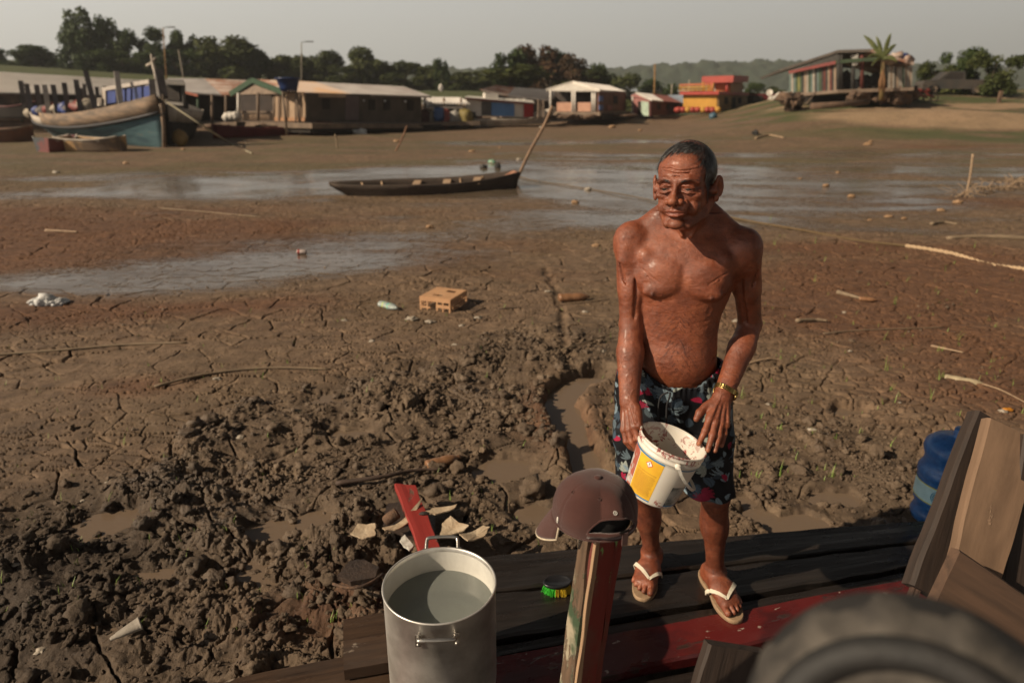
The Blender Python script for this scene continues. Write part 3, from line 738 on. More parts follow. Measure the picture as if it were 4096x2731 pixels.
def surface_nets(d, xs, ys, zs):
    s = d < 0; nx, ny, nz = d.shape
    c = np.zeros((nx-1, ny-1, nz-1), np.uint8)
    for i in (0, 1):
        for j in (0, 1):
            for k in (0, 1): c += s[i:nx-1+i, j:ny-1+j, k:nz-1+k]
    act = np.nonzero((c > 0) & (c < 8)); n = len(act[0])
    ids = np.full((nx-1, ny-1, nz-1), -1, np.int32); ids[act] = np.arange(n)
    I, J, K = act; vals = {}
    for i in (0, 1):
        for j in (0, 1):
            for k in (0, 1): vals[(i, j, k)] = d[I+i, J+j, K+k]
    acc = np.zeros((n, 3)); cnt = np.zeros(n)
    cs = list(vals)
    for p in cs:
        for ax in range(3):
            if p[ax] == 0:
                q = list(p); q[ax] = 1; q = tuple(q); a, b = vals[p], vals[q]; m = (a < 0) != (b < 0)
                t = np.where(m, a/np.where(m, a-b, 1), 0)
                for e in range(3): acc[:, e] += np.where(m, (t if e == ax else p[e]), 0)
                cnt += m
    acc /= cnt[:, None]
    V = np.empty((n, 3))
    for e, (arr, idx) in enumerate(((xs, I), (ys, J), (zs, K))):
        V[:, e] = arr[idx] + acc[:, e]*(arr[np.minimum(idx+1, len(arr)-1)]-arr[idx])
    Q = []
    a = s[:-1, 1:-1, 1:-1]; b = s[1:, 1:-1, 1:-1]
    for dirn in (0, 1, 2):
        if dirn == 0: A, B = s[:-1, 1:-1, 1:-1], s[1:, 1:-1, 1:-1]; off = (0, 1, 1)
        elif dirn == 1: A, B = s[1:-1, :-1, 1:-1], s[1:-1, 1:, 1:-1]; off = (1, 0, 1)
        else: A, B = s[1:-1, 1:-1, :-1], s[1:-1, 1:-1, 1:]; off = (1, 1, 0)
        for flip, m in ((False, A & ~B), (True, ~A & B)):
            i, j, k = np.nonzero(m); i, j, k = i+off[0], j+off[1], k+off[2]
            if dirn == 0: q = [ids[i, j-1, k-1], ids[i, j, k-1], ids[i, j, k], ids[i, j-1, k]]
            elif dirn == 1: q = [ids[i-1, j, k-1], ids[i-1, j, k], ids[i, j, k], ids[i, j, k-1]]
            else: q = [ids[i-1, j-1, k], ids[i, j-1, k], ids[i, j, k], ids[i-1, j, k]]
            q = np.stack(q, 1)
            if flip: q = q[:, ::-1]
            Q.append(q)
    return V, np.concatenate(Q)
def smooth_mesh(V, Q, it=2, lam=0.5):
    E = np.concatenate([Q[:, [0, 1]], Q[:, [1, 2]], Q[:, [2, 3]], Q[:, [3, 0]]])
    n = len(V); deg = np.bincount(E.ravel(), minlength=n)[:, None]
    for _ in range(it):
        acc = np.stack([np.bincount(E[:, 0], V[E[:, 1], k], n)+np.bincount(E[:, 1], V[E[:, 0], k], n) for k in range(3)], 1)
        V = V + lam*(acc/np.maximum(deg, 1)-V)
    return V
def vnormals(V, Q):
    nrm = np.cross(V[Q[:, 2]]-V[Q[:, 0]], V[Q[:, 3]]-V[Q[:, 1]]); out = np.zeros_like(V)
    for k in range(4):
        for e in range(3): out[:, e] += np.bincount(Q[:, k], nrm[:, e], len(V))
    return out/np.maximum(np.linalg.norm(out, axis=1, keepdims=True), 1e-9)
def grading(segs):
    out = [segs[0][0]]
    for (lo, hi, st) in segs:
        n = max(1, int(round((hi-lo)/st))); out += list(np.linspace(lo, hi, n+1)[1:])
    return np.array(out)

# ------------------------------------------------------------ the man
TO = Vector((0.540, 2.10, 0)); TYAW = rad(-13)
TM = Matrix.Translation(TO) @ Matrix.Rotation(TYAW, 4, 'Z')
def tl(x, y, z): return np.array((TM @ Vector((x, y, z)))[:])
HC = ony(685.5, 184.5, 2.01); HYAW = rad(-30); HPITCH = rad(-2.5); HROLL = rad(-3)
HM = Matrix.Translation(HC) @ Matrix.Rotation(HYAW, 4, 'Z') @ Matrix.Rotation(HPITCH, 4, 'X') @ Matrix.Rotation(HROLL, 4, 'Y')
HS = 1.03
HX = 1.05
def hl(x, y, z): return np.array((HM @ Vector((x*HS*HX, y*HS, z*HS)))[:])
HR = np.array(HM.to_3x3())
def hrot(ax, ang): return HR @ np.array(Matrix.Rotation(ang, 3, ax))

# joints
SH_L = tl(-0.168, 0.005, 1.308); SH_R = tl(0.174, 0.0, 1.305)
EL_L = np.array(ony(631, 325, 2.10)[:]); WR_L = np.array(ony(629, 401, 1.965)[:])
EL_R = np.array(ony(750, 325, 2.14)[:]); WR_R = np.array(ony(722.5, 397, 1.955)[:])
HIP_L = tl(-0.092, 0.03, 0.80); HIP_R = tl(0.095, 0.03, 0.80)
KN_L = np.array(ony(644, 489, 2.11)[:]); KN_R = np.array(ony(715, 494, 2.04)[:])
AN_L = np.array((0.538, 2.185, 0.085)); AN_R = np.array((0.752, 2.085, 0.085))
print('joints', [np.round(q, 3) for q in (SH_L, SH_R, EL_L, WR_L, EL_R, WR_R, HIP_L, KN_L, KN_R, HC)])
BUCKC = ony(673.5, 440, 1.845)

def build_man_field():
    xs = grading([(0.24, 0.93, 0.0023)]); ys = grading([(1.70, 2.34, 0.0025)])
    zs = grading([(-0.01, 0.14, 0.0028), (0.14, 0.64, 0.006), (0.64, 0.92, 0.0024), (0.92, 1.33, 0.0036), (1.33, 1.66, 0.0020)])
    S = Sculpt(xs, ys, zs)
    # torso
    secs = [(0.76, 0, .035, .135, .10, .085), (0.84, 0, .03, .142, .10, .096), (0.90, 0, .022, .136, .095, .096), (0.96, 0, .016, .130, .088, .094), (1.02, 0, .012, .127, .085, .091), (1.08, 0, .01, .131, .088, .092),
            (1.14, 0, .008, .142, .092, .095), (1.20, 0, .008, .154, .096, .098), (1.26, 0, .012, .158, .092, .092), (1.308, 0, .018, .150, .078, .074), (1.345, 0, .024, .100, .060, .052), (1.385, 0, .028, .060, .045, .038)]
    S.loft(secs, TM, k=0.0)
    # pectorals (slack lower edge), sternum groove
    for sx in (-1, 1):
        S.ell(tl(sx*0.072, -0.062, 1.205), (0.072, 0.034, 0.060), R=np.array((TM.to_3x3() @ Matrix.Rotation(sx*rad(14), 3, 'Z') @ Matrix.Rotation(sx*rad(12), 3, 'Y'))), k=0.018)
        S.ell(tl(sx*0.070, -0.084, 1.172), (0.050, 0.016, 0.022), R=np.array((TM.to_3x3() @ Matrix.Rotation(sx*rad(12), 3, 'Y'))), k=0.014)
        # crease under the pectoral
        S.chain([tl(sx*0.020, -0.101, 1.150), tl(sx*0.055, -0.102, 1.133), tl(sx*0.095, -0.090, 1.143)], [.0018, .003, .0015], k=0.006, op='sub')
        S.chain([tl(sx*0.030, -0.101, 1.141), tl(sx*0.060, -0.098, 1.123), tl(sx*0.085, -0.090, 1.128)], [.001, .0018, .001], k=0.005, op='sub')
        # nipples
        S.ell(tl(sx*0.088, -0.096, 1.158), (.0055, .006, .0055), k=0.005)
        # collar bones
        if 0: S.chain([tl(sx*0.018, -0.052, 1.322), tl(sx*0.060, -0.052, 1.330), tl(sx*0.110, -0.026, 1.335), tl(sx*0.150, 0.004, 1.336)], [.006, .001, .001, .008], k=0.026)
        S.ell(tl(sx*0.060, -0.060, 1.356), (.036, .010, .006), R=np.array(TM.to_3x3()), k=0.028, op='sub')
        S.ell(tl(sx*0.088, -0.084, 1.292), (.045, .010, .012), R=np.array((TM.to_3x3() @ Matrix.Rotation(sx*rad(-14), 3, 'Y'))), k=0.014, op='sub')
        # trapezius
        S.cone(tl(sx*0.022, 0.042, 1.425), tl(sx*0.140, 0.026, 1.330), 0.038, 0.034, k=0.050)
        # lats and flanks
        S.ell(tl(sx*0.118, 0.03, 1.18), (.032, .055, .095), R=np.array((TM.to_3x3() @ Matrix.Rotation(sx*rad(7), 3, 'Y'))), k=0.03)
        for j in range(0):
            zz = 1.118-0.026*j
            S.chain([tl(sx*(0.045+.008*j), -0.090+.002*j, zz), tl(sx*(0.085+.003*j), -0.072, zz+.012), tl(sx*(0.118-.002*j), -0.03, zz+.03)], [.001, .0016, .001], k=0.016)
        # abdominals
        for j, (zz, rx, rz) in enumerate([]):
            S.ell(tl(sx*0.027, -0.078-0.003*j, zz), (rx, .0075, rz), R=np.array(TM.to_3x3()), k=0.03)
        # flank fold over the hip
        S.chain([tl(sx*0.126, 0.02, 0.955), tl(sx*0.112, -0.045, 0.935), tl(sx*0.085, -0.078, 0.918)], [.0015, .0035, .001], k=0.008, op='sub')
        for q in range(5): S.chain([tl(sx*.140, -.060+.004*q, 1.262-.012*q), tl(sx*(.118-.004*q), -.083, 1.250-.013*q), tl(sx*(.088-.006*q), -.096, 1.240-.020*q)], [.0004, .0010, .0004], k=.005, op='sub')
        # armpit folds
        S.cone(tl(sx*0.118, -0.045, 1.265), tl(sx*0.152, -0.012, 1.225), 0.022, 0.015, k=0.02)
    S.chain([tl(0, -0.108, 1.27), tl(0, -0.108, 1.20), tl(0, -0.104, 1.13), tl(0, -0.101, 1.04)], [.002, .0045, .004, .0015], k=0.018, op='sub')
    for sx in (-1, 1): S.chain([tl(sx*.092, -.075, 1.115), tl(sx*.080, -.088, 1.05), tl(sx*.068, -.092, .98)], [.001, .004, .001], k=.016, op='sub')
    # soft belly, navel
    S.ell(tl(0.0, -0.029, 0.920), (.102, .060, .078), R=np.array(TM.to_3x3()), k=0.03)
    S.ell(tl(0.004, -0.112, 0.985), (.008, .012, .005), R=np.array(TM.to_3x3()), k=0.008, op='sub')
    S.chain([tl(-0.05, -0.105, 0.994), tl(-.012, -.108, .990), tl(0.012, -.108, .991), tl(0.045, -0.103, 0.997)], [.001, .002, .002, .001], k=0.006, op='sub')
    # neck with its cords, windpipe and hollow
    nb = tl(0, 0.030, 1.36); nt_ = hl(0.0, 0.030, -0.055)
    S.cone(nb, nt_, 0.056, 0.047, k=0.026)
    for sx in (-1, 1):
        S.chain([tl(sx*0.012, -0.048, 1.338), tl(sx*0.030, -0.030, 1.39), hl(sx*0.056, 0.022, -0.045)], [.008, .0105, .013], k=0.010)
    S.cone(tl(0, -0.030, 1.352), hl(0.0, -0.025, -0.095), 0.013, 0.015, k=0.016)
    S.ell(tl(0, -0.058, 1.345), (.013, .014, .012), k=0.012, op='sub')
    # arms
    def arm(sh, el, wr, sx):
        up = unit(el-sh); fo = unit(wr-el); out = tl(sx, 0, 0)-tl(0, 0, 0); fwd = tl(0, -1, 0)-tl(0, 0, 0)
        S.ell(sh+np.array((0, 0, -.014))+out*.010, (.045, .050, .060), R=np.array(TM.to_3x3()), k=0.040)              # deltoid
        S.ell(sh+np.array((0, 0, .034))-out*.008, (.018, .018, .010), k=0.012)                                         # acromion bump
        S.chain([sh+fwd*.03+out*.012, sh+up*.06+fwd*.030+out*.02, sh+up*.115+out*.024+fwd*.012], [.018, .021, .012], k=0.016)
        S.cone(sh, sh+up*.16, .047, .0425, k=0.02); S.cone(sh+up*.14, el-up*.01, .0420, .0365, k=0.012)
        S.ell(sh+up*.165+fwd*.017, (.030, .028, .064), R=_al(up), k=0.012)                                            # biceps
        S.ell(sh+up*.155-fwd*.022+out*.006, (.026, .019, .070), R=_al(up), k=0.016)                                   # triceps
        S.ell(el+out*.014-fwd*.006, (.016, .016, .016), k=0.012); S.ell(el-out*.016, (.013, .015, .015), k=0.012)
        S.chain([sh+up*.09+fwd*.036-out*.014, sh+up*.165+fwd*.043-out*.020, el-up*.03+fwd*.032-out*.012], [.001, .0028, .001], k=0.014, op='sub')
        S.chain([sh+up*.07+fwd*.040+out*.030, sh+up*.12+fwd*.036+out*.020, sh+up*.15+fwd*.040+out*.004], [.0015, .0035, .0015], k=0.010, op='sub')
        S.chain([el+fo*.02+fwd*.030+out*.004, el+fo*.09+fwd*.034+out*.002, el+fo*.16+fwd*.024], [.0015, .0035, .0015], k=0.010, op='sub')
        S.chain([el-up*.03+fwd*.022, el+fwd*.026, el+fo*.04+fwd*.018], [.004, .005, .003], k=0.008)                   # tendon
        S.cone(el, el+fo*.10, .037, .039, k=0.014)
        S.ell(el+fo*.062+out*.013+fwd*.004, (.022, .024, .058), R=_al(fo), k=0.014)                                   # brachioradialis
        S.ell(el+fo*.062-out*.011, (.020, .021, .055), R=_al(fo), k=0.014)
    def _al(d):
        z = unit(d); x = unit(np.cross([0, 1, 0.01], z)); y = np.cross(z, x); return np.stack([x, y, z], 1)
    arm(SH_L, EL_L, WR_L, -1); arm(SH_R, EL_R, WR_R, 1)
    # forearm to wrist, oval wrists; hands in their own frames
    def frame(wr, fdir, pdir):
        f = unit(fdir); p = unit(np.asarray(pdir)-f*np.dot(pdir, f)); s_ = np.cross(f, p); return f, p, s_
    def forearm(el, wr, flat):
        fo = unit(wr-el); S.cone(el+fo*.09, wr, .0372, .0232, k=0.012, flat=(flat, 1.2))
        S.cone(el+fo*.14, wr+fo*.012, .024, .0205, k=0.01, flat=(flat, 1.25))
    HW = 0.041
    def hand(wr, fdir, pdir, side, curls, spread, thumb, tag_, fl=(.086, .094, .089, .072), kcurl=0.0, ubend=None):
        """fdir: from wrist to knuckles, pdir: out of the back of the hand, side*s = thumb side; curls: per finger (mcp, pip, dip) degrees towards the palm"""
        f, p, s_ = frame(wr, fdir, pdir); th = s_*side
        forearm_flat = th
        W = lambda a, b, c: wr + f*a + th*b + p*c
        # palm: metacarpal bundle
        for b0, b1, r0, r1 in ((.016, .030, .013, .0135), (.006, .010, .013, .0138), (-.006, -.010, .013, .0132), (-.015, -.028, .012, .0118)):
            S.cone(W(.006, b0, -.002), W(.086, b1, 0.0), r0, r1, k=0.010)
        S.ell(W(.042, .022, -.012), (.020, .016, .026), R=np.stack([th, p, f], 1), k=0.012)      # thumb ball
        S.ell(W(.046, -.022, -.010), (.014, .013, .034), R=np.stack([th, p, f], 1), k=0.012)
        S.ell(W(0.002, 0.0, 0.0), (.027, .019, .02), R=np.stack([th, p, f], 1), k=0.012)
        tips = []
        base = [(.088, .031, .001), (.092, .0105, .003), (.088, -.0095, .001), (.079, -.028, -.003)]
        rad_ = [.0097, .0100, .0094, .0082]
        for i in range(4):
            B = W(*base[i]); ang = rad(spread[i]); d = f*cos(ang)+th*sin(ang); nrm = p
            L = [fl[i]*.46, fl[i]*.30, fl[i]*.24]; q = B; pts = [B-d*.012]; r = rad_[i]; rs = [r*1.08]
            pts.append(B); rs.append(r*1.06)
            for j in range(3):
                c_ = rad(curls[i][j]); d, nrm = d*cos(c_)-nrm*sin(c_), nrm*cos(c_)+d*sin(c_)
                q = q+d*L[j]; pts.append(q); rs.append(r*(1.0, .92, .80)[j])
            S.chain(pts, rs, k=0.0032)
            S.ell(B+p*.004, (.0085, .0085, .0075), k=0.006)                                        # knuckle
            S.ell(pts[2]+nrm*.0, (r*1.10, r*1.10, r*.95), k=0.005)
            tips.append((q, d, nrm, r*.8))
            # extensor tendons on the back of the hand
            S.cone(W(.02, base[i][1]*.55, .013), W(.080, base[i][1]*.95, .0125), .0022, .0028, k=0.006)
        tp = [W(*q) for q in thumb]; S.chain([W(.020, .020, -.004)]+tp, [.0150, .0135, .0118, .0098][:len(tp)+1], k=0.006)
        S.ell(tp[-2], (.0125, .0125, .0115), k=0.006)
        d = unit(tp[-1]-tp[-2]); tips.append((tp[-1], d, None, .0098))
        return tips, (f, p, th)
    # his left hand (right in the picture): open, palm down over the rim
    fo = unit(WR_R-EL_R)
    T1 = np.array(ony(712, 455, 1.815)[:])
    fd = unit(T1-WR_R); pd = np.array((0.30, -0.62, 0.72))
    forearm(EL_R, WR_R, (1, 0, 0))
    tipsR, frR = hand(WR_R, fd, pd, 1, [(10, 16, 8), (4, 8, 6), (3, 8, 6), (6, 10, 8)], (3, 0, -2.5, -6), [(.048, .044, -.010), (.074, .058, -.014), (.096, .062, -.020)], 'R')
    # his right hand (left in the picture): grips the rim, thumb inside, fingers outside
    KL = np.array(ony(632, 429, 1.90)[:]); fdL = unit(KL-WR_L); pdL = np.array((-0.72, -0.62, 0.25))
    forearm(EL_L, WR_L, (1, -.3, 0))
    tipsL, frL = hand(WR_L, fdL, pdL, 1, [(14, 34, 30), (14, 32, 24), (16, 34, 24), (20, 36, 24)], (4, 0, -3, -6), [(.048, .036, -.012), (.072, .046, -.026), (.096, .044, -.038)], 'L', fl=(.076, .084, .08, .066))
    # legs
    def leg(hip, kn, an, sx, toe):
        dn = unit(kn-hip); sh_ = unit(an-kn); out = tl(sx, 0, 0)-tl(0, 0, 0); fw = unit(np.array((toe[0], toe[1], 0.0))); bk = -fw
        S.cone(hip, kn, .078, .050, k=0.03)
        S.ell(kn+fw*.014, (.034, .030, .038), k=0.02)
        S.cone(kn, kn+sh_*.16, .048, .044, k=0.02)
        S.ell(kn+sh_*.125+bk*.020+out*.003, (.044, .040, .085), R=_al(sh_), k=0.025)
        S.cone(kn+sh_*.14, an+sh_*-.02, .044, .0285, k=0.02); S.cone(an-sh_*.05, an, .0285, .030, k=0.012)
        S.chain([kn+sh_*.04+fw*.030, kn+sh_*.18+fw*.022, an-sh_*.05+fw*.012], [.010, .010, .008], k=0.014)          # shin bone
        S.cone(an-sh_*.06+bk*.02, an+bk*.036+np.array((0, 0, -.03)), .012, .016, k=0.012)                            # tendon
        S.ell(an+out*.026, (.012, .013, .014), k=0.010); S.ell(an-out*.026+np.array((0, 0, .006)), (.012, .014, .015), k=0.010)
    def foot(an, toe, sx, sole=0.018):
        f = unit(np.array((toe[0], toe[1], 0.0))); r_ = np.array((-f[1], f[0], 0.0))     # left side when looking along f
        inn = r_*(-sx) if True else r_
        # inner side: for picture-left foot (his right) the big toe is at picture right
        inn = np.array((1.0, 0, 0)) if sx < 0 else np.array((-1.0, 0, 0)); inn = unit(inn - f*np.dot(inn, f)); up = np.array((0, 0, 1.0))
        Fp = lambda a, b, c: np.array((an[0], an[1], sole)) + f*a + inn*b + up*c
        S.ell(Fp(-.038, 0, .030), (.030, .036, .030), k=0.016)                                   # heel
        S.cone(an+np.array((0, 0, -.010)), Fp(.07, .006, .034), .033, .022, k=0.022, flat=(inn, 1.15))
        S.cone(Fp(-.02, -.008, .024), Fp(.125, -.012, .016), .026, .017, k=0.02, flat=(inn, 1.3))
        S.cone(Fp(-.02, .008, .030), Fp(.130, .022, .020), .028, .0185, k=0.02)
        S.cone(Fp(.06, 0, .034), Fp(.128, .0, .018), .030, .018, k=0.02, flat=(inn, 1.5))
        toes = [(.128, .031, .0135, .040, .0118), (.133, .010, .0098, .034, .0088), (.127, -.008, .0094, .031, .0080), (.117, -.024, .009, .027, .0077), (.103, -.037, .0086, .022, .0074)]
        out_ = []
        for i, (a, b, r0, L, r1) in enumerate(toes):
            an_ = rad((6, 0, -4, -9, -14)[i])*1.0; d = f*cos(an_)+inn*sin(an_)*0.5
            p0 = Fp(a-.018, b, .016); p1 = Fp(a, b, .0185 if i else .0165); p2 = p1+d*L*.55+up*(.0015 if i else -.001); p3 = p1+d*L-up*(.006 if i else .003)
            S.chain([p0, p1, p2, p3], [r0, r0*.95, r1*1.02, r1], k=0.0035 if i else 0.006)
            out_.append((p3, d, r1))
        # tendons on the instep
        for b in (.02, .006, -.008, -.02): S.cone(Fp(.05, b*.4, .058), Fp(.118, b, .033), .002, .0022, k=0.006)
        return Fp, out_, f, inn
    toeL = (-.105, -.25); toeR = (.060, -.27)
    leg(HIP_L, KN_L, AN_L, -1, toeL); leg(HIP_R, KN_R, AN_R, 1, toeR)
    FL = foot(AN_L, toeL, -1); FR = foot(AN_R, toeR, 1)
    # ---------------- head
    H = lambda x, y, z: hl(x, y, z)
    E_ = lambda c, r, k=.01, op='add', R=None: S.ell(H(*c), np.array(r)*HS, R=HR if R is None else R, k=k, op=op)
    K_ = lambda pts, rs, k=.005, op='add': S.chain([H(*q) for q in pts], [r*HS for r in rs], k=k, op=op)
    E_((0, .018, .038), (.0735, .092, .080), k=.02)
    E_((0, -.030, .030), (.064, .055, .058), k=.03)                    # forehead
    E_((0, -.028, -.030), (.060, .056, .080), k=.03)                   # face block
    E_((0, .010, -.045), (.056, .060, .050), k=.03)
    for sx in (-1, 1):
        K_([(sx*.060, .012, -.050), (sx*.052, -.010, -.082), (sx*.026, -.058, -.104)], [.013, .015, .014], k=.018)   # jaw line
        E_((sx*.044, -.058, -.024), (.020, .020, .014), k=.014)        # cheek bone
        E_((sx*.040, -.058, -.056), (.016, .016, .020), k=.012, op='sub' if False else 'add')
        E_((sx*.070, -.030, .012), (.010, .022, .020), k=.016, op='sub')   # temples
        K_([(sx*.010, -.0885, .014), (sx*.032, -.087, .020), (sx*.053, -.070, .012)], [.0060, .0070, .005], k=.014)    # brow ridge
        E_((sx*.031, -.095, -.003), (.0190, .0160, .0125), k=.010, op='sub')   # socket
        E_((sx*.0315, -.0735, -.0055), (.0155, .0145, .0125), k=.004)          # lid over the eyeball
        K_([(sx*.0185, -.0870, -.0068), (sx*.031, -.0895, -.0062), (sx*.0435, -.0825, -.0088)], [.0012, .0028, .0012], k=.0018, op='sub')   # eye slit
        K_([(sx*.017, -.0860, .0015), (sx*.031, -.0880, .0040), (sx*.047, -.0800, -.003)], [.0020, .0026, .0014], k=.006)      # drooping upper lid
        K_([(sx*.017, -.0865, -.0125), (sx*.030, -.0885, -.0175), (sx*.045, -.0800, -.0165)], [.0012, .0024, .0014], k=.007)    # bag
        K_([(sx*.016, -.0875, -.0185), (sx*.030, -.0900, -.0245), (sx*.046, -.0790, -.0225)], [.0010, .0018, .001], k=.004, op='sub')
        # crow's feet
        for a in (-.010, -.002, .006): K_([(sx*.050, -.0745, -.009+a*.4), (sx*.062, -.060, -.012+a*1.6)], [.0012, .0006], k=.003, op='sub')
        # nasolabial fold, cheek line, jowl
        K_([(sx*.0175, -.1010, -.036), (sx*.0285, -.0930, -.050), (sx*.0345, -.0840, -.070), (sx*.0315, -.080, -.085)], [.0022, .0036, .0034, .0018], k=.008, op='sub')
        K_([(sx*.046, -.066, -.045), (sx*.048, -.058, -.068), (sx*.041, -.058, -.088)], [.001, .002, .001], k=.006, op='sub')
        E_((sx*.0265, -.0865, -.048), (.0085, .009, .014), k=.009)      # cheek pad beside the nose
        # nose wings
        E_((sx*.0160, -.1005, -.0395), (.0108, .0112, .0092), k=.005)
        E_((sx*.0085, -.1085, -.0475), (.0042, .0050, .0030), k=.002, op='sub')
        K_([(sx*.0215, -.0975, -.031), (sx*.0245, -.0945, -.040), (sx*.0215, -.0935, -.048)], [.0008, .0014, .0008], k=.003, op='sub')
        # ears: helix, bowl, lobe
        er = hrot('Z', sx*rad(-38)) @ np.array(Matrix.Rotation(sx*rad(10), 3, 'Y'))
        c = (sx*(.0795 if sx > 0 else .086), .018, -.010)
        S.ell(H(*c), np.array((.0080, .0160, .0285))*HS, R=er, k=.005)
        S.cone(H(sx*.060, .010, -.016), H(sx*.077, .008, -.014), .017*HS, .013*HS, k=.006)
        rim = []
        for q in range(11):
            a = rad(-60+q*27); yy = .0170*cos(a); zz = .0285*sin(a)
            rim.append((c[0]+sx*(.004+.42*max(yy, -.006)), c[1]+yy*.86, c[2]+.004+zz))
        K_(rim, [.0036]*11, k=.003)
        E_((c[0]+sx*.0105, c[1]-.005, c[2]+.002), (.0100, .0125, .0200), k=.003, op='sub', R=er)
        E_((c[0]+sx*.001, c[1]-.004, c[2]-.0275), (.0055, .009, .010), k=.005, R=er)
    # nose
    K_([(0, -.0860, .012), (0, -.0955, -.006), (0, -.1060, -.024), (0, -.1135, -.036)], [.0080, .0070, .0084, .0116], k=.006)
    E_((0, -.1150, -.0375), (.0124, .0105, .0098), k=.005)
    K_([(0, -.106, -.048), (0, -.100, -.052)], [.0045, .0045], k=.004)
    # mouth
    E_((0, -.084, -.066), (.031, .016, .020), k=.012)
    K_([(-.0245, -.0885, -.0685), (-.011, -.0985, -.0628), (0, -.1000, -.0640), (.011, -.0985, -.0628), (.0245, -.0885, -.0685)], [.0022, .0042, .0040, .0042, .0022], k=.004)
    K_([(-.0225, -.0880, -.0720), (-.010, -.0975, -.0765), (.010, -.0975, -.0765), (.0225, -.0880, -.0720)], [.0020, .0048, .0048, .0020], k=.0045)
    K_([(-.0270, -.0890, -.0705), (-.012, -.1010, -.0690), (0, -.1035, -.0698), (.012, -.1010, -.0690), (.0270, -.0890, -.0705)], [.0012, .0016, .0018, .0016, .0012], k=.0024, op='sub')
    E_((0, -.092, -.0875), (.018, .007, .0055), k=.008, op='sub')
    E_((0, -.0785, -.1020), (.023, .018, .0150), k=.012)               # chin
    K_([(0, -.107, -.053), (0, -.1015, -.0600)], [.0016, .0016], k=.004, op='sub')
    # forehead furrows and frown lines
    for z, w, q in ((.030, .040, .0034), (.0375, .046, .0030), (.045, .046, .0024)):
        K_([(x*w, -.0868+.021*(x*x)*(w/.044)-(z-.034)*.12, z+.0035*cos(x*3.2+q*900)+.0018*sin(x*9+z*500)) for x in (-1, -.66, -.33, 0, .33, .66, 1)], [q*.12, q*.42, q*.5, q*.42, q*.5, q*.42, q*.12], k=.0045, op='sub')
        K_([(x*w, -.0855+.021*(x*x)*(w/.044)-(z-.034)*.12, z+.0046+.0035*cos(x*3.2+q*900)+.0018*sin(x*9+z*500)) for x in (-1, -.66, -.33, 0, .33, .66, 1)], [.0006, .0010, .0014, .0010, .0014, .0010, .0006], k=.006)
    for sx in (-1, 1): K_([(sx*.0065, -.0975, .004), (sx*.0085, -.0960, .022)], [.0012, .0016], k=.004, op='sub')
    return S, tipsL, tipsR, frL, frR, FL, FR

def skin_mat():
    m, t, b, o = nodes_mat('skin')
    v = objvec(t)
    n = noise_node(t, 14, 5, 0.6, v); nf = noise_node(t, 90, 4, 0.6, v)
    c = ramp(t, n.outputs[0], [(0.3, (0.130, 0.033, 0.014)), (0.5, (0.205, 0.054, 0.022)), (0.7, (0.29, 0.086, 0.036))])
    cur = mixc(t, 0.3, c.outputs[0], ramp(t, nf.outputs[0], [(0.3, 0.65), (0.7, 1.35)]).outputs[0], 'MULTIPLY')
    vc = attr(t, 'tone', 'Color')
    cur = mixc(t, 1.0, cur, vc, 'MULTIPLY')
    t.links.new(cur, b.inputs['Base Color'])
    rr = ramp(t, noise_node(t, 30, 4, 0.6, v).outputs[0], [(0.35, 0.40), (0.65, 0.60)])
    t.links.new(rr.outputs[0], b.inputs['Roughness'])
    b.inputs['Specular IOR Level'].default_value = 0.6
    b.inputs['Subsurface Weight'].default_value = 0.12; b.inputs['Subsurface Radius'].default_value = (0.012, 0.004, 0.002); b.inputs['Subsurface Scale'].default_value = 0.6
    b.inputs['Coat Weight'].default_value = 0.14; b.inputs['Coat Roughness'].default_value = 0.28
    w1 = noise_node(t, 60, 4, 0.6, objvec(t, (1.0, 1.0, 2.6)), 0.6)
    w2 = N(t, 'ShaderNodeTexVoronoi'); w2.inputs['Scale'].default_value = 240; t.links.new(v, w2.inputs['Vector'])
    h = mathn(t, 'ADD', mathn(t, 'MULTIPLY', w1.outputs[0], 1.0), mathn(t, 'MULTIPLY', w2.outputs['Distance'], 0.25))
    w3 = noise_node(t, 480, 3, 0.7, v)
    h = mathn(t, 'ADD', h, mathn(t, 'MULTIPLY', w3.outputs[0], .9))
    bump(t, b, h, 0.5, 0.004)
    return m

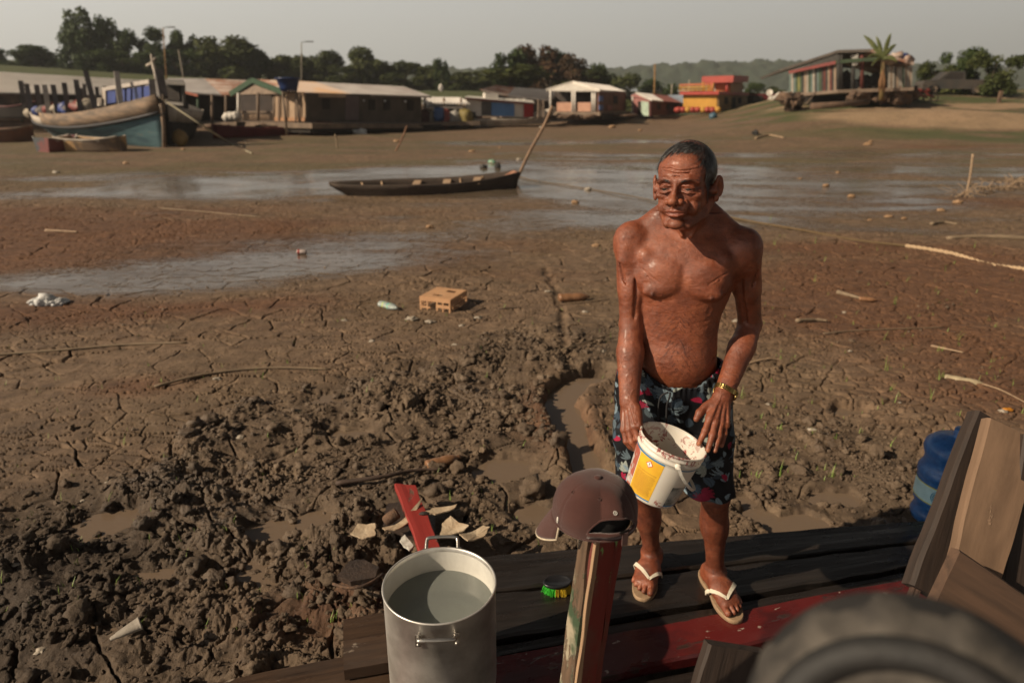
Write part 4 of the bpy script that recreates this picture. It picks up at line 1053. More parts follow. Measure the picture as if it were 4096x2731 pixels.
def build_man():
    S, tipsL, tipsR, frL, frR, FL, FR = build_man_field()
    V, Q = S.mesh(); print('man verts', len(V))
    V = smooth_mesh(V, Q, 1, 0.45)
    # keep the biggest piece only is unnecessary: one field, one skin
    nr = vnormals(V, Q)
    # skin creases that follow the body
    L = (V-np.array(TO[:]))
    dz = vn3(V[:, 0]*42, V[:, 1]*42, V[:, 2]*120, 3)*0.0004 + vn3(V[:, 0]*90, V[:, 1]*90, V[:, 2]*90, 4)*0.0003
    hd = np.linalg.norm(V-np.array(HC[:]), axis=1)
    face = 1-ss(.10, .14, hd)
    dz = dz + face*(vn3(V[:, 0]*110, V[:, 1]*110, V[:, 2]*190, 6)*0.0006)
    chest = ss(0.9, 1.0, V[:, 2])*(1-ss(1.3, 1.36, V[:, 2]))
    dz = dz + chest*0.0005*vn3(V[:, 0]*70+V[:, 2]*50, V[:, 1]*40, V[:, 2]*110-V[:, 0]*50, 9)
    # veins on forearms, hands, upper arms, feet
    vv = np.abs(vn3(V[:, 0]*38, V[:, 1]*38, V[:, 2]*13, 12)); vein = np.exp(-(vv/0.075)**2)
    armm = np.clip(np.exp(-(np.minimum(_segd(V, EL_L, WR_L), _segd(V, EL_R, WR_R))/.045)**2)*1.2 + np.exp(-((np.linalg.norm(V-WR_R, axis=1))/.1)**2)+np.exp(-((np.linalg.norm(V-WR_L, axis=1))/.1)**2), 0, 1)
    dz = dz + vein*armm*0.0009 + vein*(V[:, 2] < .12)*0.0008
    V = V + nr*dz[:, None]
    # colour of the skin itself: lips, nipples, stubble, sunburnt shins, pale soles
    tone = np.ones((len(V), 3))
    Hi = np.array(HM.inverted()); Lh = (V @ Hi[:3, :3].T + Hi[:3, 3])/HS
    Lh[:, 0] /= HX; x, y, z = Lh.T
    def paint(mask, col): nonlocal tone; tone = tone*(1-mask[:, None]) + tone*np.array(col)[None]*mask[:, None]
    fr = (y < -.04)*(hd < .16)
    lip = fr*np.exp(-((x/.0235)**4))*np.exp(-(((z+.0700)/.0095)**4))*(y < -.088)
    paint(lip*0.85, (.95, .72, .80))
    inner = fr*np.exp(-(x/.022)**4)*np.exp(-((z+.0697)/.0020)**2)*(y < -.085); paint(inner*.8, (.25, .2, .2))
    nz_ = vn3(V[:, 0]*420, V[:, 1]*420, V[:, 2]*420, 21)
    stub = (hd < .17)*ss(-.048, -.060, z)*(y < -.01)*(1-lip)*(1-0.6*np.exp(-((np.abs(x)-.0)/.012)**2)*0)*ss(-.125, -.11, z)
    paint(np.clip(stub*(.35+.35*nz_), 0, 1), (.55, .62, .72))
    mous = fr*np.exp(-((x/.026)**4))*np.exp(-(((z+.0565)/.0055)**2)); paint(np.clip(mous*(.45+.4*nz_), 0, 1), (.42, .45, .5))
    for sx in (-1, 1):
        brow = fr*np.exp(-(((np.abs(x)-.031)/.0195)**4))*np.exp(-(((z-.0135-.003*(1-((np.abs(x)-.031)/.02)**2))/.0042)**2))*(y < -.06)
    paint(np.clip(brow*(.7+.35*nz_), 0, 1), (.24, .24, .26))
    slit = fr*np.exp(-(((np.abs(x)-.031)/.0135)**4))*np.exp(-(((z+.0066)/.0022)**2)); paint(slit*.9, (.10, .08, .08))
    eyeb = fr*np.exp(-(((np.abs(x)-.031)/.022)**4))*np.exp(-(((z+.010)/.015)**4)); paint(eyeb*.35, (.72, .66, .66))
    Ti = np.array(TM.inverted()); Lt = V @ Ti[:3, :3].T + Ti[:3, 3]
    nip = np.exp(-((np.abs(np.abs(Lt[:, 0])-.088)**2+(Lt[:, 2]-1.158)**2)/.0095**2))*(Lt[:, 1] < -.05); paint(nip*.9, (.42, .40, .5))
    belly = np.exp(-(Lt[:, 0]/.075)**2)*ss(1.12, 1.03, Lt[:, 2])*ss(.86, .92, Lt[:, 2])*(Lt[:, 1] < 0)
    sn = vn3(Lt[:, 0]*260+1.6*np.sign(Lt[:, 0])*Lt[:, 2]*120, Lt[:, 1]*60, Lt[:, 2]*70, 33); hair = ss(.25, .5, sn)
    paint(belly*hair*.9, (.40, .34, .34))
    chesth = np.exp(-(Lt[:, 0]/.09)**2)*np.exp(-((Lt[:, 2]-1.08)/.05)**2)*(Lt[:, 1] < 0); paint(chesth*hair*.45, (.5, .42, .42))
    fore = np.exp(-(np.minimum(_segd(V, EL_L, WR_L), _segd(V, EL_R, WR_R))/.05)**4)
    sf = ss(.3, .55, vn3(V[:, 0]*230, V[:, 1]*230, V[:, 2]*85, 35)); paint(fore*sf*.2, (.5, .42, .4))
    shin = (V[:, 2] < .5)*(V[:, 2] > .09); paint(shin*.75, (.62, .60, .64)); paint(shin*sf*.5, (.55, .5, .5))
    paint(0.35*(V[:, 2] < .10), (.9, .85, .85))
    paint(fore*.3, (.85, .8, .82))
    tone *= (1+.10*vn3(V[:, 0]*150, V[:, 1]*150, V[:, 2]*210, 61)+.12*vn3(V[:, 0]*330, V[:, 1]*330, V[:, 2]*330, 62)+.12*vn3(V[:, 0]*22, V[:, 1]*22, V[:, 2]*22, 63))[:, None]
    # nails
    def nail(tip, d, nrm, r, sc_=1.0):
        c = tip + nrm*r*.75 - d*r*.1; e = np.linalg.norm((V-c)/1.0, axis=1); paint(0.8*(1-ss(.0052*sc_, .0075*sc_, e)), (1.9, 2.6, 3.2))
    for tp in tipsR[:4]: nail(*tp)
    for tp in tipsL[:4]: nail(*tp)
    for F_ in (FL, FR):
        for (p3, d, r) in F_[1]: nail(p3, d, np.array((0, 0, 1.0)), r, 0.9 if r < .01 else 1.25)
    me = np_mesh('person', V, Q, mat=skin_mat()); cattr(me, 'tone', np.clip(tone, 0, 3))
    man = link_mesh('person', me)
    tag(man, 'bare-chested older man in floral swim shorts standing on the wet deck holding a white bucket', 'person')
    ORG['person'] = Vector((0, 0, 0))
    # eyes
    em = mk('eye_wet', (0.012, 0.007, 0.005), (0.04, 0.03, 0.024), 300, 0.3, 0, spec=0.2)
    for sx in (-1, 1):
        mb = MB(); mb.blob(hl(sx*.031, -.0762, -.0072), .0115*HS, 1, 3, 0.0)
        mb.build('eye', em, man)
    return man, S, FL, FR, frR, frL
def _segd(V, a, b):
    ab = b-a; t = np.clip(((V-a) @ ab)/(ab @ ab), 0, 1); return np.linalg.norm(V-a-t[:, None]*ab, axis=1)

man, MS, FL, FR, frR, frL = build_man()

# ---------------- hair
def sample_sdf(S, P):
    o = []
    for a, q in zip((S.xs, S.ys, S.zs), P.T):
        i = np.clip(np.searchsorted(a, q), 1, len(a)-1); o.append((i, np.clip((q-a[i-1])/(a[i]-a[i-1]), 0, 1)))
    r = 0
    for dx in (0, 1):
        for dy in (0, 1):
            for dz in (0, 1):
                w = (o[0][1] if dx else 1-o[0][1])*(o[1][1] if dy else 1-o[1][1])*(o[2][1] if dz else 1-o[2][1])
                r = r + w*S.d[o[0][0]-1+dx, o[1][0]-1+dy, o[2][0]-1+dz]
    return r
def build_hair():
    rng = np.random.default_rng(3)
    # scalp points in head space
    n = 52000
    P = rng.normal(size=(n, 3)); P /= np.linalg.norm(P, axis=1, keepdims=True)
    c = np.array((0, .018, .038)); r = np.array((.0735, .092, .080))
    A = c + P*r
    # the forehead bulge lies outside the skull ellipsoid: push points to the greater of both
    c2 = np.array((0, -.030, .030)); r2 = np.array((.064, .055, .058))
    q = np.linalg.norm((A-c2)/r2, axis=1); inside = q < 1
    A[inside] = c2 + (A[inside]-c2)/q[inside][:, None]
    x, y, z = A.T
    az = np.arctan2(x, -y)            # 0 = front
    # hair line: receding at the temples, side burns before the ears, nape
    low = np.where(np.abs(az) < 1.0, .082+.022*np.exp(-(az+.72)**2/.04)-.030*ss(.55, .95, az), np.where(np.abs(az) < 1.55, np.where(az > 0, .034, .064)-(np.abs(az)-1.0)*np.where(az > 0, .115, .17), np.where(np.abs(az) < 1.95, -.030+(np.abs(az)-1.55)*.07, -.030-(np.abs(az)-1.95)*.02)))
    top = np.hypot((x+.004)/.050, (y-.006)/.062)*1.0
    dens = ss(0, .006, z-low)
    bald = (1-ss(.55, 1.12, top))*(z > .06)
    # a thin wet fringe swept to his right over the forehead
    keep = rng.random(n) < .62*dens*(1-.80*bald)*(1-.45*ss(.03, -.02, y)*ss(.06, .08, z))*np.where((np.abs(az) < .95) & (z > .058), .75, 1.0)
    A, az, bald = A[keep], az[keep], bald[keep]; n = len(A)
    x, y, z = A.T
    Nn = (A-c)/r**2; Nn /= np.linalg.norm(Nn, axis=1, keepdims=True)
    # combing: from a crown at the back top, forwards and down
    crown = np.array((.006, .050, .112))
    fl = A-crown; fl[:, 2] -= .035*(1-bald); fl = fl - Nn*np.sum(fl*Nn, 1)[:, None]
    fl[:, 0] -= .10*ss(.02, -.05, y)*(z > .05)
    fl /= np.linalg.norm(fl, axis=1, keepdims=True)+1e-9
    fl += rng.normal(0, .16, fl.shape); ln_ = rng.uniform(.010, .020, n)*(1+.5*(z > .055)*(y < .01)); w = .00042*np.ones(n)
    seg = 4; rows = []
    p = A + Nn*.0002; d = fl*.9+Nn*.12
    d /= np.linalg.norm(d, axis=1, keepdims=True)
    side = np.cross(d, Nn); side /= np.linalg.norm(side, axis=1, keepdims=True)+1e-9
    for i in range(seg):
        ww = (w*(1-.75*i/(seg-1)))[:, None]
        rows.append((p-side*ww, p+side*ww))
        p = p + d*(ln_/(seg-1))[:, None]; d = d - Nn*.16; d[:, 2] -= .10; d /= np.linalg.norm(d, axis=1, keepdims=True)
    VV = np.stack([np.stack(r_, 1) for r_ in rows], 1)          # n, seg, 2, 3
    V = VV.reshape(-1, 3)*HS*np.array((HX, 1, 1)); Mh = np.array(HM); V = V @ Mh[:3, :3].T + Mh[:3, 3]
    Vr = V.reshape(n, seg, 2, 3); Nw = (Nn*np.array((1/HX, 1, 1))) @ Mh[:3, :3].T
    gap = np.array([.0003, .0022, .0034, .0030])
    for i in range(seg):
        for _ in range(3):
            dd = sample_sdf(MS, Vr[:, i].mean(1)); Vr[:, i] += (Nw*np.clip(gap[i]-dd, 0, .02)[:, None])[:, None, :]
    V = Vr.reshape(-1, 3)
    b = np.arange(n)[:, None]*seg*2 + np.arange(seg-1)[None]*2
    Q = np.stack([b, b+1, b+3, b+2], -1).reshape(-1, 4)
    # wet locks over the forehead
    mb_rows = []; rnd = random.Random(4)
    m, t, bb, o = nodes_mat('hair')
    oi = attr(t, 'grey'); cc = ramp(t, oi, [(0.0, (0.012, 0.011, 0.011)), (0.62, (0.03, 0.029, 0.029)), (0.74, (0.14, 0.14, 0.14)), (1.0, (0.30, 0.30, 0.30))])
    t.links.new(cc.outputs[0], bb.inputs['Base Color']); bb.inputs['Roughness'].default_value = 0.32
    me = np_mesh('hair', V, Q, mat=m)
    side_g = ss(.055, .0, z)*.35+.10*(az < 0)
    g = np.clip(rng.random(n)*.85+side_g*.75, 0, 1)
    fattr(me, 'grey', np.repeat(g, seg*2))
    link_mesh('hair', me, man)
    # locks
    mb = MB(); rnd = random.Random(9)
    for k in range(420):
        x0 = rnd.uniform(-.052, .050); z0 = .096+rnd.uniform(-.006, .010)-.10*abs(x0)*.4
        # start on the front of the scalp
        def surf(px, pz):
            # front surface y for given x, z
            q = 1-(px/.064)**2-((pz-.030)/.058)**2; y1 = -.030-.055*math.sqrt(max(q, 0)) if q > 0 else 9
            q2 = 1-(px/.0735)**2-((pz-.038)/.080)**2; y2 = .018-.092*math.sqrt(max(q2, 0)) if q2 > 0 else 9
            return min(y1, y2)-.0012
        L = rnd.uniform(.018, .034)*(1.35 if x0 < -.01 else 0.8); pts = []
        for i in range(6):
            f = i/5; px = x0 - L*f*(.75+.2*rnd.random()*0)-.004*f; pz = z0 + .010*(1-f) - L*f*f*(.25+.55*(x0 < .0))
            px = max(-.060, px)
            y_ = surf(px, pz)
            if y_ > 1: break
            q_ = hl(px, y_, pz); fw_ = hl(px*.5, -1, .3)-hl(0, 0, 0); fw_ = unit(fw_)
            for _ in range(4): q_ = q_ + fw_*np.clip(.0012-sample_sdf(MS, q_[None])[0], -.004, .01)
            pts.append(q_)
        if len(pts) > 2: mb.tube(pts, [.00052*(1-.7*i/len(pts)) for i in range(len(pts))], 3, False)
    o = mb.build('fringe', mk('hair_dark', (0.014, 0.013, 0.013), (0.022, 0.02, 0.02), 40, 0.3, 0), man)
    # eyebrow hairs
    for sx in (-1, 1):
        mb = MB()
        for k in range(110):
            f = rnd.random(); px = sx*(.014+.038*f); pz = .0125+.0045*math.sin(f*2.6)+rnd.uniform(-.0022, .0028); py = -.0965+.022*f**1.6
            mb.tube([hl(px, py, pz), hl(px+sx*.0028, py-.0008, pz+.0008), hl(px+sx*.0052, py+.001, pz-.0002)], [.00035, .0003, .0001], 3, False)
        mb.build('eyebrow', MATS['hair_dark'], man)
build_hair()
# ------------------------------------------------------------ what the man wears
def ribbon(mb, pts, ws, th, nrm, mi=0):
    pts = [np.asarray(p, float) for p in pts]; rows = []
    for i, p in enumerate(pts):
        d = unit(pts[min(i+1, len(pts)-1)]-pts[max(i-1, 0)]); n = np.asarray(nrm[i] if isinstance(nrm, list) else nrm, float)
        n = unit(n-d*np.dot(n, d)); s_ = np.cross(d, n); w = ws[i]/2
        rows.append([p-s_*w, p-s_*w+n*th, p+s_*w+n*th, p+s_*w, p-s_*w])
    mb.grid(rows, False, mi)
    n = 4; mb.add(rows[0][:4], [(0, 1, 2, 3)], False, mi); mb.add(rows[-1][:4], [(3, 2, 1, 0)], False, mi)
def smooth_pts(pts, n=12):
    pts = [np.asarray(p, float) for p in pts]; out = []
    P = [2*pts[0]-pts[1]]+pts+[2*pts[-1]-pts[-2]]
    for i in range(1, len(P)-2):
        for j in range(n):
            t = j/n; out.append(0.5*((2*P[i])+(-P[i-1]+P[i+1])*t+(2*P[i-1]-5*P[i]+4*P[i+1]-P[i+2])*t*t+(-P[i-1]+3*P[i]-3*P[i+1]+P[i+2])*t**3))
    out.append(pts[-1]); return out

def build_shorts():
    S = Sculpt(grading([(0.27, 0.84, 0.0026)]), grading([(1.90, 2.30, 0.003)]), grading([(0.38, 0.96, 0.0026)]))
    hemL = np.array(ony(642, 484, 2.10)[:]); hemR = np.array(ony(706, 488, 2.035)[:])
    def wav(x, y, z):
        a = np.arctan2(y, x)
        return 0.0022*np.sin(a*46)*np.exp(-((z-.865)/.035)**2) + .004*np.sin(a*9+z*30)*np.exp(-((z-.80)/.08)**2)
    S.loft([(.70, 0, .032, .158, .122, .110), (.78, 0, .032, .160, .124, .118), (.84, 0, .030, .155, .116, .122), (.875, 0, .026, .147, .106, .120), (.90, 0, .022, .141, .101, .112), (.93, 0, .022, .140, .10, .110)], TM, k=0, wav=wav)
    for hip, hem, sx in ((HIP_L, hemL, -1), (HIP_R, hemR, 1)):
        d = unit(hem-hip); ex = hem+d*.08
        S.cone(hip+np.array((sx*.008, 0, .03)), hip+(hem-hip)*.5+np.array((sx*.012, 0, 0)), .090, .090, k=.03)
        S.cone(hip+(hem-hip)*.45+np.array((sx*.012, 0, 0)), ex, .090, .085, k=.02, flat=((0, 1, 0), .92))
    # folds pressed into the cloth
    rng = random.Random(2)
    X, Y, Z = S.xs[:, None, None], S.ys[None, :, None], S.zs[None, None, :]
    near = np.abs(S.d) < .03
    I, J, K = np.nonzero(near); x, y, z = S.xs[I].astype(float), S.ys[J].astype(float), S.zs[K].astype(float)
    f = .0075*vn3(x*17+z*5, y*17, z*6.5, 41) + .0045*vn3(x*38+z*18, y*38, z*13, 42)
    f = f*ss(.88, .80, z)
    S.d[I, J, K] += f.astype(np.float32)
    S.d = np.maximum(S.d, -(S.d+.0065))
    # open the waist and the hems
    Ti = np.array(TM.inverted())
    ztop = .852 + .055*ss(.03, .15, np.abs((X-TO.x)+0*Y)) 
    S.d = np.maximum(S.d, (Z-ztop).astype(np.float32))
    zb = np.where(X < .56, hemL[2]-.004 + 0*X, hemR[2] - .01 + (X-.70)*(-.10))
    S.d = np.maximum(S.d, (zb-Z+.006*np.sin(X*60)+0*Y).astype(np.float32))
    V, Q = S.mesh(); V = smooth_mesh(V, Q, 1, .4)
    # printed leaves
    n = len(V); Lt = V @ Ti[:3, :3].T + Ti[:3, 3]
    side = np.where(Lt[:, 0] > 0, 1, -1); cx = side*.095; ang = np.arctan2(Lt[:, 1]-.03, (Lt[:, 0]-cx)); u = ang*.105 + side*.6; v = V[:, 2]
    col = np.tile(np.array((.0045, .0050, .0075)), (n, 1)); col *= (1+.6*vn3(V[:, 0]*30, V[:, 1]*30, V[:, 2]*30, 5))[:, None]
    rng = np.random.default_rng(12); od_ = np.argsort(v); vs_ = v[od_]
    for k in range(900):
        su = rng.choice([-1, 1])*.6 + rng.uniform(-.33, .33); sv = rng.uniform(.38, .94); th = rng.uniform(0, 2*pi); L = rng.uniform(.016, .042); W = L*rng.uniform(.16, .34)
        q = rng.random()
        c = np.array((.17, .23, .27))*rng.uniform(.35, 1.5) if q < .56 else np.array((.055, .085, .12))*rng.uniform(.6, 1.5) if q < .74 else np.array((.36, .40, .36)) if q < .82 else np.array((.42, .018, .065))*rng.uniform(.6, 1.15)
        nb = 1 if rng.random() < .5 else 4
        i0, i1 = np.searchsorted(vs_, (sv-L*1.3, sv+L*1.3)); I_ = od_[i0:i1]; I_ = I_[np.abs(u[I_]-su) < L*1.3]
        if not len(I_): continue
        uu, v_ = u[I_], v[I_]
        for j in range(nb):
            t_ = th + (j*.42 if nb > 1 else 0); w_ = W*(.5 if nb > 1 else 1)
            a = (uu-su)*cos(t_)+(v_-sv)*sin(t_); b = -(uu-su)*sin(t_)+(v_-sv)*cos(t_)
            f_ = a/L; b = b-.25*L*np.sin(f_*2.2); m = (f_ > 0) & (f_ < 1); m &= np.abs(b) < w_*np.sin(np.clip(f_, 0, 1)*pi)**.8
            if not m.any(): continue
            vein = np.exp(-(b[m]/(w_*.13))**2)*.55; col[I_[m]] = 1.0*c*(1-.45*np.abs(b[m]/w_))[:, None]*(1-vein)[:, None]
    m, t, b, o = nodes_mat('floral_cloth')
    t.links.new(attr(t, 'print', 'Color'), b.inputs['Base Color']); b.inputs['Roughness'].default_value = .62; b.inputs['Specular IOR Level'].default_value = .25
    w = noise_node(t, 900, 2, .5, objvec(t)); bump(t, b, w.outputs[0], .25, .001)
    me = np_mesh('swim_shorts', V, Q, mat=m); cattr(me, 'print', np.clip(col, 0, 1))
    sh = link_mesh('swim_shorts', me, man)
    mb = MB()
    for dx, dz in ((-.024, -.115), (.002, -.135)):
        pts = smooth_pts([tl(-.010+dx*.2, -.122, .848), tl(-.012+dx, -.128, .835), tl(-.018+dx, -.128, .80), tl(-.014+dx, -.124, .862+dz)], 6)
        mb.tube(pts, .0032, 6)
    mb.build('drawstring', mk('black_cord', (.010, .010, .012), (.02, .02, .022), 200, .8, .3, 300), sh)
build_shorts()

def sdf_at(p):
    i, j, k = [int(np.clip(np.searchsorted(a, q), 1, len(a)-1)) for a, q in zip((MS.xs, MS.ys, MS.zs), p)]
    return float(MS.d[i-1:i+1, j-1:j+1, k-1:k+1].mean())
def build_flipflops():
    ms = mk('rubber_sole', (.33, .22, .13), (.25, .165, .10), 60, .75, .5, 260, bdist=.002); mt_ = mk('white_rubber', (.72, .66, .54), (.62, .56, .44), 40, .55, .35, 400, bdist=.001)
    for F_, sx in ((FL, -1), (FR, 1)):
        Fp, toes, f, inn = F_
        mb = MB(); out = []
        N_ = 44
        for k in range(N_):
            a = 2*pi*k/N_; ca, sa = cos(a), sin(a)
            X = .052 + .140*abs(ca)**.86*(1 if ca > 0 else -1)
            w = .0385 + .0115*ss(.0, .14, X) - .006*math.exp(-((X-.035)/.04)**2)
            Yv = w*abs(sa)**.8*(1 if sa > 0 else -1) + .006*float(ss(.05, .19, X))
            out.append((X, Yv))
        rows = [[Fp(x*1.0+(x-.05)*e, y*(1+e), z) for x, y in out+[out[0]]] for z, e in ((-.0165, -.01), (-.0155, .01), (-.008, .015), (-.001, .01), (.0008, -.01))]
        mb.grid(rows, True)
        mb.add([Fp(x+(x-.05)*-.01, y*.99, .0008) for x, y in out], [tuple(range(N_))]); mb.add([Fp(x, y*.99, -.0165) for x, y in out], [tuple(range(N_-1, -1, -1))])
        so = mb.build('flip_flop', ms, man)
        mb = MB()
        for b_ in (1, -1):
            pts = smooth_pts([Fp(.040, b_*.047+.002, -.001), Fp(.054, b_*.0465+.003, .018), Fp(.078, b_*.036+.008, .028), Fp(.106, b_*.016+.014, .030), Fp(.130, .0195, .022)], 7)
            for q_ in range(3, len(pts)):
                dr = unit(np.array((0, 0, 1.0)) + inn*b_*(.75*(1-q_/len(pts))))
                for _ in range(60):
                    if sdf_at(pts[q_]) > .0012: break
                    pts[q_] = pts[q_] + dr*.0015
            pts = [pts[0]]+[(pts[j-1]+pts[j]*2+pts[j+1])/4 for j in range(1, len(pts)-1)]+[pts[-1]]
            n_ = len(pts); ws = [.016-.007*(i/(n_-1))**2 for i in range(n_)]
            nr_ = [unit(np.array((0, 0, .7+.3*i/n_))*1.0 + inn*b_*(1.3*(1-i/n_))) for i in range(n_)]
            ribbon(mb, pts, ws, .0035, nr_)
        mb.tube([Fp(.130, .0195, .033), Fp(.135, .0200, .02), Fp(.137, .0205, -.002)], [.0045, .0035, .003], 8)
        mb.build('strap', mt_, so)
build_flipflops()

def build_watch():
    gold = mk('gold_steel', (.62, .46, .18), (.45, .32, .12), 60, .28, .1, 200, metal=1.0)
    f, p, th = frR; fo = unit(WR_R-EL_R); c = WR_R - fo*.024
    a1 = unit(np.cross(fo, (0, 0, 1))); a2 = np.cross(fo, a1)
    # a1, a2 span the band's plane
    mb = MB(); n = 26
    R_ = .0315; ring = []
    for k in range(n):
        a = 2*pi*k/n; r = a1*cos(a)*R_*1.08 + a2*sin(a)*R_*.92; q = c + r + fo*.004*sin(a*2)
        t_ = unit(-a1*sin(a)*1.08+a2*cos(a)*.92); u_ = unit(r)
        R3 = Matrix((tuple(t_), tuple(fo), tuple(u_))).transposed()
        for off, w in ((-.0058, .0050), (0, .0060), (.0058, .0050)):
            mb.box(q+fo*off, (.0066, w, .0030), R3)
    band = mb.build('wrist_watch', gold, man, bevel=.0006)
    # case on the outer side of the wrist
    outd = np.array((.80, -.20, -.35)); outd = unit(outd - fo*np.dot(outd, fo))
    x_ = np.cross(outd, fo)
    M = Matrix((tuple(x_), tuple(fo), tuple(outd))).transposed().to_4x4(); M.translation = Vector(c+outd*.0325)
    mb = MB(); mb.lathe([(0.0, -.002), (.0150, -.002), (.0165, .001), (.0165, .0045), (.0145, .0070), (.0130, .0070), (.0128, .0060)], 28, M)
    cs = mb.build('watch_case', gold, band)
    mb = MB(); mb.lathe([(.0128, .0060), (0.0001, .0062)], 24, M); mb.build('watch_dial', mk('dial', (.55, .5, .38), (.5, .45, .33), 50, .15, 0), cs)
    mb = MB()
    for ang, L in ((.6, .008), (2.2, .010)):
        p0 = M @ Vector((0, 0, .0066)); p1 = M @ Vector((cos(ang)*L, sin(ang)*L, .0066)); mb.beam(p0, p1, .0010, .0006, up=outd)
    mb.build('watch_hand', mk('black_enamel', (.01, .01, .01), None, 5, .3, 0), cs)
build_watch()

# ------------------------------------------------------------ the bucket he holds
def build_bucket():
    roll = rad(17); up = Vector((sin(roll), -0.03, cos(roll))).normalized()
    x_ = Vector((cos(roll), 0, -sin(roll))); y_ = up.cross(x_).normalized(); x_ = y_.cross(up)
    H_ = .194; RT = .101; RB = .082
    M = Matrix((x_, y_, up)).transposed().to_4x4(); M.translation = BUCKC - up*H_
    root = thing('paint_bucket', 'white plastic paint bucket with red paint smears and a yellow label, held by the man', 'bucket', M.translation)
    def rz(z): return RB+(RT-RB)*z/H_
    # plastic with dried paint
    m, t, b, o = nodes_mat('bucket_plastic')
    v = objvec(t)
    n1 = noise_node(t, 22, 7, .72, v, .8); n2 = noise_node(t, 9, 4, .6, v); n3 = noise_node(t, 6, 5, .6, v)
    red = mathn(t, 'MULTIPLY', ramp(t, n1.outputs[0], [(.53, 0.0), (.56, 1.0)]).outputs[0], attr(t, 'smear'))
    cur = mixc(t, .5, (.86, .82, .74), ramp(t, n3.outputs[0], [(.35, (.86, .83, .77)), (.7, (.74, .69, .60))]).outputs[0])
    cur = mixc(t, red, cur, (.34, .030, .028))
    t.links.new(cur, b.inputs['Base Color']); b.inputs['Roughness'].default_value = .38
    b.inputs['Subsurface Weight'].default_value = .12; b.inputs['Subsurface Radius'].default_value = (.01, .008, .006); b.inputs['Subsurface Scale'].default_value = .5
    bump(t, b, n1.outputs[0], .06, .003)
    tb = N(t, 'ShaderNodeBsdfTranslucent'); t.links.new(cur, tb.inputs[0]); mxb = N(t, 'ShaderNodeMixShader'); mxb.inputs[0].default_value = .30; t.links.new(b.outputs[0], mxb.inputs[1]); t.links.new(tb.outputs[0], mxb.inputs[2]); t.links.new(mxb.outputs[0], o.inputs[0])
    prof = [(0, .004), (RB-.006, .004), (RB-.001, .0), (RB+.001, .004)]
    for i in range(1, 12):
        z = .006+(H_-.036-.006)*i/11; prof.append((rz(z)+.0005, z))
    z0 = H_-.036
    prof += [(rz(z0)+.0045, z0+.001), (rz(z0)+.0045, z0+.005), (rz(z0)+.0015, z0+.0065), (rz(z0)+.002, H_-.020), (rz(z0)+.006, H_-.0185), (rz(z0)+.006, H_-.0145), (RT+.001, H_-.013), (RT+.0015, H_-.004), (RT+.004, H_-.0035), (RT+.0045, H_), (RT+.001, H_+.0015), (RT-.0015, H_-.002)]
    zi = [H_-.012, H_-.05, H_-.09, H_-.12, .05, .012]
    prof += [(rz(z)-.003, z) for z in zi] + [(RB-.010, .008), (0, .008)]
    mb = MB(); mb.lathe(prof, 72, M)
    body = mb.build('bucket_body', m, root)
    co = np.array([v.co[:] for v in body.data.vertices]); nz_ = len(prof); na = 72
    sm = np.zeros(len(co))
    for i, (r, z) in enumerate(prof):
        for k in range(na):
            a = 2*pi*k/na; inside = i >= nz_-9
            far = max(0, cos(a-rad(75)))                    # smears inside, on the wall away from the lens
            s_ = 0.0
            if inside: s_ = max(0, far)**.6*(1.0 if .04 < z < H_-.015 else .5)
            elif z > H_-.022: s_ = .85
            elif z < .02: s_ = .75
            sm[i*na+k] = s_
    fattr(body.data, 'smear', sm)
    def patch(a0, a1, z0, z1, off, n=14, nz=2):
        rows = []
        for i in range(nz+1):
            z = z0+(z1-z0)*i/nz
            rows.append([M @ Vector(((rz(z)+off)*cos(rad(a0+(a1-a0)*j/n)), (rz(z)+off)*sin(rad(a0+(a1-a0)*j/n)), z)) for j in range(n+1)])
        return rows
    top = H_-.040
    mb = MB(); mb.grid(patch(-160, -108, .014, top-.006, .0011)); lab = mb.build('label', mk('yellow_label', (.74, .44, .035), (.66, .36, .03), 30, .35, 0), root)
    mb = MB(); mb.grid(patch(-198, -162, .014, top-.006, .0011)); lb2 = mb.build('label', mk('grey_red_label', (.50, .48, .46), (.36, .10, .07), 26, .4, 0, contrast=(.5, .56)), root); lb2['label'] = 'grey and red printed label'
    mb = MB(); mb.grid(patch(-76, -36, .014, .085, .0011)); mb.build('label', mk('photo_label', (.10, .11, .10), (.45, .44, .40), 20, .35, 0, contrast=(.42, .58), c3=(.30, .22, .12)), root)['label'] = 'dark picture label with a pale bird-like patch'
    bm_ = mk('label_blue', (.05, .22, .42), None, 20, .4, 0)
    mb = MB()
    for pa in ((-198, -108, top-.006, top-.0005), (-198, -108, .0095, .014), (-84, -20, top-.006, top-.002), (-76, -36, .0095, .014)):
        mb = MB(); mb.grid(patch(*pa, .0013)); mb.build('stripe', bm_, root)
    # text: rows of small letters too fine to read, built as broken lines
    mb = MB(); rnd = random.Random(3); z = top-.052
    while z > .020:
        a = -156
        while a < -113:
            w = rnd.uniform(1.2, 4.5)
            if a+w > -112: break
            mb.grid(patch(a, a+w, z, z+.0011, .0018, 2, 1), False); a += w+rnd.uniform(.5, .9)
        z -= .0030 if rnd.random() < .85 else .0052
    mb.build('printed_text', mk('print_ink', (.30, .14, .03), None, 5, .5, 0), lab)
    # hazard diamond with exclamation mark
    def on(a, z, off):
        r = rz(z)+off; return M @ Vector((r*cos(rad(a)), r*sin(rad(a)), z))
    ca, cz = -133.5, top-.024; k = .0125; ka = k/rz(cz)*180/pi
    mb = MB(); mb.add([on(ca, cz+k, .0018), on(ca+ka, cz, .0018), on(ca, cz-k, .0018), on(ca-ka, cz, .0018)], [(0, 1, 2, 3)]); dm = mb.build('warning_sign', mk('sign_red', (.60, .03, .03), None, 5, .4, 0), lab)
    k2 = .0098; ka2 = k2/rz(cz)*180/pi
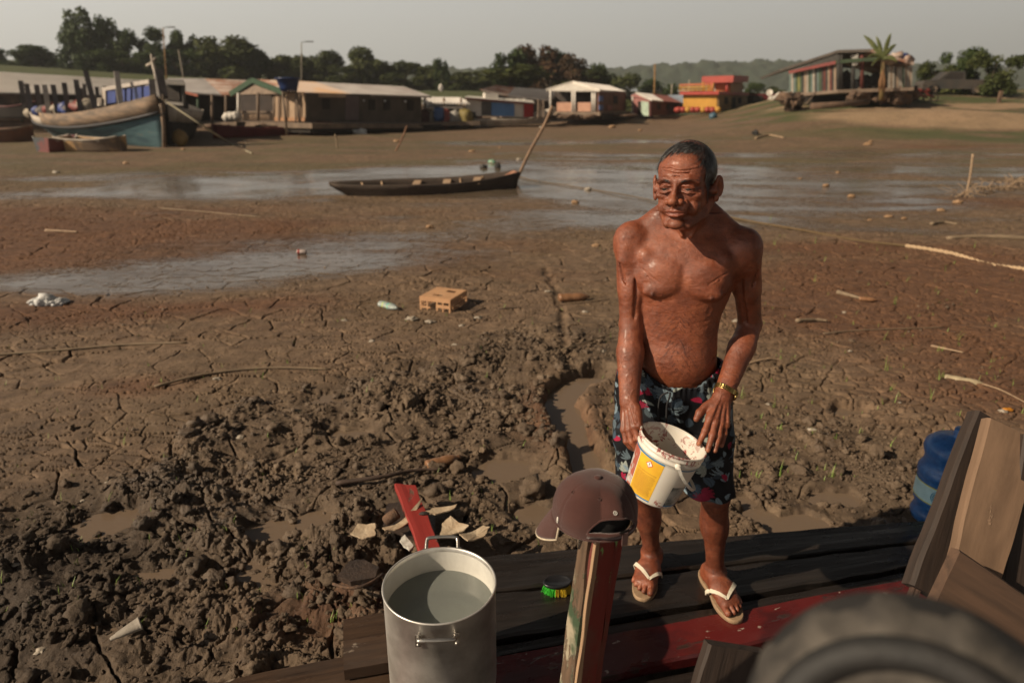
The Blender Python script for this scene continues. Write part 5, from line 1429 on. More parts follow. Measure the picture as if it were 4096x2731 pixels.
    mb = MB(); mb.add([on(ca, cz+k2, .0022), on(ca+ka2, cz, .0022), on(ca, cz-k2, .0022), on(ca-ka2, cz, .0022)], [(0, 1, 2, 3)]); mb.build('warning_field', mk('sign_white', (.78, .76, .70), None, 5, .4, 0), lab)
    mb = MB()
    d = .0012/rz(cz)*180/pi
    mb.add([on(ca-d, cz+.0055, .0027), on(ca+d, cz+.0055, .0027), on(ca+d*.45, cz-.0018, .0027), on(ca-d*.45, cz-.0018, .0027)], [(0, 1, 2, 3)])
    mb.add([on(ca-d*.9, cz-.0032, .0027), on(ca+d*.9, cz-.0032, .0027), on(ca+d*.9, cz-.0055, .0027), on(ca-d*.9, cz-.0055, .0027)], [(0, 1, 2, 3)])
    mb.build('exclamation_mark', MATS['black_enamel'], lab)
    # handle: pivots and a flat bail hanging down on the camera side
    hm = mk('handle_plastic', (.70, .67, .60), (.62, .58, .50), 30, .4, 0)
    zp = H_-.030; rp = rz(zp)+.003
    for a in (-88, 92):
        d_ = Vector((cos(rad(a)), sin(rad(a)), 0)); c_ = Vector((rp*d_.x, rp*d_.y, zp))
        mb = MB(); Mz = M @ (Matrix.Translation(c_) @ d_.to_track_quat('Z', 'Y').to_matrix().to_4x4())
        mb.lathe([(0, .010), (.0040, .0105), (.0048, .0085), (.0085, .0085), (.0095, .006), (.0095, -.004)], 20, Mz); mb.build('handle_pivot', hm, root)
    pts = []
    for i in range(25):
        f_ = i/24; a = rad(-88+180*f_); rr = rp+.010+.004*sin(pi*f_)
        pts.append(np.array((M @ Vector((rr*cos(a), rr*sin(a), zp-.098*sin(pi*f_)**.8)))[:]))
    nr_ = [unit(p-np.array((M @ Vector((0, 0, zp)))[:])) for p in pts]
    mb = MB(); ribbon(mb, pts, [.009]*25, .0025, nr_); mb.build('handle', hm, root)
build_bucket()
# ------------------------------------------------------------ metal pot with water
def build_pot():
    c = ony(439.5, 583, 1.62); R_ = .163; H_ = .385; zb = c.z-H_
    root = thing('cooking_pot', 'big aluminium cooking pot with two handles, nearly full of clear water', 'pot', (c.x, c.y, zb))
    m, t, b, o = nodes_mat('pot_aluminium')
    v = objvec(t, (1, 1, 1)); n = noise_node(t, 9, 6, .65, v); st = noise_node(t, 5, 6, .6, objvec(t, (2.2, 2.2, 26))); sp = noise_node(t, 120, 3, .6, v)
    c1 = ramp(t, n.outputs[0], [(.3, (.50, .47, .42)), (.6, (.76, .73, .68))])
    cur = mixc(t, mathn(t, 'MULTIPLY', ramp(t, sp.outputs[0], [(.62, 0.0), (.70, 1.0)]).outputs[0], .25), c1.outputs[0], (.62, .6, .56))
    t.links.new(cur, b.inputs['Base Color']); b.inputs['Metallic'].default_value = .78
    rr = ramp(t, n.outputs[0], [(.3, .34), (.7, .50)]); t.links.new(rr.outputs[0], b.inputs['Roughness'])
    h = mathn(t, 'ADD', mathn(t, 'MULTIPLY', st.outputs[0], .5), mathn(t, 'MULTIPLY', sp.outputs[0], .4)); bump(t, b, h, .12, .002)
    T = Matrix.Translation((c.x, c.y, zb))
    mb = MB()
    mb.lathe([(0, .0), (R_-.03, .0), (R_-.010, .006), (R_-.002, .022), (R_, .05), (R_, H_-.004), (R_+.0022, H_-.003), (R_+.0030, H_), (R_+.0022, H_+.003), (R_-.001, H_+.0032), (R_-.0035, H_), (R_-.0038, H_-.01), (R_-.0040, H_-.012)], 96, T)
    mb.build('pot_body', m, root)
    mb = MB(); mb.lathe([(R_-.0040, H_-.011), (R_-.0045, .24), (R_-.012, .205), (R_-.03, .198), (0, .196)], 96, T)
    mb.build('pot_lining', mk('dull_aluminium', (.74, .72, .66), (.60, .58, .53), 7, .42, .1, 60, metal=.25), root)
    hm = mk('handle_metal', (.50, .48, .45), (.42, .40, .37), 20, .36, .1, 100, metal=.95)
    rim_c = Vector((c.x, c.y, zb))
    for s_ in (-1, 1):
        ang = rad(-90+3) if s_ < 0 else rad(90+3)
        d = Vector((cos(ang), sin(ang), 0)); sd = Vector((-d.y, d.x, 0)); z = H_-.038 if s_ < 0 else H_-.006
        pts = []
        for q in (-1, -.96, -.88): pts.append(rim_c + d*(R_+.004+(.036 if q > -1 else .0)*(q+1)*7) + sd*(q*.047) + Vector((0, 0, z)))
        p0 = rim_c + d*(R_+.001) + sd*-.050 + Vector((0, 0, z-.004)); p1 = rim_c+d*(R_+.030)+sd*-.048+Vector((0, 0, z+.014)); p2 = rim_c+d*(R_+.036)+sd*-.040+Vector((0, 0, z+.019))
        p3 = rim_c+d*(R_+.038)+Vector((0, 0, z+.020))
        p5 = rim_c+d*(R_+.036)+sd*.040+Vector((0, 0, z+.019)); p6 = rim_c+d*(R_+.030)+sd*.048+Vector((0, 0, z+.014)); p7 = rim_c+d*(R_+.001)+sd*.050+Vector((0, 0, z-.004))
        mb = MB(); mb.tube(smooth_pts([p0, p1, p2, p3, p5, p6, p7], 6), .0056, 12)
        ho = mb.build('handle', hm, root)
        for q in (-1, 1):
            mb = MB(); cc = rim_c+d*(R_+.0005)+sd*(q*.052)+Vector((0, 0, z-.014)); Rm = Matrix((tuple(sd), tuple(d), (0, 0, 1))).transposed()
            mb.box(cc, (.016, .003, .040), Rm); mb.blob(cc+d*.002+Vector((0, 0, -.012)), (.0048, .0048, .0048), 1, 2, 0.0)
            mb.build('rivet_plate', hm, ho)
            for zz in ((-.002, -.026) if s_ < 0 else (-.030, -.054)):
                mb = MB(); mb.blob(rim_c+d*(R_-.0065)+sd*(q*.050)+Vector((0, 0, z+zz)), .0050, 1, 2, 0.0); mb.build('rivet', hm, root)
    mw = bpy.data.materials.new('clear_water'); mw.use_nodes = True; t = mw.node_tree; t.nodes.clear()
    o = N(t, 'ShaderNodeOutputMaterial'); mx = N(t, 'ShaderNodeMixShader'); mx2 = N(t, 'ShaderNodeMixShader'); df = N(t, 'ShaderNodeBsdfDiffuse'); df.inputs[0].default_value = (.47, .50, .47, 1); mx2.inputs[0].default_value = .30; tr = N(t, 'ShaderNodeBsdfTransparent'); gl = N(t, 'ShaderNodeBsdfGlossy'); fr = N(t, 'ShaderNodeFresnel')
    tr.inputs[0].default_value = (.84, .90, .85, 1); gl.inputs['Roughness'].default_value = .03; fr.inputs[0].default_value = 1.33
    nb = noise_node(t, 7, 2, .5, objvec(t)); bm = N(t, 'ShaderNodeBump'); bm.inputs['Strength'].default_value = .05; bm.inputs['Distance'].default_value = .02
    t.links.new(nb.outputs[0], bm.inputs['Height']); t.links.new(bm.outputs[0], gl.inputs['Normal']); t.links.new(bm.outputs[0], fr.inputs['Normal'])
    t.links.new(fr.outputs[0], mx.inputs[0]); t.links.new(tr.outputs[0], mx2.inputs[1]); t.links.new(df.outputs[0], mx2.inputs[2]); t.links.new(mx2.outputs[0], mx.inputs[1]); t.links.new(gl.outputs[0], mx.inputs[2]); t.links.new(mx.outputs[0], o.inputs[0])
    mb = MB(); mb.lathe([(R_-.0046, H_-.080), (.0001, H_-.080)], 64, T); mb.build('water', mw, root)['label'] = 'clear water filling the pot'
build_pot()

# ------------------------------------------------------------ post with a cap hung on it
W_POSTL = wood('post_bare', (.15, .092, .055), (.04, .026, .016), paint=(.035, .06, .028), paint_amt=.50, paint2=(.32, .27, .19), rough=.75, bmp=1.0, scale=4)
W_POSTR = wood('post_red', (.17, .10, .07), (.06, .03, .022), paint=(.15, .014, .012), paint_amt=.66, paint2=(.13, .035, .026), rough=.55, bmp=.6, chip=(.16, .30, .09), scale=4)
def build_post():
    top = Vector((.190, 1.30, .865)); bot = Vector((.128, 1.30, -.08))
    root = thing('wooden_post', 'weathered post with peeling red, green and white paint holding up the cap', 'post', bot)
    d = (top-bot).normalized(); fl = Vector((-.86, -.50, 0)); fl = (fl-d*fl.dot(d)).normalized(); fr = d.cross(fl)          # fl: normal of the sunlit face
    if fr.y > 0: fr = -fr
    # bare sunlit face
    def slab(name, cen, n, w, tk, mat, w2, seed):
        # board whose outer face looks along n
        a = bot + cen; b_ = top + cen
        return plank(name, b_, a, w2, tk, mat, up=n, parent=root, seed=seed, seg=60, rag=.004, w2=w)
    slab('sunlit_face', fl*.030, fl, .062, .03, W_POSTL, .040, 21)['label'] = 'bare sunlit face with green and cream paint'
    slab('red_face', fr*.032 + fl*-.008, fr, .072, .055, W_POSTR, .054, 22)['label'] = 'dark red painted face with green flecks'
    slab('backing_strip', fr*.022 + fl*-.056, fr, .022, .035, W_POSTR, .018, 23)
    slab('ridge_strip', fr*.0345 + fl*.018, fr, .012, .008, wood('post_ridge', (.42, .27, .16), (.2, .12, .07), rough=.7), .012, 24)
build_post()

def build_cap():
    HB = pi-rad(40); C0 = Vector((.184, 1.30, .852)); br = Vector((-.86, .51, 0)).normalized(); sd = Vector((-br.y, br.x, 0)); up = Vector((.03, -.04, 1)).normalized()
    M = Matrix((tuple(br), tuple(sd), tuple(up))).transposed().to_4x4(); M.translation = C0
    root = thing('baseball_cap', 'maroon baseball cap hung over the top of the weathered post', 'cap', C0)
    m, t, b, o = nodes_mat('maroon_cotton')
    v = objvec(t); n = noise_node(t, 10, 5, .6, v); w = N(t, 'ShaderNodeTexWave'); w.inputs['Scale'].default_value = 260; w.inputs['Distortion'].default_value = 1.0; t.links.new(objvec(t, (1, 1, 1), (.3, .5, .8)), w.inputs[0])
    c = ramp(t, n.outputs[0], [(.3, (.046, .017, .014)), (.7, (.076, .030, .024))])
    t.links.new(mixc(t, .35, c.outputs[0], ramp(t, w.outputs['Fac'], [(0, .7), (1, 1.25)]).outputs[0], 'MULTIPLY'), b.inputs['Base Color'])
    b.inputs['Roughness'].default_value = .88; b.inputs['Sheen Weight'].default_value = .25; b.inputs['Specular IOR Level'].default_value = .2
    bump(t, b, w.outputs['Fac'], .25, .001)
    NA, NZ = 144, 44
    rx, ry, H_ = .094, .088, .104
    def P(a, f, off=0.0):
        # a: azimuth from the brim, f: 0 band .. 1 button
        ca, sa = cos(a), sin(a); th = f*pi/2
        prof_r = cos(th)**.5; z = H_*sin(th)**1.12
        seam = min(abs(((a+pi/6) % (pi/3))-pi/6), 1); g = -.0016*math.exp(-(seam/.035)**2)*(1 if f > .02 else 0)
        fold = .0035*sin(a*5+1.2)*sin(pi*f)*.7 + .006*math.exp(-((a-rad(120))/.22)**2)*sin(pi*f)*-1.0 + .0035*math.exp(-((a-rad(150))/.16)**2)*sin(pi*f)
        bulge = 1+.045*sin(pi*min(f*1.6, 1))
        return M @ Vector(((rx*prof_r*bulge+g+fold+off)*ca, (ry*prof_r*bulge+g+fold+off)*sa, z+off*.6*sin(th)))
    vs = []; fs = []; idx = {}
    for i in range(NZ+1):
        f = i/NZ*.985
        for k in range(NA): vs.append(P(2*pi*k/NA, f))
    def hole(a, f):
        da = abs(math.atan2(sin(a-HB), cos(a-HB))); z = H_*sin(f*pi/2)**1.12
        return (da/rad(37))**2 + ((z-.010)/.044)**2 < 1 and z > .020
    for i in range(NZ):
        for k in range(NA):
            if hole(2*pi*(k+.5)/NA, (i+.5)/NZ*.985): continue
            a_, b_ = i*NA+k, i*NA+(k+1) % NA; fs.append((a_, b_, b_+NA, a_+NA))
    fs.append(tuple(NZ*NA+k for k in range(NA)))
    mb = MB(); mb.add(vs, fs, True); crown = mb.build('crown', m, root)
    mb = MB(); mb.lathe([(.0001, H_-.010), (.03, H_-.013), (.06, H_-.032), (.078, H_-.060), (.081, .004)], 40, M); mb.build('hollow_shade', mk('painted_hollow_shade', (.006, .005, .005), None, 30, .9, 0), root)  # black dome added inside the crown, standing in for the shade of its hollow
    so = crown.modifiers.new('cloth', 'SOLIDIFY'); so.thickness = .0022; so.offset = -1
    mb = MB(); mb.blob(M @ Vector((0, 0, H_+.0015)), (.0085, .0085, .0045), 1, 3, .0); mb.build('button', m, crown)
    # stitched band along the lower edge and the arched edge of the opening
    mb = MB(); mb.tube([P(2*pi*k/72, .012, .0008) for k in range(72)], .0016, 6, closed=True); mb.build('edge_binding', m, crown)
    arc = []
    for k in range(25):
        q = rad(8)+rad(164)*k/24; da = rad(37.5)*cos(q); z = .010+.0445*sin(q); th = math.asin(min(1, (z/H_)**(1/1.12))); arc.append(P(HB+da, th/(pi/2), .0006))
    mb = MB(); mb.tube(arc, .0022, 6); mb.build('arch_binding', m, crown)
    # eyelets, back tab, small sewn mark
    for a in (rad(62), rad(118), rad(-118)):
        mb = MB(); p = P(a, .66, .0006); n_ = (p-(M @ Vector((0, 0, .02)))).normalized(); mb.tube([p+n_.orthogonal().normalized()*.0035*cos(q)+n_.cross(n_.orthogonal().normalized())*.0035*sin(q) for q in [2*pi*j/10 for j in range(10)]], .0011, 5, closed=True)
        mb.build('eyelet', m, crown)
    blk = mk('black_plastic', (.008, .008, .008), (.012, .012, .012), 40, .35, 0); wht = mk('white_thread', (.70, .66, .60), None, 60, .7, 0)
    rows = [[P(HB+rad(37)*(1-2*j/16), .075+.085*i, .0012) for j in range(17)] for i in range(2)]
    mb = MB(); mb.grid(rows, True); st_ = mb.build('back_strap', m, root); so = st_.modifiers.new('cloth', 'SOLIDIFY'); so.thickness = .0025
    mb = MB(); q0 = P(HB+rad(12), .15, .004); q1 = P(HB+rad(12), -.12, .006) if False else q0+Vector((0, -.002, -.030))
    mb.beam(q0, q1, .013, .004, up=(.3, -1, 0)); mb.build('strap_end', m, st_)
    mb = MB(); mb.beam(P(HB+rad(19), .165, .004), P(HB+rad(4), .165, .004), .003, .003); mb.build('buckle', blk, st_)
    def mark(aa, ff, w, h, mat, name, thick=.0011):
        # an upright oval ring with a needle in it
        pts = []
        for j in range(16):
            q = 2*pi*j/16; pts.append(P(aa+w*cos(q), ff+h*sin(q), .0012))
        mb = MB(); mb.tube(pts, thick, 5, closed=True); mb.tube([P(aa, ff+h*.7, .0014), P(aa, ff-h*.6, .0014)], thick, 5); mb.build(name, mat, crown)
    mark(rad(55), .135, .022, .05, wht, 'sewn_mark')
    mark(HB+rad(0), .47, .04, .028, wht, 'sewn_mark', .0009)
    # brim, bent down, with a pale under-edge
    rows = []
    for i in range(9):
        f = i/8; row = []
        for j in range(19):
            g = -1+2*j/18; a = g*rad(58); base = Vector((rx*cos(a), ry*sin(a), .004)); L = .068*(1-abs(g)**2.6*.85)
            x = base.x + L*f*(1-.12*f)*.70; y = base.y*(1-.06*f); z = base.z - L*f*1.05 - .022*(g*g)*f - .006*f*f
            row.append(M @ Vector((x, y, z)))
        rows.append(row)
    mb = MB(); mb.grid(rows, True); bo = mb.build('brim', m, root); so = bo.modifiers.new('stiffener', 'SOLIDIFY'); so.thickness = .0035; so.offset = 0
    mb = MB(); edge = [r_[0] for r_ in rows] + rows[-1][1:-1] + [r_[-1] for r_ in rows[::-1]]; mb.tube([p+up*-.0022 for p in edge], .0026, 6); mb.build('brim_edging', mk('cream_piping', (.62, .52, .38), None, 40, .8, 0), bo)
build_cap()

# ------------------------------------------------------------ things on and around the deck
W_RED2 = wood('bright_red_board', (.16, .09, .06), (.05, .03, .02), paint=(.24, .022, .016), paint_amt=.60, rough=.6, bmp=.7)
p0 = onz(405, 484, .07); p1 = Vector((-.235, 2.02, .035))
o = plank('painted_board', p0, p1, .088, .030, W_RED2, seed=31, seg=20, skewa=.55)
tag(o, 'red painted board with a pale edge, lying in the mud behind the pot', 'board')
rb = o; mb = MB(); k = onz(424, 513, .085)
mb.blob(k, (.020, .012, .007), 3, 2, .3); tag(mb.build('mud_lump', mk('dark_lump', (.03, .022, .018), None, 30, .8, .5)), 'dark lump of mud stuck on the red board', 'mud')
def scrap(pts, z, th, mat, name, label, cat, seed=0, curl=.0, tiltx=0.0):
    """flat broken piece given by its outline as seen on the ground"""
    P = [onz(u*1024/2352, v*1024/2352, z) for u, v in pts]; c = sum(P, Vector())/len(P); rnd = random.Random(seed)
    Q = []
    for i in range(len(P)):
        a, b_ = P[i], P[(i+1) % len(P)]
        for j in range(4):
            q = a.lerp(b_, j/4); q = q+Vector((rnd.uniform(-1, 1), rnd.uniform(-1, 1), 0))*.0035*(j > 0); r = (q-c); q.z += curl*(r.length**2)*7 + tiltx*r.x; Q.append(q)
    n = len(Q); top = Q+[c+Vector((0, 0, 0))]; mb = MB()
    vs = [q+Vector((0, 0, th)) for q in Q]+[c+Vector((0, 0, th))]+list(Q)+[c]
    fs = [(i, (i+1) % n, n) for i in range(n)]+[(n+1+(i+1) % n, n+1+i, 2*n+1) for i in range(n)]+[(i, n+1+i, n+1+(i+1) % n, (i+1) % n) for i in range(n)]
    mb.add(vs, fs, False); return tag(mb.build(name, mat), label, cat)
pale = mk('pale_veneer', (.50, .40, .28), (.34, .24, .15), 14, .75, .4, 90); brn = mk('brown_bark', (.14, .075, .04), (.05, .03, .02), 25, .8, .7, 120); dk = mk('dark_wet_board', (.055, .036, .026), (.03, .02, .015), 12, .5, .6, 60)
scrap([(805, 1230), (822, 1208), (862, 1207), (862, 1235), (835, 1240)], .0, .006, pale, 'wood_scrap', 'pale torn veneer scrap left of the brown stub', 'scrap', 1, .3)
scrap([(878, 1216), (905, 1208), (972, 1168), (945, 1200), (915, 1218), (885, 1222)], .03, .006, pale, 'wood_scrap', 'long pale sliver beside the brown stub left of the red board', 'scrap', 2, .3, .1)
scrap([(975, 1180), (1000, 1168), (1050, 1163), (1042, 1172), (1000, 1184)], .05, .006, pale, 'wood_scrap', 'pale sliver sticking out right of the red board', 'scrap', 3, .2)
scrap([(1015, 1205), (1035, 1192), (1077, 1218), (1066, 1228), (1010, 1235)], .03, .006, pale, 'wood_scrap', 'broad pale chip right of the red board', 'scrap', 4, .4, .15)
scrap([(1055, 1240), (1110, 1213), (1125, 1217), (1108, 1236), (1075, 1252)], .03, .006, pale, 'wood_scrap', 'curved pale sliver at the far edge of the deck', 'scrap', 5, .5, -.1)
scrap([(918, 1245), (930, 1232), (950, 1255), (940, 1268)], .02, .006, mk('white_scrap', (.6, .58, .52), (.4, .38, .33), 40, .6, .3), 'plastic_scrap', 'small crumpled white scrap beside the far pot rim', 'scrap', 6, .3)
scrap([(775, 1332), (806, 1296), (836, 1294), (872, 1312), (862, 1336), (806, 1346)], .0, .022, dk, 'broken_board', 'dark broken board with a curved rim in the mud left of the pot', 'board', 7)
scrap([(890, 1165), (915, 1160), (1000, 1180), (1000, 1235), (960, 1245), (880, 1215)], -.03, .02, dk, 'broken_board', 'dark rotten board pressed in the mud under the red board', 'board', 8)
arc = [onz((765+115*f)*1024/2352, (1340+14*sin(f*3)-24*f**2)*1024/2352, .03+.02*sin(f*pi)) for f in [i/12 for i in range(13)]]
mb = MB(); mb.tube(arc, [.006]*13, 6); tag(mb.build('bark_strip', brn), 'curled orange brown bark strip left of the pot rim', 'bark')
c = onz(391, 517, .035); mb = MB(); ax = Vector((.75, .35, .45)).normalized(); Mx = Matrix.Translation(c) @ ax.to_track_quat('Z', 'Y').to_matrix().to_4x4()
mb.lathe([(0, -.035), (.017, -.034), (.024, -.026), (.026, .0), (.025, .03), (.022, .034), (0, .032)], 20, Mx); tag(mb.build('brown_stub', brn), 'stubby brown cylinder lying on pale scraps in the mud', 'scrap')
# scrubbing brush behind the post
c = onz(557, 592, .0); root = thing('scrubbing_brush', 'black scrubbing brush with green and yellow bristles on the deck', 'brush', c)
T = Matrix.Translation(c+Vector((0, 0, .0))) @ Matrix.Rotation(rad(8), 4, 'Z') @ Matrix.Diagonal((1, .62, 1, 1))
mb = MB(); mb.lathe([(0, .036), (.044, .036), (.050, .040), (.054, .048), (.052, .053), (.047, .052), (.044, .048), (0, .047)], 40, T); mb.build('brush_back', mk('black_brush', (.012, .012, .014), (.02, .02, .022), 30, .3, .1), root)
def bristles(name, mat, a0, a1, seed):
    rnd = random.Random(seed); mb = MB()
    for k in range(420):
        a = rnd.uniform(a0, a1); r = rnd.uniform(.55, 1)*.046; x, y = r*cos(a), r*.62*sin(a); o_ = Vector((x, y, 0)); sp = rnd.uniform(1.05, 1.32)
        p = c+Vector((x, y, .038)); q = c+Vector((x*sp, y*sp, .004+rnd.random()*.006)); mb.tube([p, (p+q)/2+Vector((rnd.uniform(-.002, .002),)*3), q], .0011, 3, False)
    mb.build(name, mat, root)
bristles('bristles', mk('green_bristle', (.05, .50, .04), (.04, .40, .03), 60, .5, 0), rad(110), rad(262), 1)
bristles('bristles', mk('yellow_bristle', (.55, .38, .02), (.45, .3, .02), 60, .5, 0), rad(262), rad(400), 2)

# ------------------------------------------------------------ boards standing at the right, and the blue water jug
W_EDGE = wood('brown_split_board', (.085, .045, .03), (.02, .012, .010), paint=(.16, .075, .045), paint_amt=.35, rough=.8, bmp=1.0)
W_TAN = wood('tan_rough_board', (.25, .155, .095), (.10, .06, .036), paint=(.29, .19, .12), paint_amt=.34, paint2=(.27, .17, .105), rough=.85, bmp=1.0, scale=2, grain=(1, 5, 5))
W_MID = wood('scuffed_brown_board', (.11, .062, .038), (.04, .024, .016), paint=(.17, .11, .07), paint_amt=.30, rough=.8, bmp=.8, scale=2)
W_DARKB = wood('dark_board', (.045, .028, .020), (.015, .010, .008), rough=.7, bmp=.8)
def quadboard(name, pa, pb, pc, pd, th, mat, label, parent=None, seed=0):
    """board through four front corners (a-b one end, d-c other end), th thick, away from the lens"""
    a, b_, c_, d_ = [Vector(q) for q in (pa, pb, pc, pd)]
    n = (c_-a).cross(d_-b_).normalized()
    if n.y > 0: n = -n
    o = plank(name, (a+b_)/2, (d_+c_)/2, (a-b_).length, th, mat, up=n, seed=seed, seg=24, rag=.0032, w2=(d_-c_).length, parent=parent)
    if label: tag(o, label, 'board')
    return o
g = lambda u, v, Y: ony(u*1024/2352, v*1024/2352, Y)
quadboard('split_board', g(2242, 985, 2.06), g(2375, 968, 2.10), g(2290, 1420, 1.72), g(2092, 1372, 1.70), .045, W_DARKB, 'dark split board with reddish edges leaning beside the blue jug', seed=41)
quadboard('split_board', g(2236, 958, 2.10), g(2262, 960, 2.10), g(2096, 1400, 1.70), g(2078, 1400, 1.70), .02, W_EDGE, 'thin reddish frayed board edge leaning against the dark split board', seed=42)
quadboard('rough_board', g(2272, 975, 1.98), g(2395, 1000, 1.98), g(2300, 1345, 1.70), g(2180, 1330, 1.70), .035, W_TAN, 'pale tan rough board leaning on the dark board', seed=43)
quadboard('scuffed_board', g(2205, 1262, 1.62), g(2150, 1390, 1.56), g(2390, 1520, 1.50), g(2400, 1395, 1.58), .04, W_MID, 'scuffed brown board lying across the foot of the leaning boards', seed=44)
quadboard('dark_board', g(2355, 1010, 1.95), g(2480, 1010, 1.95), g(2440, 1400, 1.72), g(2300, 1380, 1.72), .03, W_DARKB, 'dark board standing at the right edge behind the tan board', seed=45)
quadboard('dark_board', g(2130, 1480, 1.5), g(2060, 1568, 1.4), g(2400, 1700, 1.3), g(2480, 1560, 1.4), .04, W_DARKB, 'dark plank below the scuffed board beside the tyre', seed=46)
# vertical dark board end under the red plank, and timbers in the hollow of the boat
quadboard('frame_board', g(1625, 1505, 1.52), g(1762, 1475, 1.55), g(1700, 1740, 1.45), g(1560, 1740, 1.42), .035, W_DARKB, 'dark upright hull timber standing below the red plank', seed=47)

def build_jug():
    b_ = onz(941, 520, -.10); R_ = .135
    root = thing('water_jug', 'large blue plastic water jug with a pale round label standing in the mud', 'jug', b_)
    prof = [(0, .0), (.10, .0), (.122, .012), (.130, .035), (.124, .055), (.116, .075), (.124, .095), (.131, .112), (.1315, .125), (.1315, .215), (.131, .228), (.136, .235), (.136, .262), (.128, .276), (.120, .296), (.120, .318), (.127, .338), (.133, .360), (.128, .385), (.105, .408), (.075, .420), (.040, .426), (.034, .432), (.034, .462), (.030, .468), (0, .468)]
    m, t, b, o = nodes_mat('blue_jug')
    n = noise_node(t, 45, 6, .7, objvec(t)); c = ramp(t, n.outputs[0], [(.35, (.012, .075, .24)), (.62, (.03, .13, .36)), (.72, (.12, .25, .42))])
    t.links.new(c.outputs[0], b.inputs['Base Color']); b.inputs['Roughness'].default_value = .35; bump(t, b, n.outputs[0], .15, .003)
    T = Matrix.Translation(b_) @ Matrix.Diagonal((1.02, 1.02, 1.0, 1))
    mb = MB(); mb.lathe(prof, 64, T); mb.build('jug_body', m, root)
    def band(a0, a1, z0, z1, r, mat, name, par=root):
        mb = MB(); mb.grid([[b_+Vector((r*1.02*cos(rad(a0+(a1-a0)*j/24)), r*1.02*sin(rad(a0+(a1-a0)*j/24)), z)) for j in range(25)] for z in (z0, z1)]); return mb.build(name, mat, par)
    lab = band(-250, -60, .128, .212, .1328, mk('jug_label', (.42, .62, .66), (.32, .50, .55), 20, .4, 0), 'label')
    band(-250, -60, .208, .2125, .1334, mk('jug_yellow', (.62, .58, .05), None, 20, .4, 0), 'stripe', root); band(-250, -60, .1275, .132, .1334, MATS['jug_yellow'], 'stripe', root)
    blue = mk('jug_print', (.05, .28, .48), None, 20, .4, 0)
    def onl(a, z): return b_+Vector((.1366*cos(a), .1366*sin(a), z))
    for a0, zc, r in ((rad(-138), .170, .032), (rad(-138), .170, .024)):
        mb = MB(); mb.tube([onl(a0+r*cos(q)/.135, zc+r*sin(q)) for q in [2*pi*j/28 for j in range(28)]], .0018, 5, closed=True); mb.build('round_emblem', blue, lab)
    mb = MB(); mb.tube([onl(a0+(-.016+.032*j/10)/.135, zc+.006*sin(j*1.3)) for j in range(11)], .0025, 5); mb.build('emblem_script', blue, lab)
    mb = MB(); mb.blob(b_+Vector((.06, -.03, .424)), (.030, .018, .004), 2, 2, .2); mb.build('torn_seal', mk('pink_seal', (.55, .42, .44), (.45, .3, .32), 30, .5, 0), root)
build_jug()

# ------------------------------------------------------------ muddy tyre close to the lens
def build_tyre():
    root = thing('cart_tyre', 'dusty grey tyre with a dark groove, far out of focus at the lower right corner', 'tyre', (.33, .34, 1.25))
    m = mk('dusty_rubber', (.085, .074, .062), (.02, .018, .017), 22, .9, .5, 60, bdist=.004); dkm = mk('dark_rubber', (.012, .012, .012), (.02, .018, .017), 20, .7, .3)
    axis = Vector((-.50, -.78, .38)).normalized(); M = Matrix.Translation(onz(912, 765, 1.305)) @ axis.to_track_quat('Z', 'Y').to_matrix().to_4x4()
    R0, r0 = .076, .034; A, B = 96, 24; vs = []; fs = []
    for i in range(A):
        a = 2*pi*i/A; tr = .0035*max(0, sin(a*14))**.5
        for j in range(B):
            q = 2*pi*j/B; rr = r0*(1+.08*cos(2*q)) + (tr if cos(q) > .2 else 0)
            vs.append(M @ Vector(((R0+rr*cos(q))*cos(a), (R0+rr*cos(q))*sin(a), rr*sin(q)*1.2)))
    for i in range(A):
        for j in range(B): fs.append((i*B+j, ((i+1) % A)*B+j, ((i+1) % A)*B+(j+1) % B, i*B+(j+1) % B))
    mb = MB(); mb.add(vs, fs, True); mb.build('tyre_body', m, root)
    mb = MB(); mb.tube([M @ Vector(((R0+.010)*cos(2*pi*j/48), (R0+.010)*sin(2*pi*j/48), r0*1.04)) for j in range(48)], .0120, 8, closed=True); mb.build('sidewall_groove', dkm, root)
    mb = MB(); mb.lathe([(R0+r0*.94, -.026), (R0+r0*1.12, -.018), (R0+r0*1.14, .004), (R0+r0*1.0, .014)], 64, M); mb.build('tread_band', dkm, root)
    mb = MB(); mb.lathe([(0, .0), (.02, .012), (R0-r0*.8, .006), (R0-r0*.7, .02), (R0-r0*.72, -.02), (0, -.01)], 48, M); mb.build('wheel_hub', mk('hub_grey', (.13, .12, .10), (.08, .07, .06), 20, .6, .2), root)
build_tyre()

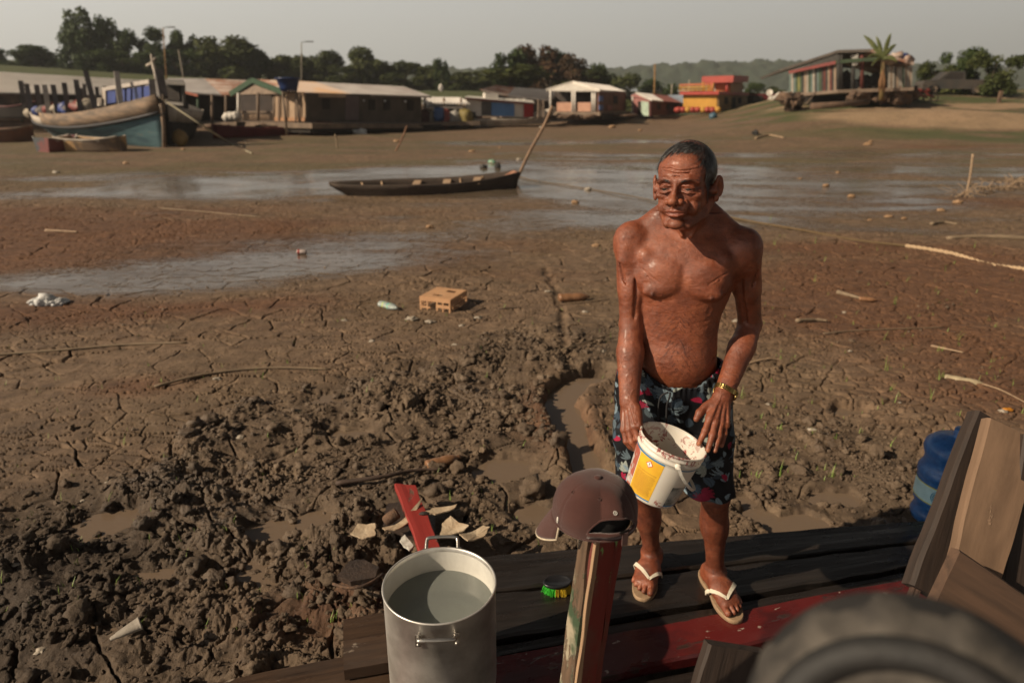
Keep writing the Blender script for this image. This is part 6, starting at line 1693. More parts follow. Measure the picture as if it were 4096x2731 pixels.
# ------------------------------------------------------------ litter on the mud
def bottle(u, v, L, r, yaw, mat, label, neck=True, capm=None, lift=.4, squash=.8, labm=None, name='plastic_bottle', tilt=0.0, cat='bottle'):
    p = onground(u, v); root = thing(name, label, cat, p)
    M = Matrix.Translation(p+Vector((0, 0, r*lift+.01))) @ Matrix.Rotation(rad(yaw), 4, 'Z') @ Matrix.Rotation(rad(90-tilt), 4, 'Y') @ Matrix.Diagonal((squash, 1, 1, 1)) @ Matrix.Translation((0, 0, -L/2))
    pr = [(0, .0), (r*.75, .0), (r*.97, L*.03), (r, L*.08), (r*.93, L*.16), (r, L*.22), (r, L*.34), (r*.90, L*.42), (r*.98, L*.50), (r, L*.62), (r*.96, L*.72), (r*.72, L*.84), (r*.36, L*.93), (r*.34, L)] + ([(0, L)] if True else [])
    mb = MB(); mb.lathe(pr, 24, M); mb.build('bottle_body', mat, root)
    if labm:
        mb = MB(); mb.lathe([(r*1.012, L*.24), (r*1.015, L*.33)], 24, M); mb.lathe([(r*1.0, L*.51), (r*1.02, L*.62)], 24, M); mb.build('label', labm, root)
    if capm:
        mb = MB(); mb.lathe([(r*.42, L*.95), (r*.42, L*1.03), (0, L*1.03)], 16, M); mb.build('bottle_cap', capm, root)
    return root
mudpet = mk('muddy_plastic', (.26, .135, .07), (.17, .085, .042), 14, .35, .2, 60); beige = mk('beige_plastic', (.42, .34, .22), (.30, .24, .15), 12, .5, .2)
clearp = mk('cloudy_plastic', (.42, .46, .44), (.25, .30, .28), 40, .12, .5, 90, bdist=.01)
bottle(574, 300, .30, .05, 8, mudpet, 'mud-coated orange brown plastic bottle lying on the cracked mud left of the man', capm=None)
bottle(443, 461, .19, .033, 28, mudpet, 'muddy brown bottle lying above the root stick', capm=mudpet)
bottle(389, 308, .24, .042, -40, clearp, 'crumpled clear plastic bottle with a yellow and teal label left of the crate', labm=mk('teal_yellow', (.05, .35, .38), (.55, .50, .05), 30, .4, 0, contrast=(.48, .52)), squash=.7)
bottle(966, 380, .25, .036, -32, beige, 'beige plastic bottle lying on reddish mud at the right', capm=beige)
bottle(868, 301, .16, .028, -18, mudpet, 'small orange brown bottle among sticks on the right mud flat')
def lump(u, v, r, mat, label, cat='litter', name='litter_piece', amp=.35, seed=1, group=None, dz=0.0):
    p = onground(u, v); mb = MB(); mb.blob(p+Vector((0, 0, r[2]*.5+dz)), r, seed, 3, amp, 2.2); return tag(mb.build(name, mat), label, cat, group)
bagm = mk('white_bag', (.66, .66, .64), (.5, .5, .5), 20, .45, .8, 50, bdist=.02)
p = onground(47, 303); mb = MB()
for (dx, rx_, rz_, s_) in ((-.10, .05, .03, 1), (0, .09, .055, 2), (.11, .07, .03, 3)): mb.blob(p+Vector((dx, 0, rz_*.5)), (rx_, .09, rz_), s_, 3, .5, 3.0)
tag(mb.build('plastic_bag', bagm), 'crumpled white plastic bag on the wet mud at the far left', 'bag')
p = onground(302, 254); root = thing('drink_can', 'small red and white can lying on the wet mud', 'can', p)
mb = MB(); M = Matrix.Translation(p+Vector((0, 0, .03))) @ Matrix.Rotation(rad(90), 4, 'Y'); mb.lathe([(0, -.06), (.026, -.058), (.03, -.05), (.03, .05), (.026, .058), (0, .06)], 20, M); mb.build('can_body', mk('can_white', (.6, .5, .46), None, 20, .3, 0, metal=.3), root)
mb = MB(); mb.lathe([(.0305, -.05), (.0305, -.022)], 20, M); mb.build('can_band', mk('can_red', (.35, .03, .02), None, 20, .35, 0), root)
# orange crate, upside down
def build_crate():
    p = onground(444, 306); yaw = rad(-22); m = mk('tan_crate', (.50, .29, .15), (.42, .23, .12), 10, .6, .2, 60)
    root = thing('plastic_crate', 'upturned tan plastic bottle crate with two holes, on the cracked mud', 'crate', p)
    R3 = Matrix.Rotation(yaw, 3, 'Z'); w, d, h = .31, .34, .125; base = p+Vector((0, 0, -.01))
    def B(x, y, z, sx, sy, sz, mb): mb.box(base+R3 @ Vector((x, y, z)), (sx, sy, sz), R3)
    mb = MB(); rnd = random.Random(1)
    for i in range(11):
        y = -d/2+.015+i*(d-.03)/10; gaps = [(-.06, .03)] if i in (2, 3) else [(.0, .09)] if i in (7, 8) else []
        if gaps: B((-w/2+gaps[0][0])/2, y, h, w/2+gaps[0][0], .026, .006, mb); B((w/2+gaps[0][1])/2, y, h, w/2-gaps[0][1], .026, .006, mb)
        else: B(0, y, h, w-.004, .026, .006, mb)
    mb.build('crate_top', m, root)
    for sy in (-1, 1):
        mb = MB(); yy = sy*(d/2)
        B(0, yy, h-.018, w, .008, .034, mb)
        for x in (-w/2+.008, -w/2+.075, w/2-.075, w/2-.008, .02): B(x, yy, h/2-.01, .014, .0085, h-.02, mb)
        B(-w/4-.02, yy, .030, w/2-.06, .008, .016, mb); B(w/4, yy, .052, w/2-.02, .0078, .030, mb)
        mb.build('crate_side', m, root)
    for sx in (-1, 1):
        mb = MB(); xx = sx*(w/2); B(xx, 0, h-.014, .008, d, .028, mb)
        for j in range(9): B(xx, -d/2+.008+j*(d-.016)/8, h/2-.006, .0085, .010, h-.014, mb)
        for z in (.02, .05, .08): B(xx, 0, z, .0078, d, .007, mb)
        mb.build('crate_side', m, root)
build_crate()
# crushed ribbed cup
def build_cup():
    p = onz(126, 637, -.02); root = thing('paper_cup', 'crushed pale ribbed cup lying on the dark clods at the lower left', 'cup', p)
    ax = Vector((.78, .60, .16)).normalized(); M = Matrix.Translation(p+Vector((-.035, -.03, .02))) @ ax.to_track_quat('Z', 'Y').to_matrix().to_4x4() @ Matrix.Diagonal((1, .62, 1, 1))
    prof = [(.006, 0)]
    for i in range(26): f = i/25; prof.append((.008+.020*f+.0010*(i % 2), .004+.090*f))
    prof += [(.0305, .096), (.0305, .099), (.0275, .099), (.026, .08), (.014, .02)]
    mb = MB(); mb.lathe(prof, 28, M); mb.build('cup_wall', mk('cup_pale', (.30, .265, .22), (.22, .19, .155), 20, .7, .3), root)
build_cup()
# sticks and reeds
stk = wood('dry_reed', (.26, .19, .12), (.14, .10, .065), rough=.8, bmp=.4); dstk = wood('dark_stick', (.085, .052, .036), (.035, .022, .016), rough=.75, bmp=.6); tst = mk('tan_stick', (.34, .24, .15), (.24, .16, .1), 20, .8, .4)
def stick(pts, r, mat, label, name='stick', cat='stick', lift=.01, sc_=1024/2352, r2=None, seed=1, lifts=None):
    P = []; rnd = random.Random(seed)
    for i, (u, v) in enumerate(pts): q = onground(u*sc_, v*sc_, lift if lifts is None else lifts[i]); P.append(q)
    S_ = smooth_pts([p[:] for p in P], 8); n = len(S_); rr = [r+((r2 or r*.6)-r)*i/(n-1) for i in range(n)]
    rr = [q*(1+.18*rnd.uniform(-1, 1)) for q in rr]
    mb = MB(); mb.tube(S_, rr, 7); return tag(mb.build(name, mat), label, cat)
stick([(-60, 822), (120, 808), (290, 793), (430, 787)], .012, stk, 'long dry reed on the cracked mud at the left edge', 'reed', 'reed')
stick([(355, 890), (480, 862), (620, 848), (760, 850)], .010, stk, 'long curved dry reed across the mud above the churned patch', 'reed', 'reed')
stick([(772, 1118), (880, 1106), (950, 1084), (1020, 1076)], .013, dstk, 'thick dark root lying above the red board', 'root', 'root', lift=.03, r2=.007)
stick([(1290, 812), (1400, 772), (1480, 760), (1560, 735)], .006, stk, 'thin dry reed running behind the man over rough mud', 'reed', 'reed', lift=.03)
stick([(1828, 742), (1870, 738), (1900, 740)], .018, stk, 'short thick weathered stick right of the man', lift=.02)
stick([(1715, 838), (1770, 831), (1832, 828)], .009, tst, 'pale forked stick just right of the man and his elbow', lift=.01)
stick([(2175, 548), (2260, 546), (2400, 550)], .030, stk, 'long weathered pole lying on red mud at the right edge', 'pole', 'pole', r2=.034)
stick([(2138, 795), (2175, 803), (2212, 811)], .010, tst, 'pale stick lying on the right cracked flat', lift=.01)
stick([(1890, 770), (2000, 760), (2170, 752)], .006, stk, 'long thin reed across the right cracked flat', 'reed', 'reed')
stick([(105, 531), (140, 533), (180, 537)], .022, tst, 'pale stick on the brown mud at the far left', lift=.02)
stick([(365, 478), (470, 488), (600, 500)], .012, stk, 'thin reed on brown mud left of the canoe', 'reed', 'reed')
stick([(2255, 885), (2300, 900), (2370, 935)], .006, tst, 'thin dry stem near the beige bottle', 'reed', 'reed', lift=.01)
stick([(1735, 320), (1765, 312), (1800, 318)], .05, tst, 'pale driftwood on the far mud right of the head', 'driftwood', 'driftwood', lift=.03)
stick([(2138, 518), (2165, 514), (2200, 516)], .028, stk, 'weathered board scrap on the wet right flat', lift=.02)
stick([(1922, 673), (1950, 680), (1980, 690)], .022, stk, 'pale flattened stick touching the small brown bottle', lift=.015)
stick([(1145, 712), (1280, 700), (1400, 690)], .006, dstk, 'dark thin reed running from crate to orange bottle', 'reed', 'reed')
# standing stakes
def stake(u0, v0, u1, v1, r, mat, label, name='stake'):
    p = onground(u0, v0, -.1); q = ony(u1, v1, p.y); mb = MB(); P = smooth_pts([p[:], (p.lerp(q, .5)+Vector((.03*r/.03, 0, 0)))[:], q[:]], 6); mb.tube(P, [r]*len(P), 7); return tag(mb.build(name, mat), label, 'stake')
stake(966, 195, 973, 154, .022, tst, 'thin upright stake standing in the right mud flat')
stake(394, 151, 407, 126, .03, mk('rusty_stick', (.22, .11, .06), None, 10, .8, .3), 'leaning rusty stick left of the canoe pole')
stake(337, 148, 335, 134, .03, stk, 'short stake in the mud below the red canoe')
rnd = random.Random(77)
for k, (u, v) in enumerate([(962, 197), (985, 192), (1003, 190), (1015, 186)]):
    p = onground(u, v); mb = MB()
    for j in range(16):
        a = rnd.uniform(0, 2*pi); L = rnd.uniform(.2, .55); q = p+Vector((cos(a)*L, sin(a)*L*.5, rnd.uniform(.03, .28))); mid = (p+q)/2+Vector((0, 0, rnd.uniform(0, .1))); mb.tube([p+Vector((rnd.uniform(-.2, .2), rnd.uniform(-.1, .1), 0)), mid, q], .007, 4, False)
    tag(mb.build('brushwood', tst), ['tuft of dry twigs round the foot of the thin upright stake', 'dry twig pile just right of the thin stake', 'dry twig pile near the right edge', 'dry twig pile at the right edge of the picture'][k], 'twigs', 'dry brushwood at the right')
ORDN = 'first second third fourth fifth sixth seventh eighth ninth tenth eleventh twelfth thirteenth fourteenth fifteenth sixteenth seventeenth eighteenth nineteenth twentieth'.split()
def where(L, k, what):
    o = sorted(range(len(L)), key=lambda i: L[i][0]); r = o.index(k); n = len(L)
    if r < n/2: return (ORDN[r]+' '+what+', counting from the left') if r else 'leftmost '+what
    r = n-1-r; return (ORDN[r]+' '+what+', counting from the right') if r else 'rightmost '+what
# small pieces strewn about; nothing but their place tells many of them apart
tanl = mk('tan_litter', (.32, .20, .11), (.24, .14, .07), 20, .7, .3); whl = mk('pale_litter', (.36, .31, .25), (.26, .22, .17), 20, .6, .3)
L1 = [(852, 197, .10), (871, 142, .12), (826, 186, .09), (889, 217, .09), (904, 219, .06), (941, 211, .09), (958, 203, .12), (868, 145, .2), (800, 179, .06), (838, 173, .08), (870, 220, .05), (712, 250, .05), (700, 184, .05)]
for k, (u, v, r) in enumerate(L1): lump(u, v, (r*.75, r*.5, r*.32), tanl, where(L1, k, 'tan lump on the wet flat right of the man'), 'lump', 'mud_lump', seed=k, group='tan lumps on the right flat')
L2 = [(56, 173, .10), (126, 164, .10), (183, 150, .09), (361, 186, .08), (472, 152, .12), (500, 148, .07), (541, 128, .15), (612, 128, .25), (640, 131, .14), (588, 190, .09), (575, 203, .08), (596, 246, .06), (519, 160, .09), (430, 228, .07), (397, 142, .16)]
for k, (u, v, r) in enumerate(L2): lump(u, v, (r*.8, r*.5, r*.4), tanl if k % 3 else whl, where(L2, k, 'lump on the far mud short of the houses'), 'lump', 'mud_lump', seed=k+30, group='pale lumps on the far mud')
L3 = [(217, 378, .035), (316, 323, .03), (345, 321, .03), (462, 325, .03), (478, 318, .04), (412, 320, .06), (430, 322, .05), (548, 292, .04), (585, 312, .03), (455, 345, .028), (372, 342, .03), (107, 482, .012), (82, 497, .016), (20, 575, .02), (38, 640, .025), (318, 421, .04), (240, 437, .03), (342, 447, .03), (603, 350, .03), (775, 425, .03), (768, 405, .018), (812, 432, .03), (752, 326, .02), (790, 345, .025), (850, 352, .02), (1003, 411, .03), (737, 322, .05), (845, 312, .03), (700, 470, .02), (830, 492, .018), (900, 402, .015), (640, 378, .02)]
for k, (u, v, r) in enumerate(L3): lump(u, v, (r*.8, r*.6, r*.25), whl, where(L3, k, 'pale scrap on the nearer mud'), 'scrap', 'litter_scrap', seed=k+60, amp=.6, group='pale scraps on the near mud')
lump(492, 163, (.10, .07, .06), mk('green_litter', (.05, .35, .22), (.4, .4, .3), 12, .4, .2), 'green and white crumpled litter behind the canoe', 'litter', seed=5)
lump(484, 168, (.10, .06, .06), mk('black_litter', (.02, .018, .016), None, 12, .6, .2), 'black lump of litter behind the middle of the canoe', 'litter', seed=6)
lump(498, 168, (.08, .05, .09), MATS['black_litter'], 'black lump of litter next to the rope end behind the canoe', 'litter', seed=7)
lump(360, 134, (.32, .2, .16), mk('white_sack', (.6, .6, .58), None, 12, .5, .2), 'white sack lying before the long houseboat', 'sack', 'sack', seed=8)
lump(713, 118.5, (.26, .24, .24), mk('blue_drum', (.05, .11, .16), None, 12, .5, .2), 'blue drum on the bank below the yellow house', 'drum', 'drum', seed=9, amp=.1)
lump(1008, 410, (.032, .018, .012), mk('orange_bit', (.5, .2, .02), None, 12, .4, .2), 'orange wrapper near the top of the leaning boards', 'litter', seed=10)
lump(755, 135, (.12, .2, .14), MATS['black_litter'], 'black and pale bag behind the man on the far mud', 'litter', seed=11)
# ------------------------------------------------------------ the rope
def build_rope():
    P = [onground(u, v, .02) for u, v in ((1085, 284), (1030, 272), (990, 263), (950, 254.5), (905, 247), (855, 240), (800, 231), (748, 222), (700, 212), (650, 201), (610, 193.5), (570, 187), (530, 180.5), (505, 172))]
    S_ = smooth_pts([p[:] for p in P], 60)
    # resample evenly
    D = np.concatenate([[0], np.cumsum([np.linalg.norm(b_-a) for a, b_ in zip(S_[:-1], S_[1:])])]); S_ = np.array(S_)
    root = thing('mooring_rope', 'long twisted rope running from the canoe across the mud to the right edge', 'rope', Vector(P[6]))
    for name, lo, hi, r, mat, st in (('rope_length', 0, 2.1, .024, mk('pale_rope', (.46, .33, .20), (.36, .25, .15), 60, .85, .4), .02), ('rope_length', 2.1, 6.0, .017, mk('brown_rope', (.14, .09, .042), (.09, .06, .028), 60, .9, .4), .02), ('rope_length', 6.0, D[-1], .012, MATS['brown_rope'], .05)):
        s_ = np.arange(lo, hi+st*.5, st); Q = np.stack([np.interp(s_, D, S_[:, k]) for k in range(3)], 1); mb = MB(); T = np.gradient(Q, axis=0); T /= np.linalg.norm(T, axis=1, keepdims=True)
        A = np.cross(T, (0, 0, 1)); A /= np.linalg.norm(A, axis=1, keepdims=True); B = np.cross(T, A)
        for j in range(3):
            ph = s_/(r*8)*2*pi+j*2*pi/3; mb.tube((Q+(A*np.cos(ph)[:, None]+B*np.sin(ph)[:, None])*r*.52).tolist(), r*.62, 5)
        mb.build(name, mat, root)
build_rope()
# ------------------------------------------------------------ dugout canoe with its punting pole
def hull(root, name, mat, A, B, beam, depth, z0, sheer=(.1, .1), fullness=(.4, .4), th=.03, inner=None, nseg=28, tipA=0.0, tipB=0.0, endw=(0.1, 0.1), rake=(0., 0.), flare=.75, gname='gunwale', gmat=None, base=None):
    """open boat from A to B on the ground; returns the frame function"""
    A = Vector(A); B = Vector(B); x = (B-A); L = x.length; x.normalize(); y = Vector((-x.y, x.x, 0)).normalized(); z = Vector((0, 0, 1))
    def sec(f):
        w = beam/2*(1-(1-endw[0])*(max(0, 1-f/fullness[0]))**2 if f < fullness[0] else 1-(1-endw[1])*(max(0, (f-(1-fullness[1]))/fullness[1]))**2)
        top = depth + sheer[0]*(max(0, 1-f*2.2))**2 + sheer[1]*(max(0, (f-.55)/.45))**2
        bot = tipA*(max(0, 1-f/.25))**2 + tipB*(max(0, (f-.75)/.25))**2
        return w, bot, top
    def pt(f, s_, h, dw=0.0):
        w, bot, top = sec(f); ww = (w-dw)*(flare+(1-flare)*h) if h > 0 else (w-dw)*flare
        xs_ = f*L + (-rake[0]*h*(max(0, 1-f*4)) + rake[1]*h*max(0, (f-.75)*4))
        return A + x*xs_ + y*(s_*ww) + z*(z0+bot+(top-bot)*h)
    rows = []
    for i in range(nseg+1):
        f = i/nseg; r_ = [pt(f, -1, h) for h in (1, .75, .5, .25, .06)] + [pt(f, -.7, 0)] + [pt(f, .7, 0)] + [pt(f, 1, h) for h in (.06, .25, .5, .75, 1)]
        rows.append(r_)
    mb = MB(); mb.grid(rows, True); m_ = len(rows[0])
    mb.add(rows[0], [tuple(range(m_))]); mb.add(rows[-1], [tuple(range(m_-1, -1, -1))])
    o = mb.build(name, mat, root); so = o.modifiers.new('planking', 'SOLIDIFY'); so.thickness = th; so.offset = -1
    if gmat:
        for s_ in (-1, 1):
            mb = MB(); mb.tube([pt(i/nseg, s_, 1.0)+z*.005 for i in range(nseg+1)], th*.9, 6); mb.build(gname, gmat, root)
    return pt, x, y, L
W_OLD = wood('old_canoe_wood', (.075, .052, .038), (.03, .022, .017), rough=.85, bmp=.5); W_THW = mk('bare_thwart', (.42, .29, .18), (.32, .21, .13), 6, .75, .3)
def build_canoe():
    a = onground(349, 195); b_ = onground(512, 187); a.z = b_.z = -.17
    root = thing('wooden_canoe', 'narrow dark wooden canoe stranded on the wet mud', 'canoe', (a+b_)/2)
    pt, x, y, L = hull(root, 'hull', W_OLD, a, b_, 1.05, .34, -.14, sheer=(.03, .14), fullness=(.35, .45), tipA=.14, tipB=.02, endw=(.35, .35), rake=(.35, .10), th=.025)
    for f, w_ in ((.40, .10), (.585, .12), (.77, .11)):
        mb = MB(); p = pt(f-.035, -1, .86, .02); q = pt(f+.035, 1, .86, .02); mb.beam(p, q, .15, .03); mb.build('thwart', W_THW, root)
    for f in (.13, .22, .70, .83): mb = MB(); mb.tube([pt(f, -1, .9, .03), pt(f, -1, .4, .04), pt(f, -.8, .08, .04), pt(f, .8, .08, .04), pt(f, 1, .4, .04), pt(f, 1, .9, .03)], .018, 5); mb.build('rib', W_THW, root)
    mb = MB(); mb.grid([[pt(.90, -1, .55, .03), pt(.90, 1, .55, .03)], [pt(.995, -1, .97, .03), pt(.995, 1, .97, .03)]], False); o = mb.build('end_deck', mk('red_wood_deck', (.36, .20, .12), (.22, .08, .05), 6, .7, .3), root); so = o.modifiers.new('t', 'SOLIDIFY'); so.thickness = .02
    mb = MB(); mb.blob(pt(.27, -.2, .35), (.12, .10, .05), 3, 3, .4); tag(mb.build('mud_heap', mk('brown_heap', (.16, .08, .045), None, 8, .8, .4)), 'brown lump lying inside the canoe', 'mud')
    p = onground(512, 183, -.05)+Vector((.05, -.05, 0)); q = ony(552.5, 106, p.y+.1); mb = MB(); mb.tube(smooth_pts([p[:], (p.lerp(q, .4)+Vector((-.02, 0, 0)))[:], (p.lerp(q, .75)+Vector((.02, 0, 0)))[:], q[:]], 6), .034, 8); tag(mb.build('punting_pole', mk('pole_wood', (.24, .15, .09), (.15, .09, .055), 8, .75, .4)), 'tall leaning wooden pole stuck in the mud at the canoe tip', 'pole')
build_canoe()
# ------------------------------------------------------------ far shore: trees
def leafmat(name, c1, c2, c3):
    if name in MATS: return MATS[name]
    m, t, b, o = nodes_mat(name)
    n = noise_node(t, .9, 3, .6, objvec(t)); a = attr(t, 'shade')
    r = ramp(t, mathn(t, 'ADD', mathn(t, 'MULTIPLY', n.outputs[0], .5), mathn(t, 'MULTIPLY', a, .5)), [(.3, c1), (.5, c2), (.72, c3)])
    t.links.new(r.outputs[0], b.inputs['Base Color']); b.inputs['Roughness'].default_value = .65; b.inputs['Specular IOR Level'].default_value = .2
    tr = N(t, 'ShaderNodeBsdfTranslucent'); t.links.new(r.outputs[0], tr.inputs[0]); mx = N(t, 'ShaderNodeMixShader'); mx.inputs[0].default_value = .22
    t.links.new(b.outputs[0], mx.inputs[1]); t.links.new(tr.outputs[0], mx.inputs[2]); t.links.new(mx.outputs[0], o.inputs[0])
    MATS[name] = m; return m
G1 = leafmat('leaf_green', (.018, .032, .010), (.042, .066, .020), (.085, .11, .035)); G2 = leafmat('leaf_olive', (.026, .036, .010), (.060, .074, .022), (.11, .12, .040)); G3 = leafmat('leaf_rust', (.030, .024, .012), (.070, .042, .022), (.12, .066, .036))
barkm = mk('bark', (.10, .075, .05), (.05, .038, .027), 4, .9, .5)
def tree_parts(root, kind, seed, leaf, n=2600, base=None):
    """unit tree: 1 high, crown within +-.5; loc in root space"""
    rng = np.random.default_rng(seed); rnd = random.Random(seed)
    blobs = []
    if kind == 'round':
        for k in range(16): a = rng.uniform(0, 2*pi); h = rng.uniform(.12, .86); w = .40*math.sqrt(max(.05, 1-((h-.42)/.52)**2)); blobs.append((w*cos(a)*rng.uniform(.3, 1), w*sin(a)*rng.uniform(.3, 1), h, rng.uniform(.10, .20)))
    elif kind == 'tall':
        for k in range(20): a = rng.uniform(0, 2*pi); h = rng.uniform(.10, .93); w = .30*(1-.45*h)*(1+.5*sin(h*17)); blobs.append((w*cos(a), w*sin(a), h, rng.uniform(.10, .18)))
    elif kind == 'ragged':
        for k in range(17): a = rng.uniform(0, 2*pi); h = rng.uniform(.25, .95); w = .46*rng.random()**.6; blobs.append((w*cos(a), w*sin(a), h, rng.uniform(.09, .17)))
        blobs += [(rng.uniform(-.3, .3), rng.uniform(-.3, .3), rng.uniform(.1, .4), .13) for _ in range(6)]
    else:   # bush: fans up from the ground
        for k in range(20): a = rng.uniform(0, 2*pi); h = rng.uniform(.15, .9); w = .12+.40*h*rng.random()**.5; blobs.append((w*cos(a), w*sin(a), h, rng.uniform(.10, .18)))
    blobs += [(rng.uniform(-.38, .38), rng.uniform(-.38, .38), rng.uniform(.0, .22), .14) for _ in range(7)]
    B = np.array(blobs); pick = rng.choice(len(B), n, p=B[:, 3]**2/np.sum(B[:, 3]**2)); d = rng.normal(size=(n, 3)); d /= np.linalg.norm(d, axis=1, keepdims=True)
    P = B[pick, :3] + d*(B[pick, 3]*rng.uniform(.55, 1.25, n))[:, None]
    P[:, 2] = np.maximum(P[:, 2], .02)
    nr = d*.6+rng.normal(size=(n, 3))*.6+np.array((0, 0, .35)); nr /= np.linalg.norm(nr, axis=1, keepdims=True)
    u = np.cross(nr, rng.normal(size=(n, 3))); u /= np.linalg.norm(u, axis=1, keepdims=True); w = np.cross(nr, u); s_ = rng.uniform(.014, .034, n)[:, None]
    V = np.stack([P-u*s_*1.5, P+w*s_, P+u*s_*1.5, P-w*s_*.8], 1).reshape(-1, 3); Q = np.arange(4*n).reshape(-1, 4)
    me = np_mesh('crown', V, Q, smooth=False, mat=leaf); fattr(me, 'shade', np.repeat(rng.random(len(B))[pick]*.6+rng.random(n)*.4, 4))
    link_mesh('crown', me, root)
    mb = MB(); mb.tube([(0, 0, -.03), (.01, .01, .3), (-.01, 0, .62)], [.022, .016, .006], 7)
    for (x, y, z, r) in blobs[::2]: mb.tube([(0, 0, z*.35), (x*.5, y*.5, z*.75), (x, y, z)], [.009, .006, .002], 5, False)
    ORG_root = wloc(root); me = bpy.data.meshes.new('trunk'); me.from_pydata(mb.v, [], mb.f); me.materials.append(barkm); me.update(); link_mesh('trunk', me, root)
PROTO = {}
def tree(u0, u1, vt, vb, Y, kind, leaf, label, name='broadleaf_tree', cat='tree', seed=1, group='trees on the far bank', depth=None):
    a, b_ = ony(u0, vb, Y), ony(u1, vb, Y); top = ony((u0+u1)/2, vt, Y); base = (a+b_)/2; g0 = float(base_z(np.array([base.x]), np.array([Y]))[0]); base.z = min(g0, base.z) if g0 < base.z else g0
    H_ = top.z-base.z; W_ = (b_-a).length
    key = (kind, leaf.name, seed % 3)
    if key not in PROTO:
        r = thing(name, label, cat, base, group); tree_parts(r, kind, hash(kind) % 50 + 7*(seed % 3) if False else {'round': 3, 'tall': 5, 'ragged': 7, 'bush': 9}[kind]*10+seed % 3, leaf, 7000 if kind != 'bush' else 5000); PROTO[key] = r
    else:
        r = copy_tree(PROTO[key], None, base); tag(r, label, cat, group); r.name = name
    r.scale = (W_*1.22, (depth or W_)*1.1, H_); r.rotation_euler = (0, 0, seed*1.3); return r
TR = [(-30, 8, 48, 68, 96, 'round', G1, 'rounded bush cut by the left edge of the picture'), (14, 58, 45, 66, 96, 'round', G1, 'wide rounded bush on the grassy levee at the left'),
      (66, 102, 8, 76, 92, 'tall', G1, 'tallest tree, dark and draped in creepers'), (92, 122, 19, 76, 93, 'tall', G1, 'second tall tree leaning right of the tallest one'), (112, 150, 31, 78, 94, 'ragged', G1, 'ragged lower tree right of the two tall trees'),
      (146, 182, 31, 78, 94, 'ragged', G1, 'loose tree behind the bow figure of the blue boat'), (176, 204, 33, 80, 95, 'tall', G1, 'dark tree with a brownish flat top'), (194, 262, 36, 84, 92, 'round', G2, 'broad light green tree above the rusty roofs'),
      (225, 275, 50, 85, 94, 'round', G1, 'dark tree right of the broad light green one'), (258, 300, 54, 85, 97, 'ragged', G2, 'olive tree left of the lamp pole'), (290, 326, 55, 86, 98, 'round', G2, 'olive tree just right of the lamp pole'), (316, 350, 52, 86, 98, 'round', G2, 'olive tree right of the blue roof tank'),
      (348, 392, 48, 87, 98, 'round', G2, 'taller rounded tree above the middle of the long houseboat'), (388, 424, 62, 87, 100, 'ragged', G2, 'low olive tree above the right end of the long houseboat'), (418, 452, 66, 88, 100, 'round', G2, 'low rounded tree with a dark upright neighbour'), (434, 450, 60, 86, 97, 'tall', G1, 'narrow dark upright tree'),
      (450, 480, 72, 88, 100, 'ragged', G2, 'scraggy low tree left of the dense grove'), (476, 500, 70, 88, 100, 'ragged', G2, 'thin low tree touching the dense grove'),
      (490, 530, 50, 90, 80, 'round', G1, 'leftmost tree of the dense grove'), (508, 562, 45, 90, 82, 'round', G3, 'tallest tree of the dense grove with rusty crown'), (540, 574, 52, 90, 84, 'round', G1, 'green tree right of the rusty crowned one'), (558, 596, 55, 91, 81, 'round', G3, 'rusty green tree at the right of the dense grove'), (584, 610, 63, 91, 82, 'round', G1, 'lowest tree at the right end of the dense grove'),
      (606, 650, 76, 96, 96, 'bush', G2, 'low olive bush right of the dense grove'), (640, 682, 78, 96, 96, 'bush', G1, 'low bush behind the tall bare pole'), (740, 762, 84, 97, 90, 'bush', G1, 'dark bush behind the red truck'), (325, 360, 66, 88, 95, 'bush', G2, 'low thicket behind the middle of the houseboat roof'), (268, 305, 66, 88, 95, 'bush', G2, 'low thicket at the foot of the street lamp'), (100, 150, 52, 80, 90, 'bush', G1, 'low thicket at the foot of the two tall trees'), (150, 205, 52, 82, 90, 'bush', G1, 'low thicket behind the rusty shed'), (380, 430, 72, 89, 96, 'bush', G2, 'low thicket over the right end of the houseboat roof'), (440, 500, 76, 90, 96, 'bush', G2, 'low thicket left of the dense grove'), (500, 600, 68, 93, 78, 'bush', G2, 'thicket filling the foot of the dense grove'), (762, 786, 86, 99, 90, 'bush', G2, 'bush left of the raised shack')]
for i, (u0, u1, vt, vb, Y, kd, lf, lb) in enumerate(TR): tree(u0, u1, vt, vb, Y, kd, lf, lb, name='bush' if kd == 'bush' or 'bush' in lb else 'broadleaf_tree', cat='bush' if 'bush' in lb else 'tree', seed=i)
for i, (u0, u1, vt, vb, Y, lb) in enumerate([(916, 946, 60, 96, 49, 'airy shrub with pale stems just right of the raised shack'), (936, 978, 51, 96, 49, 'largest dark green shrub behind the pickup'), (968, 1006, 55, 99, 45, 'fan-shaped shrub at the right end of the bank')]):
    tree(u0, u1, vt, vb, Y, 'bush', G1 if i == 1 else G2, lb, 'shrub', 'shrub', seed=i, group='shrubs on the right bank', depth=2.6)

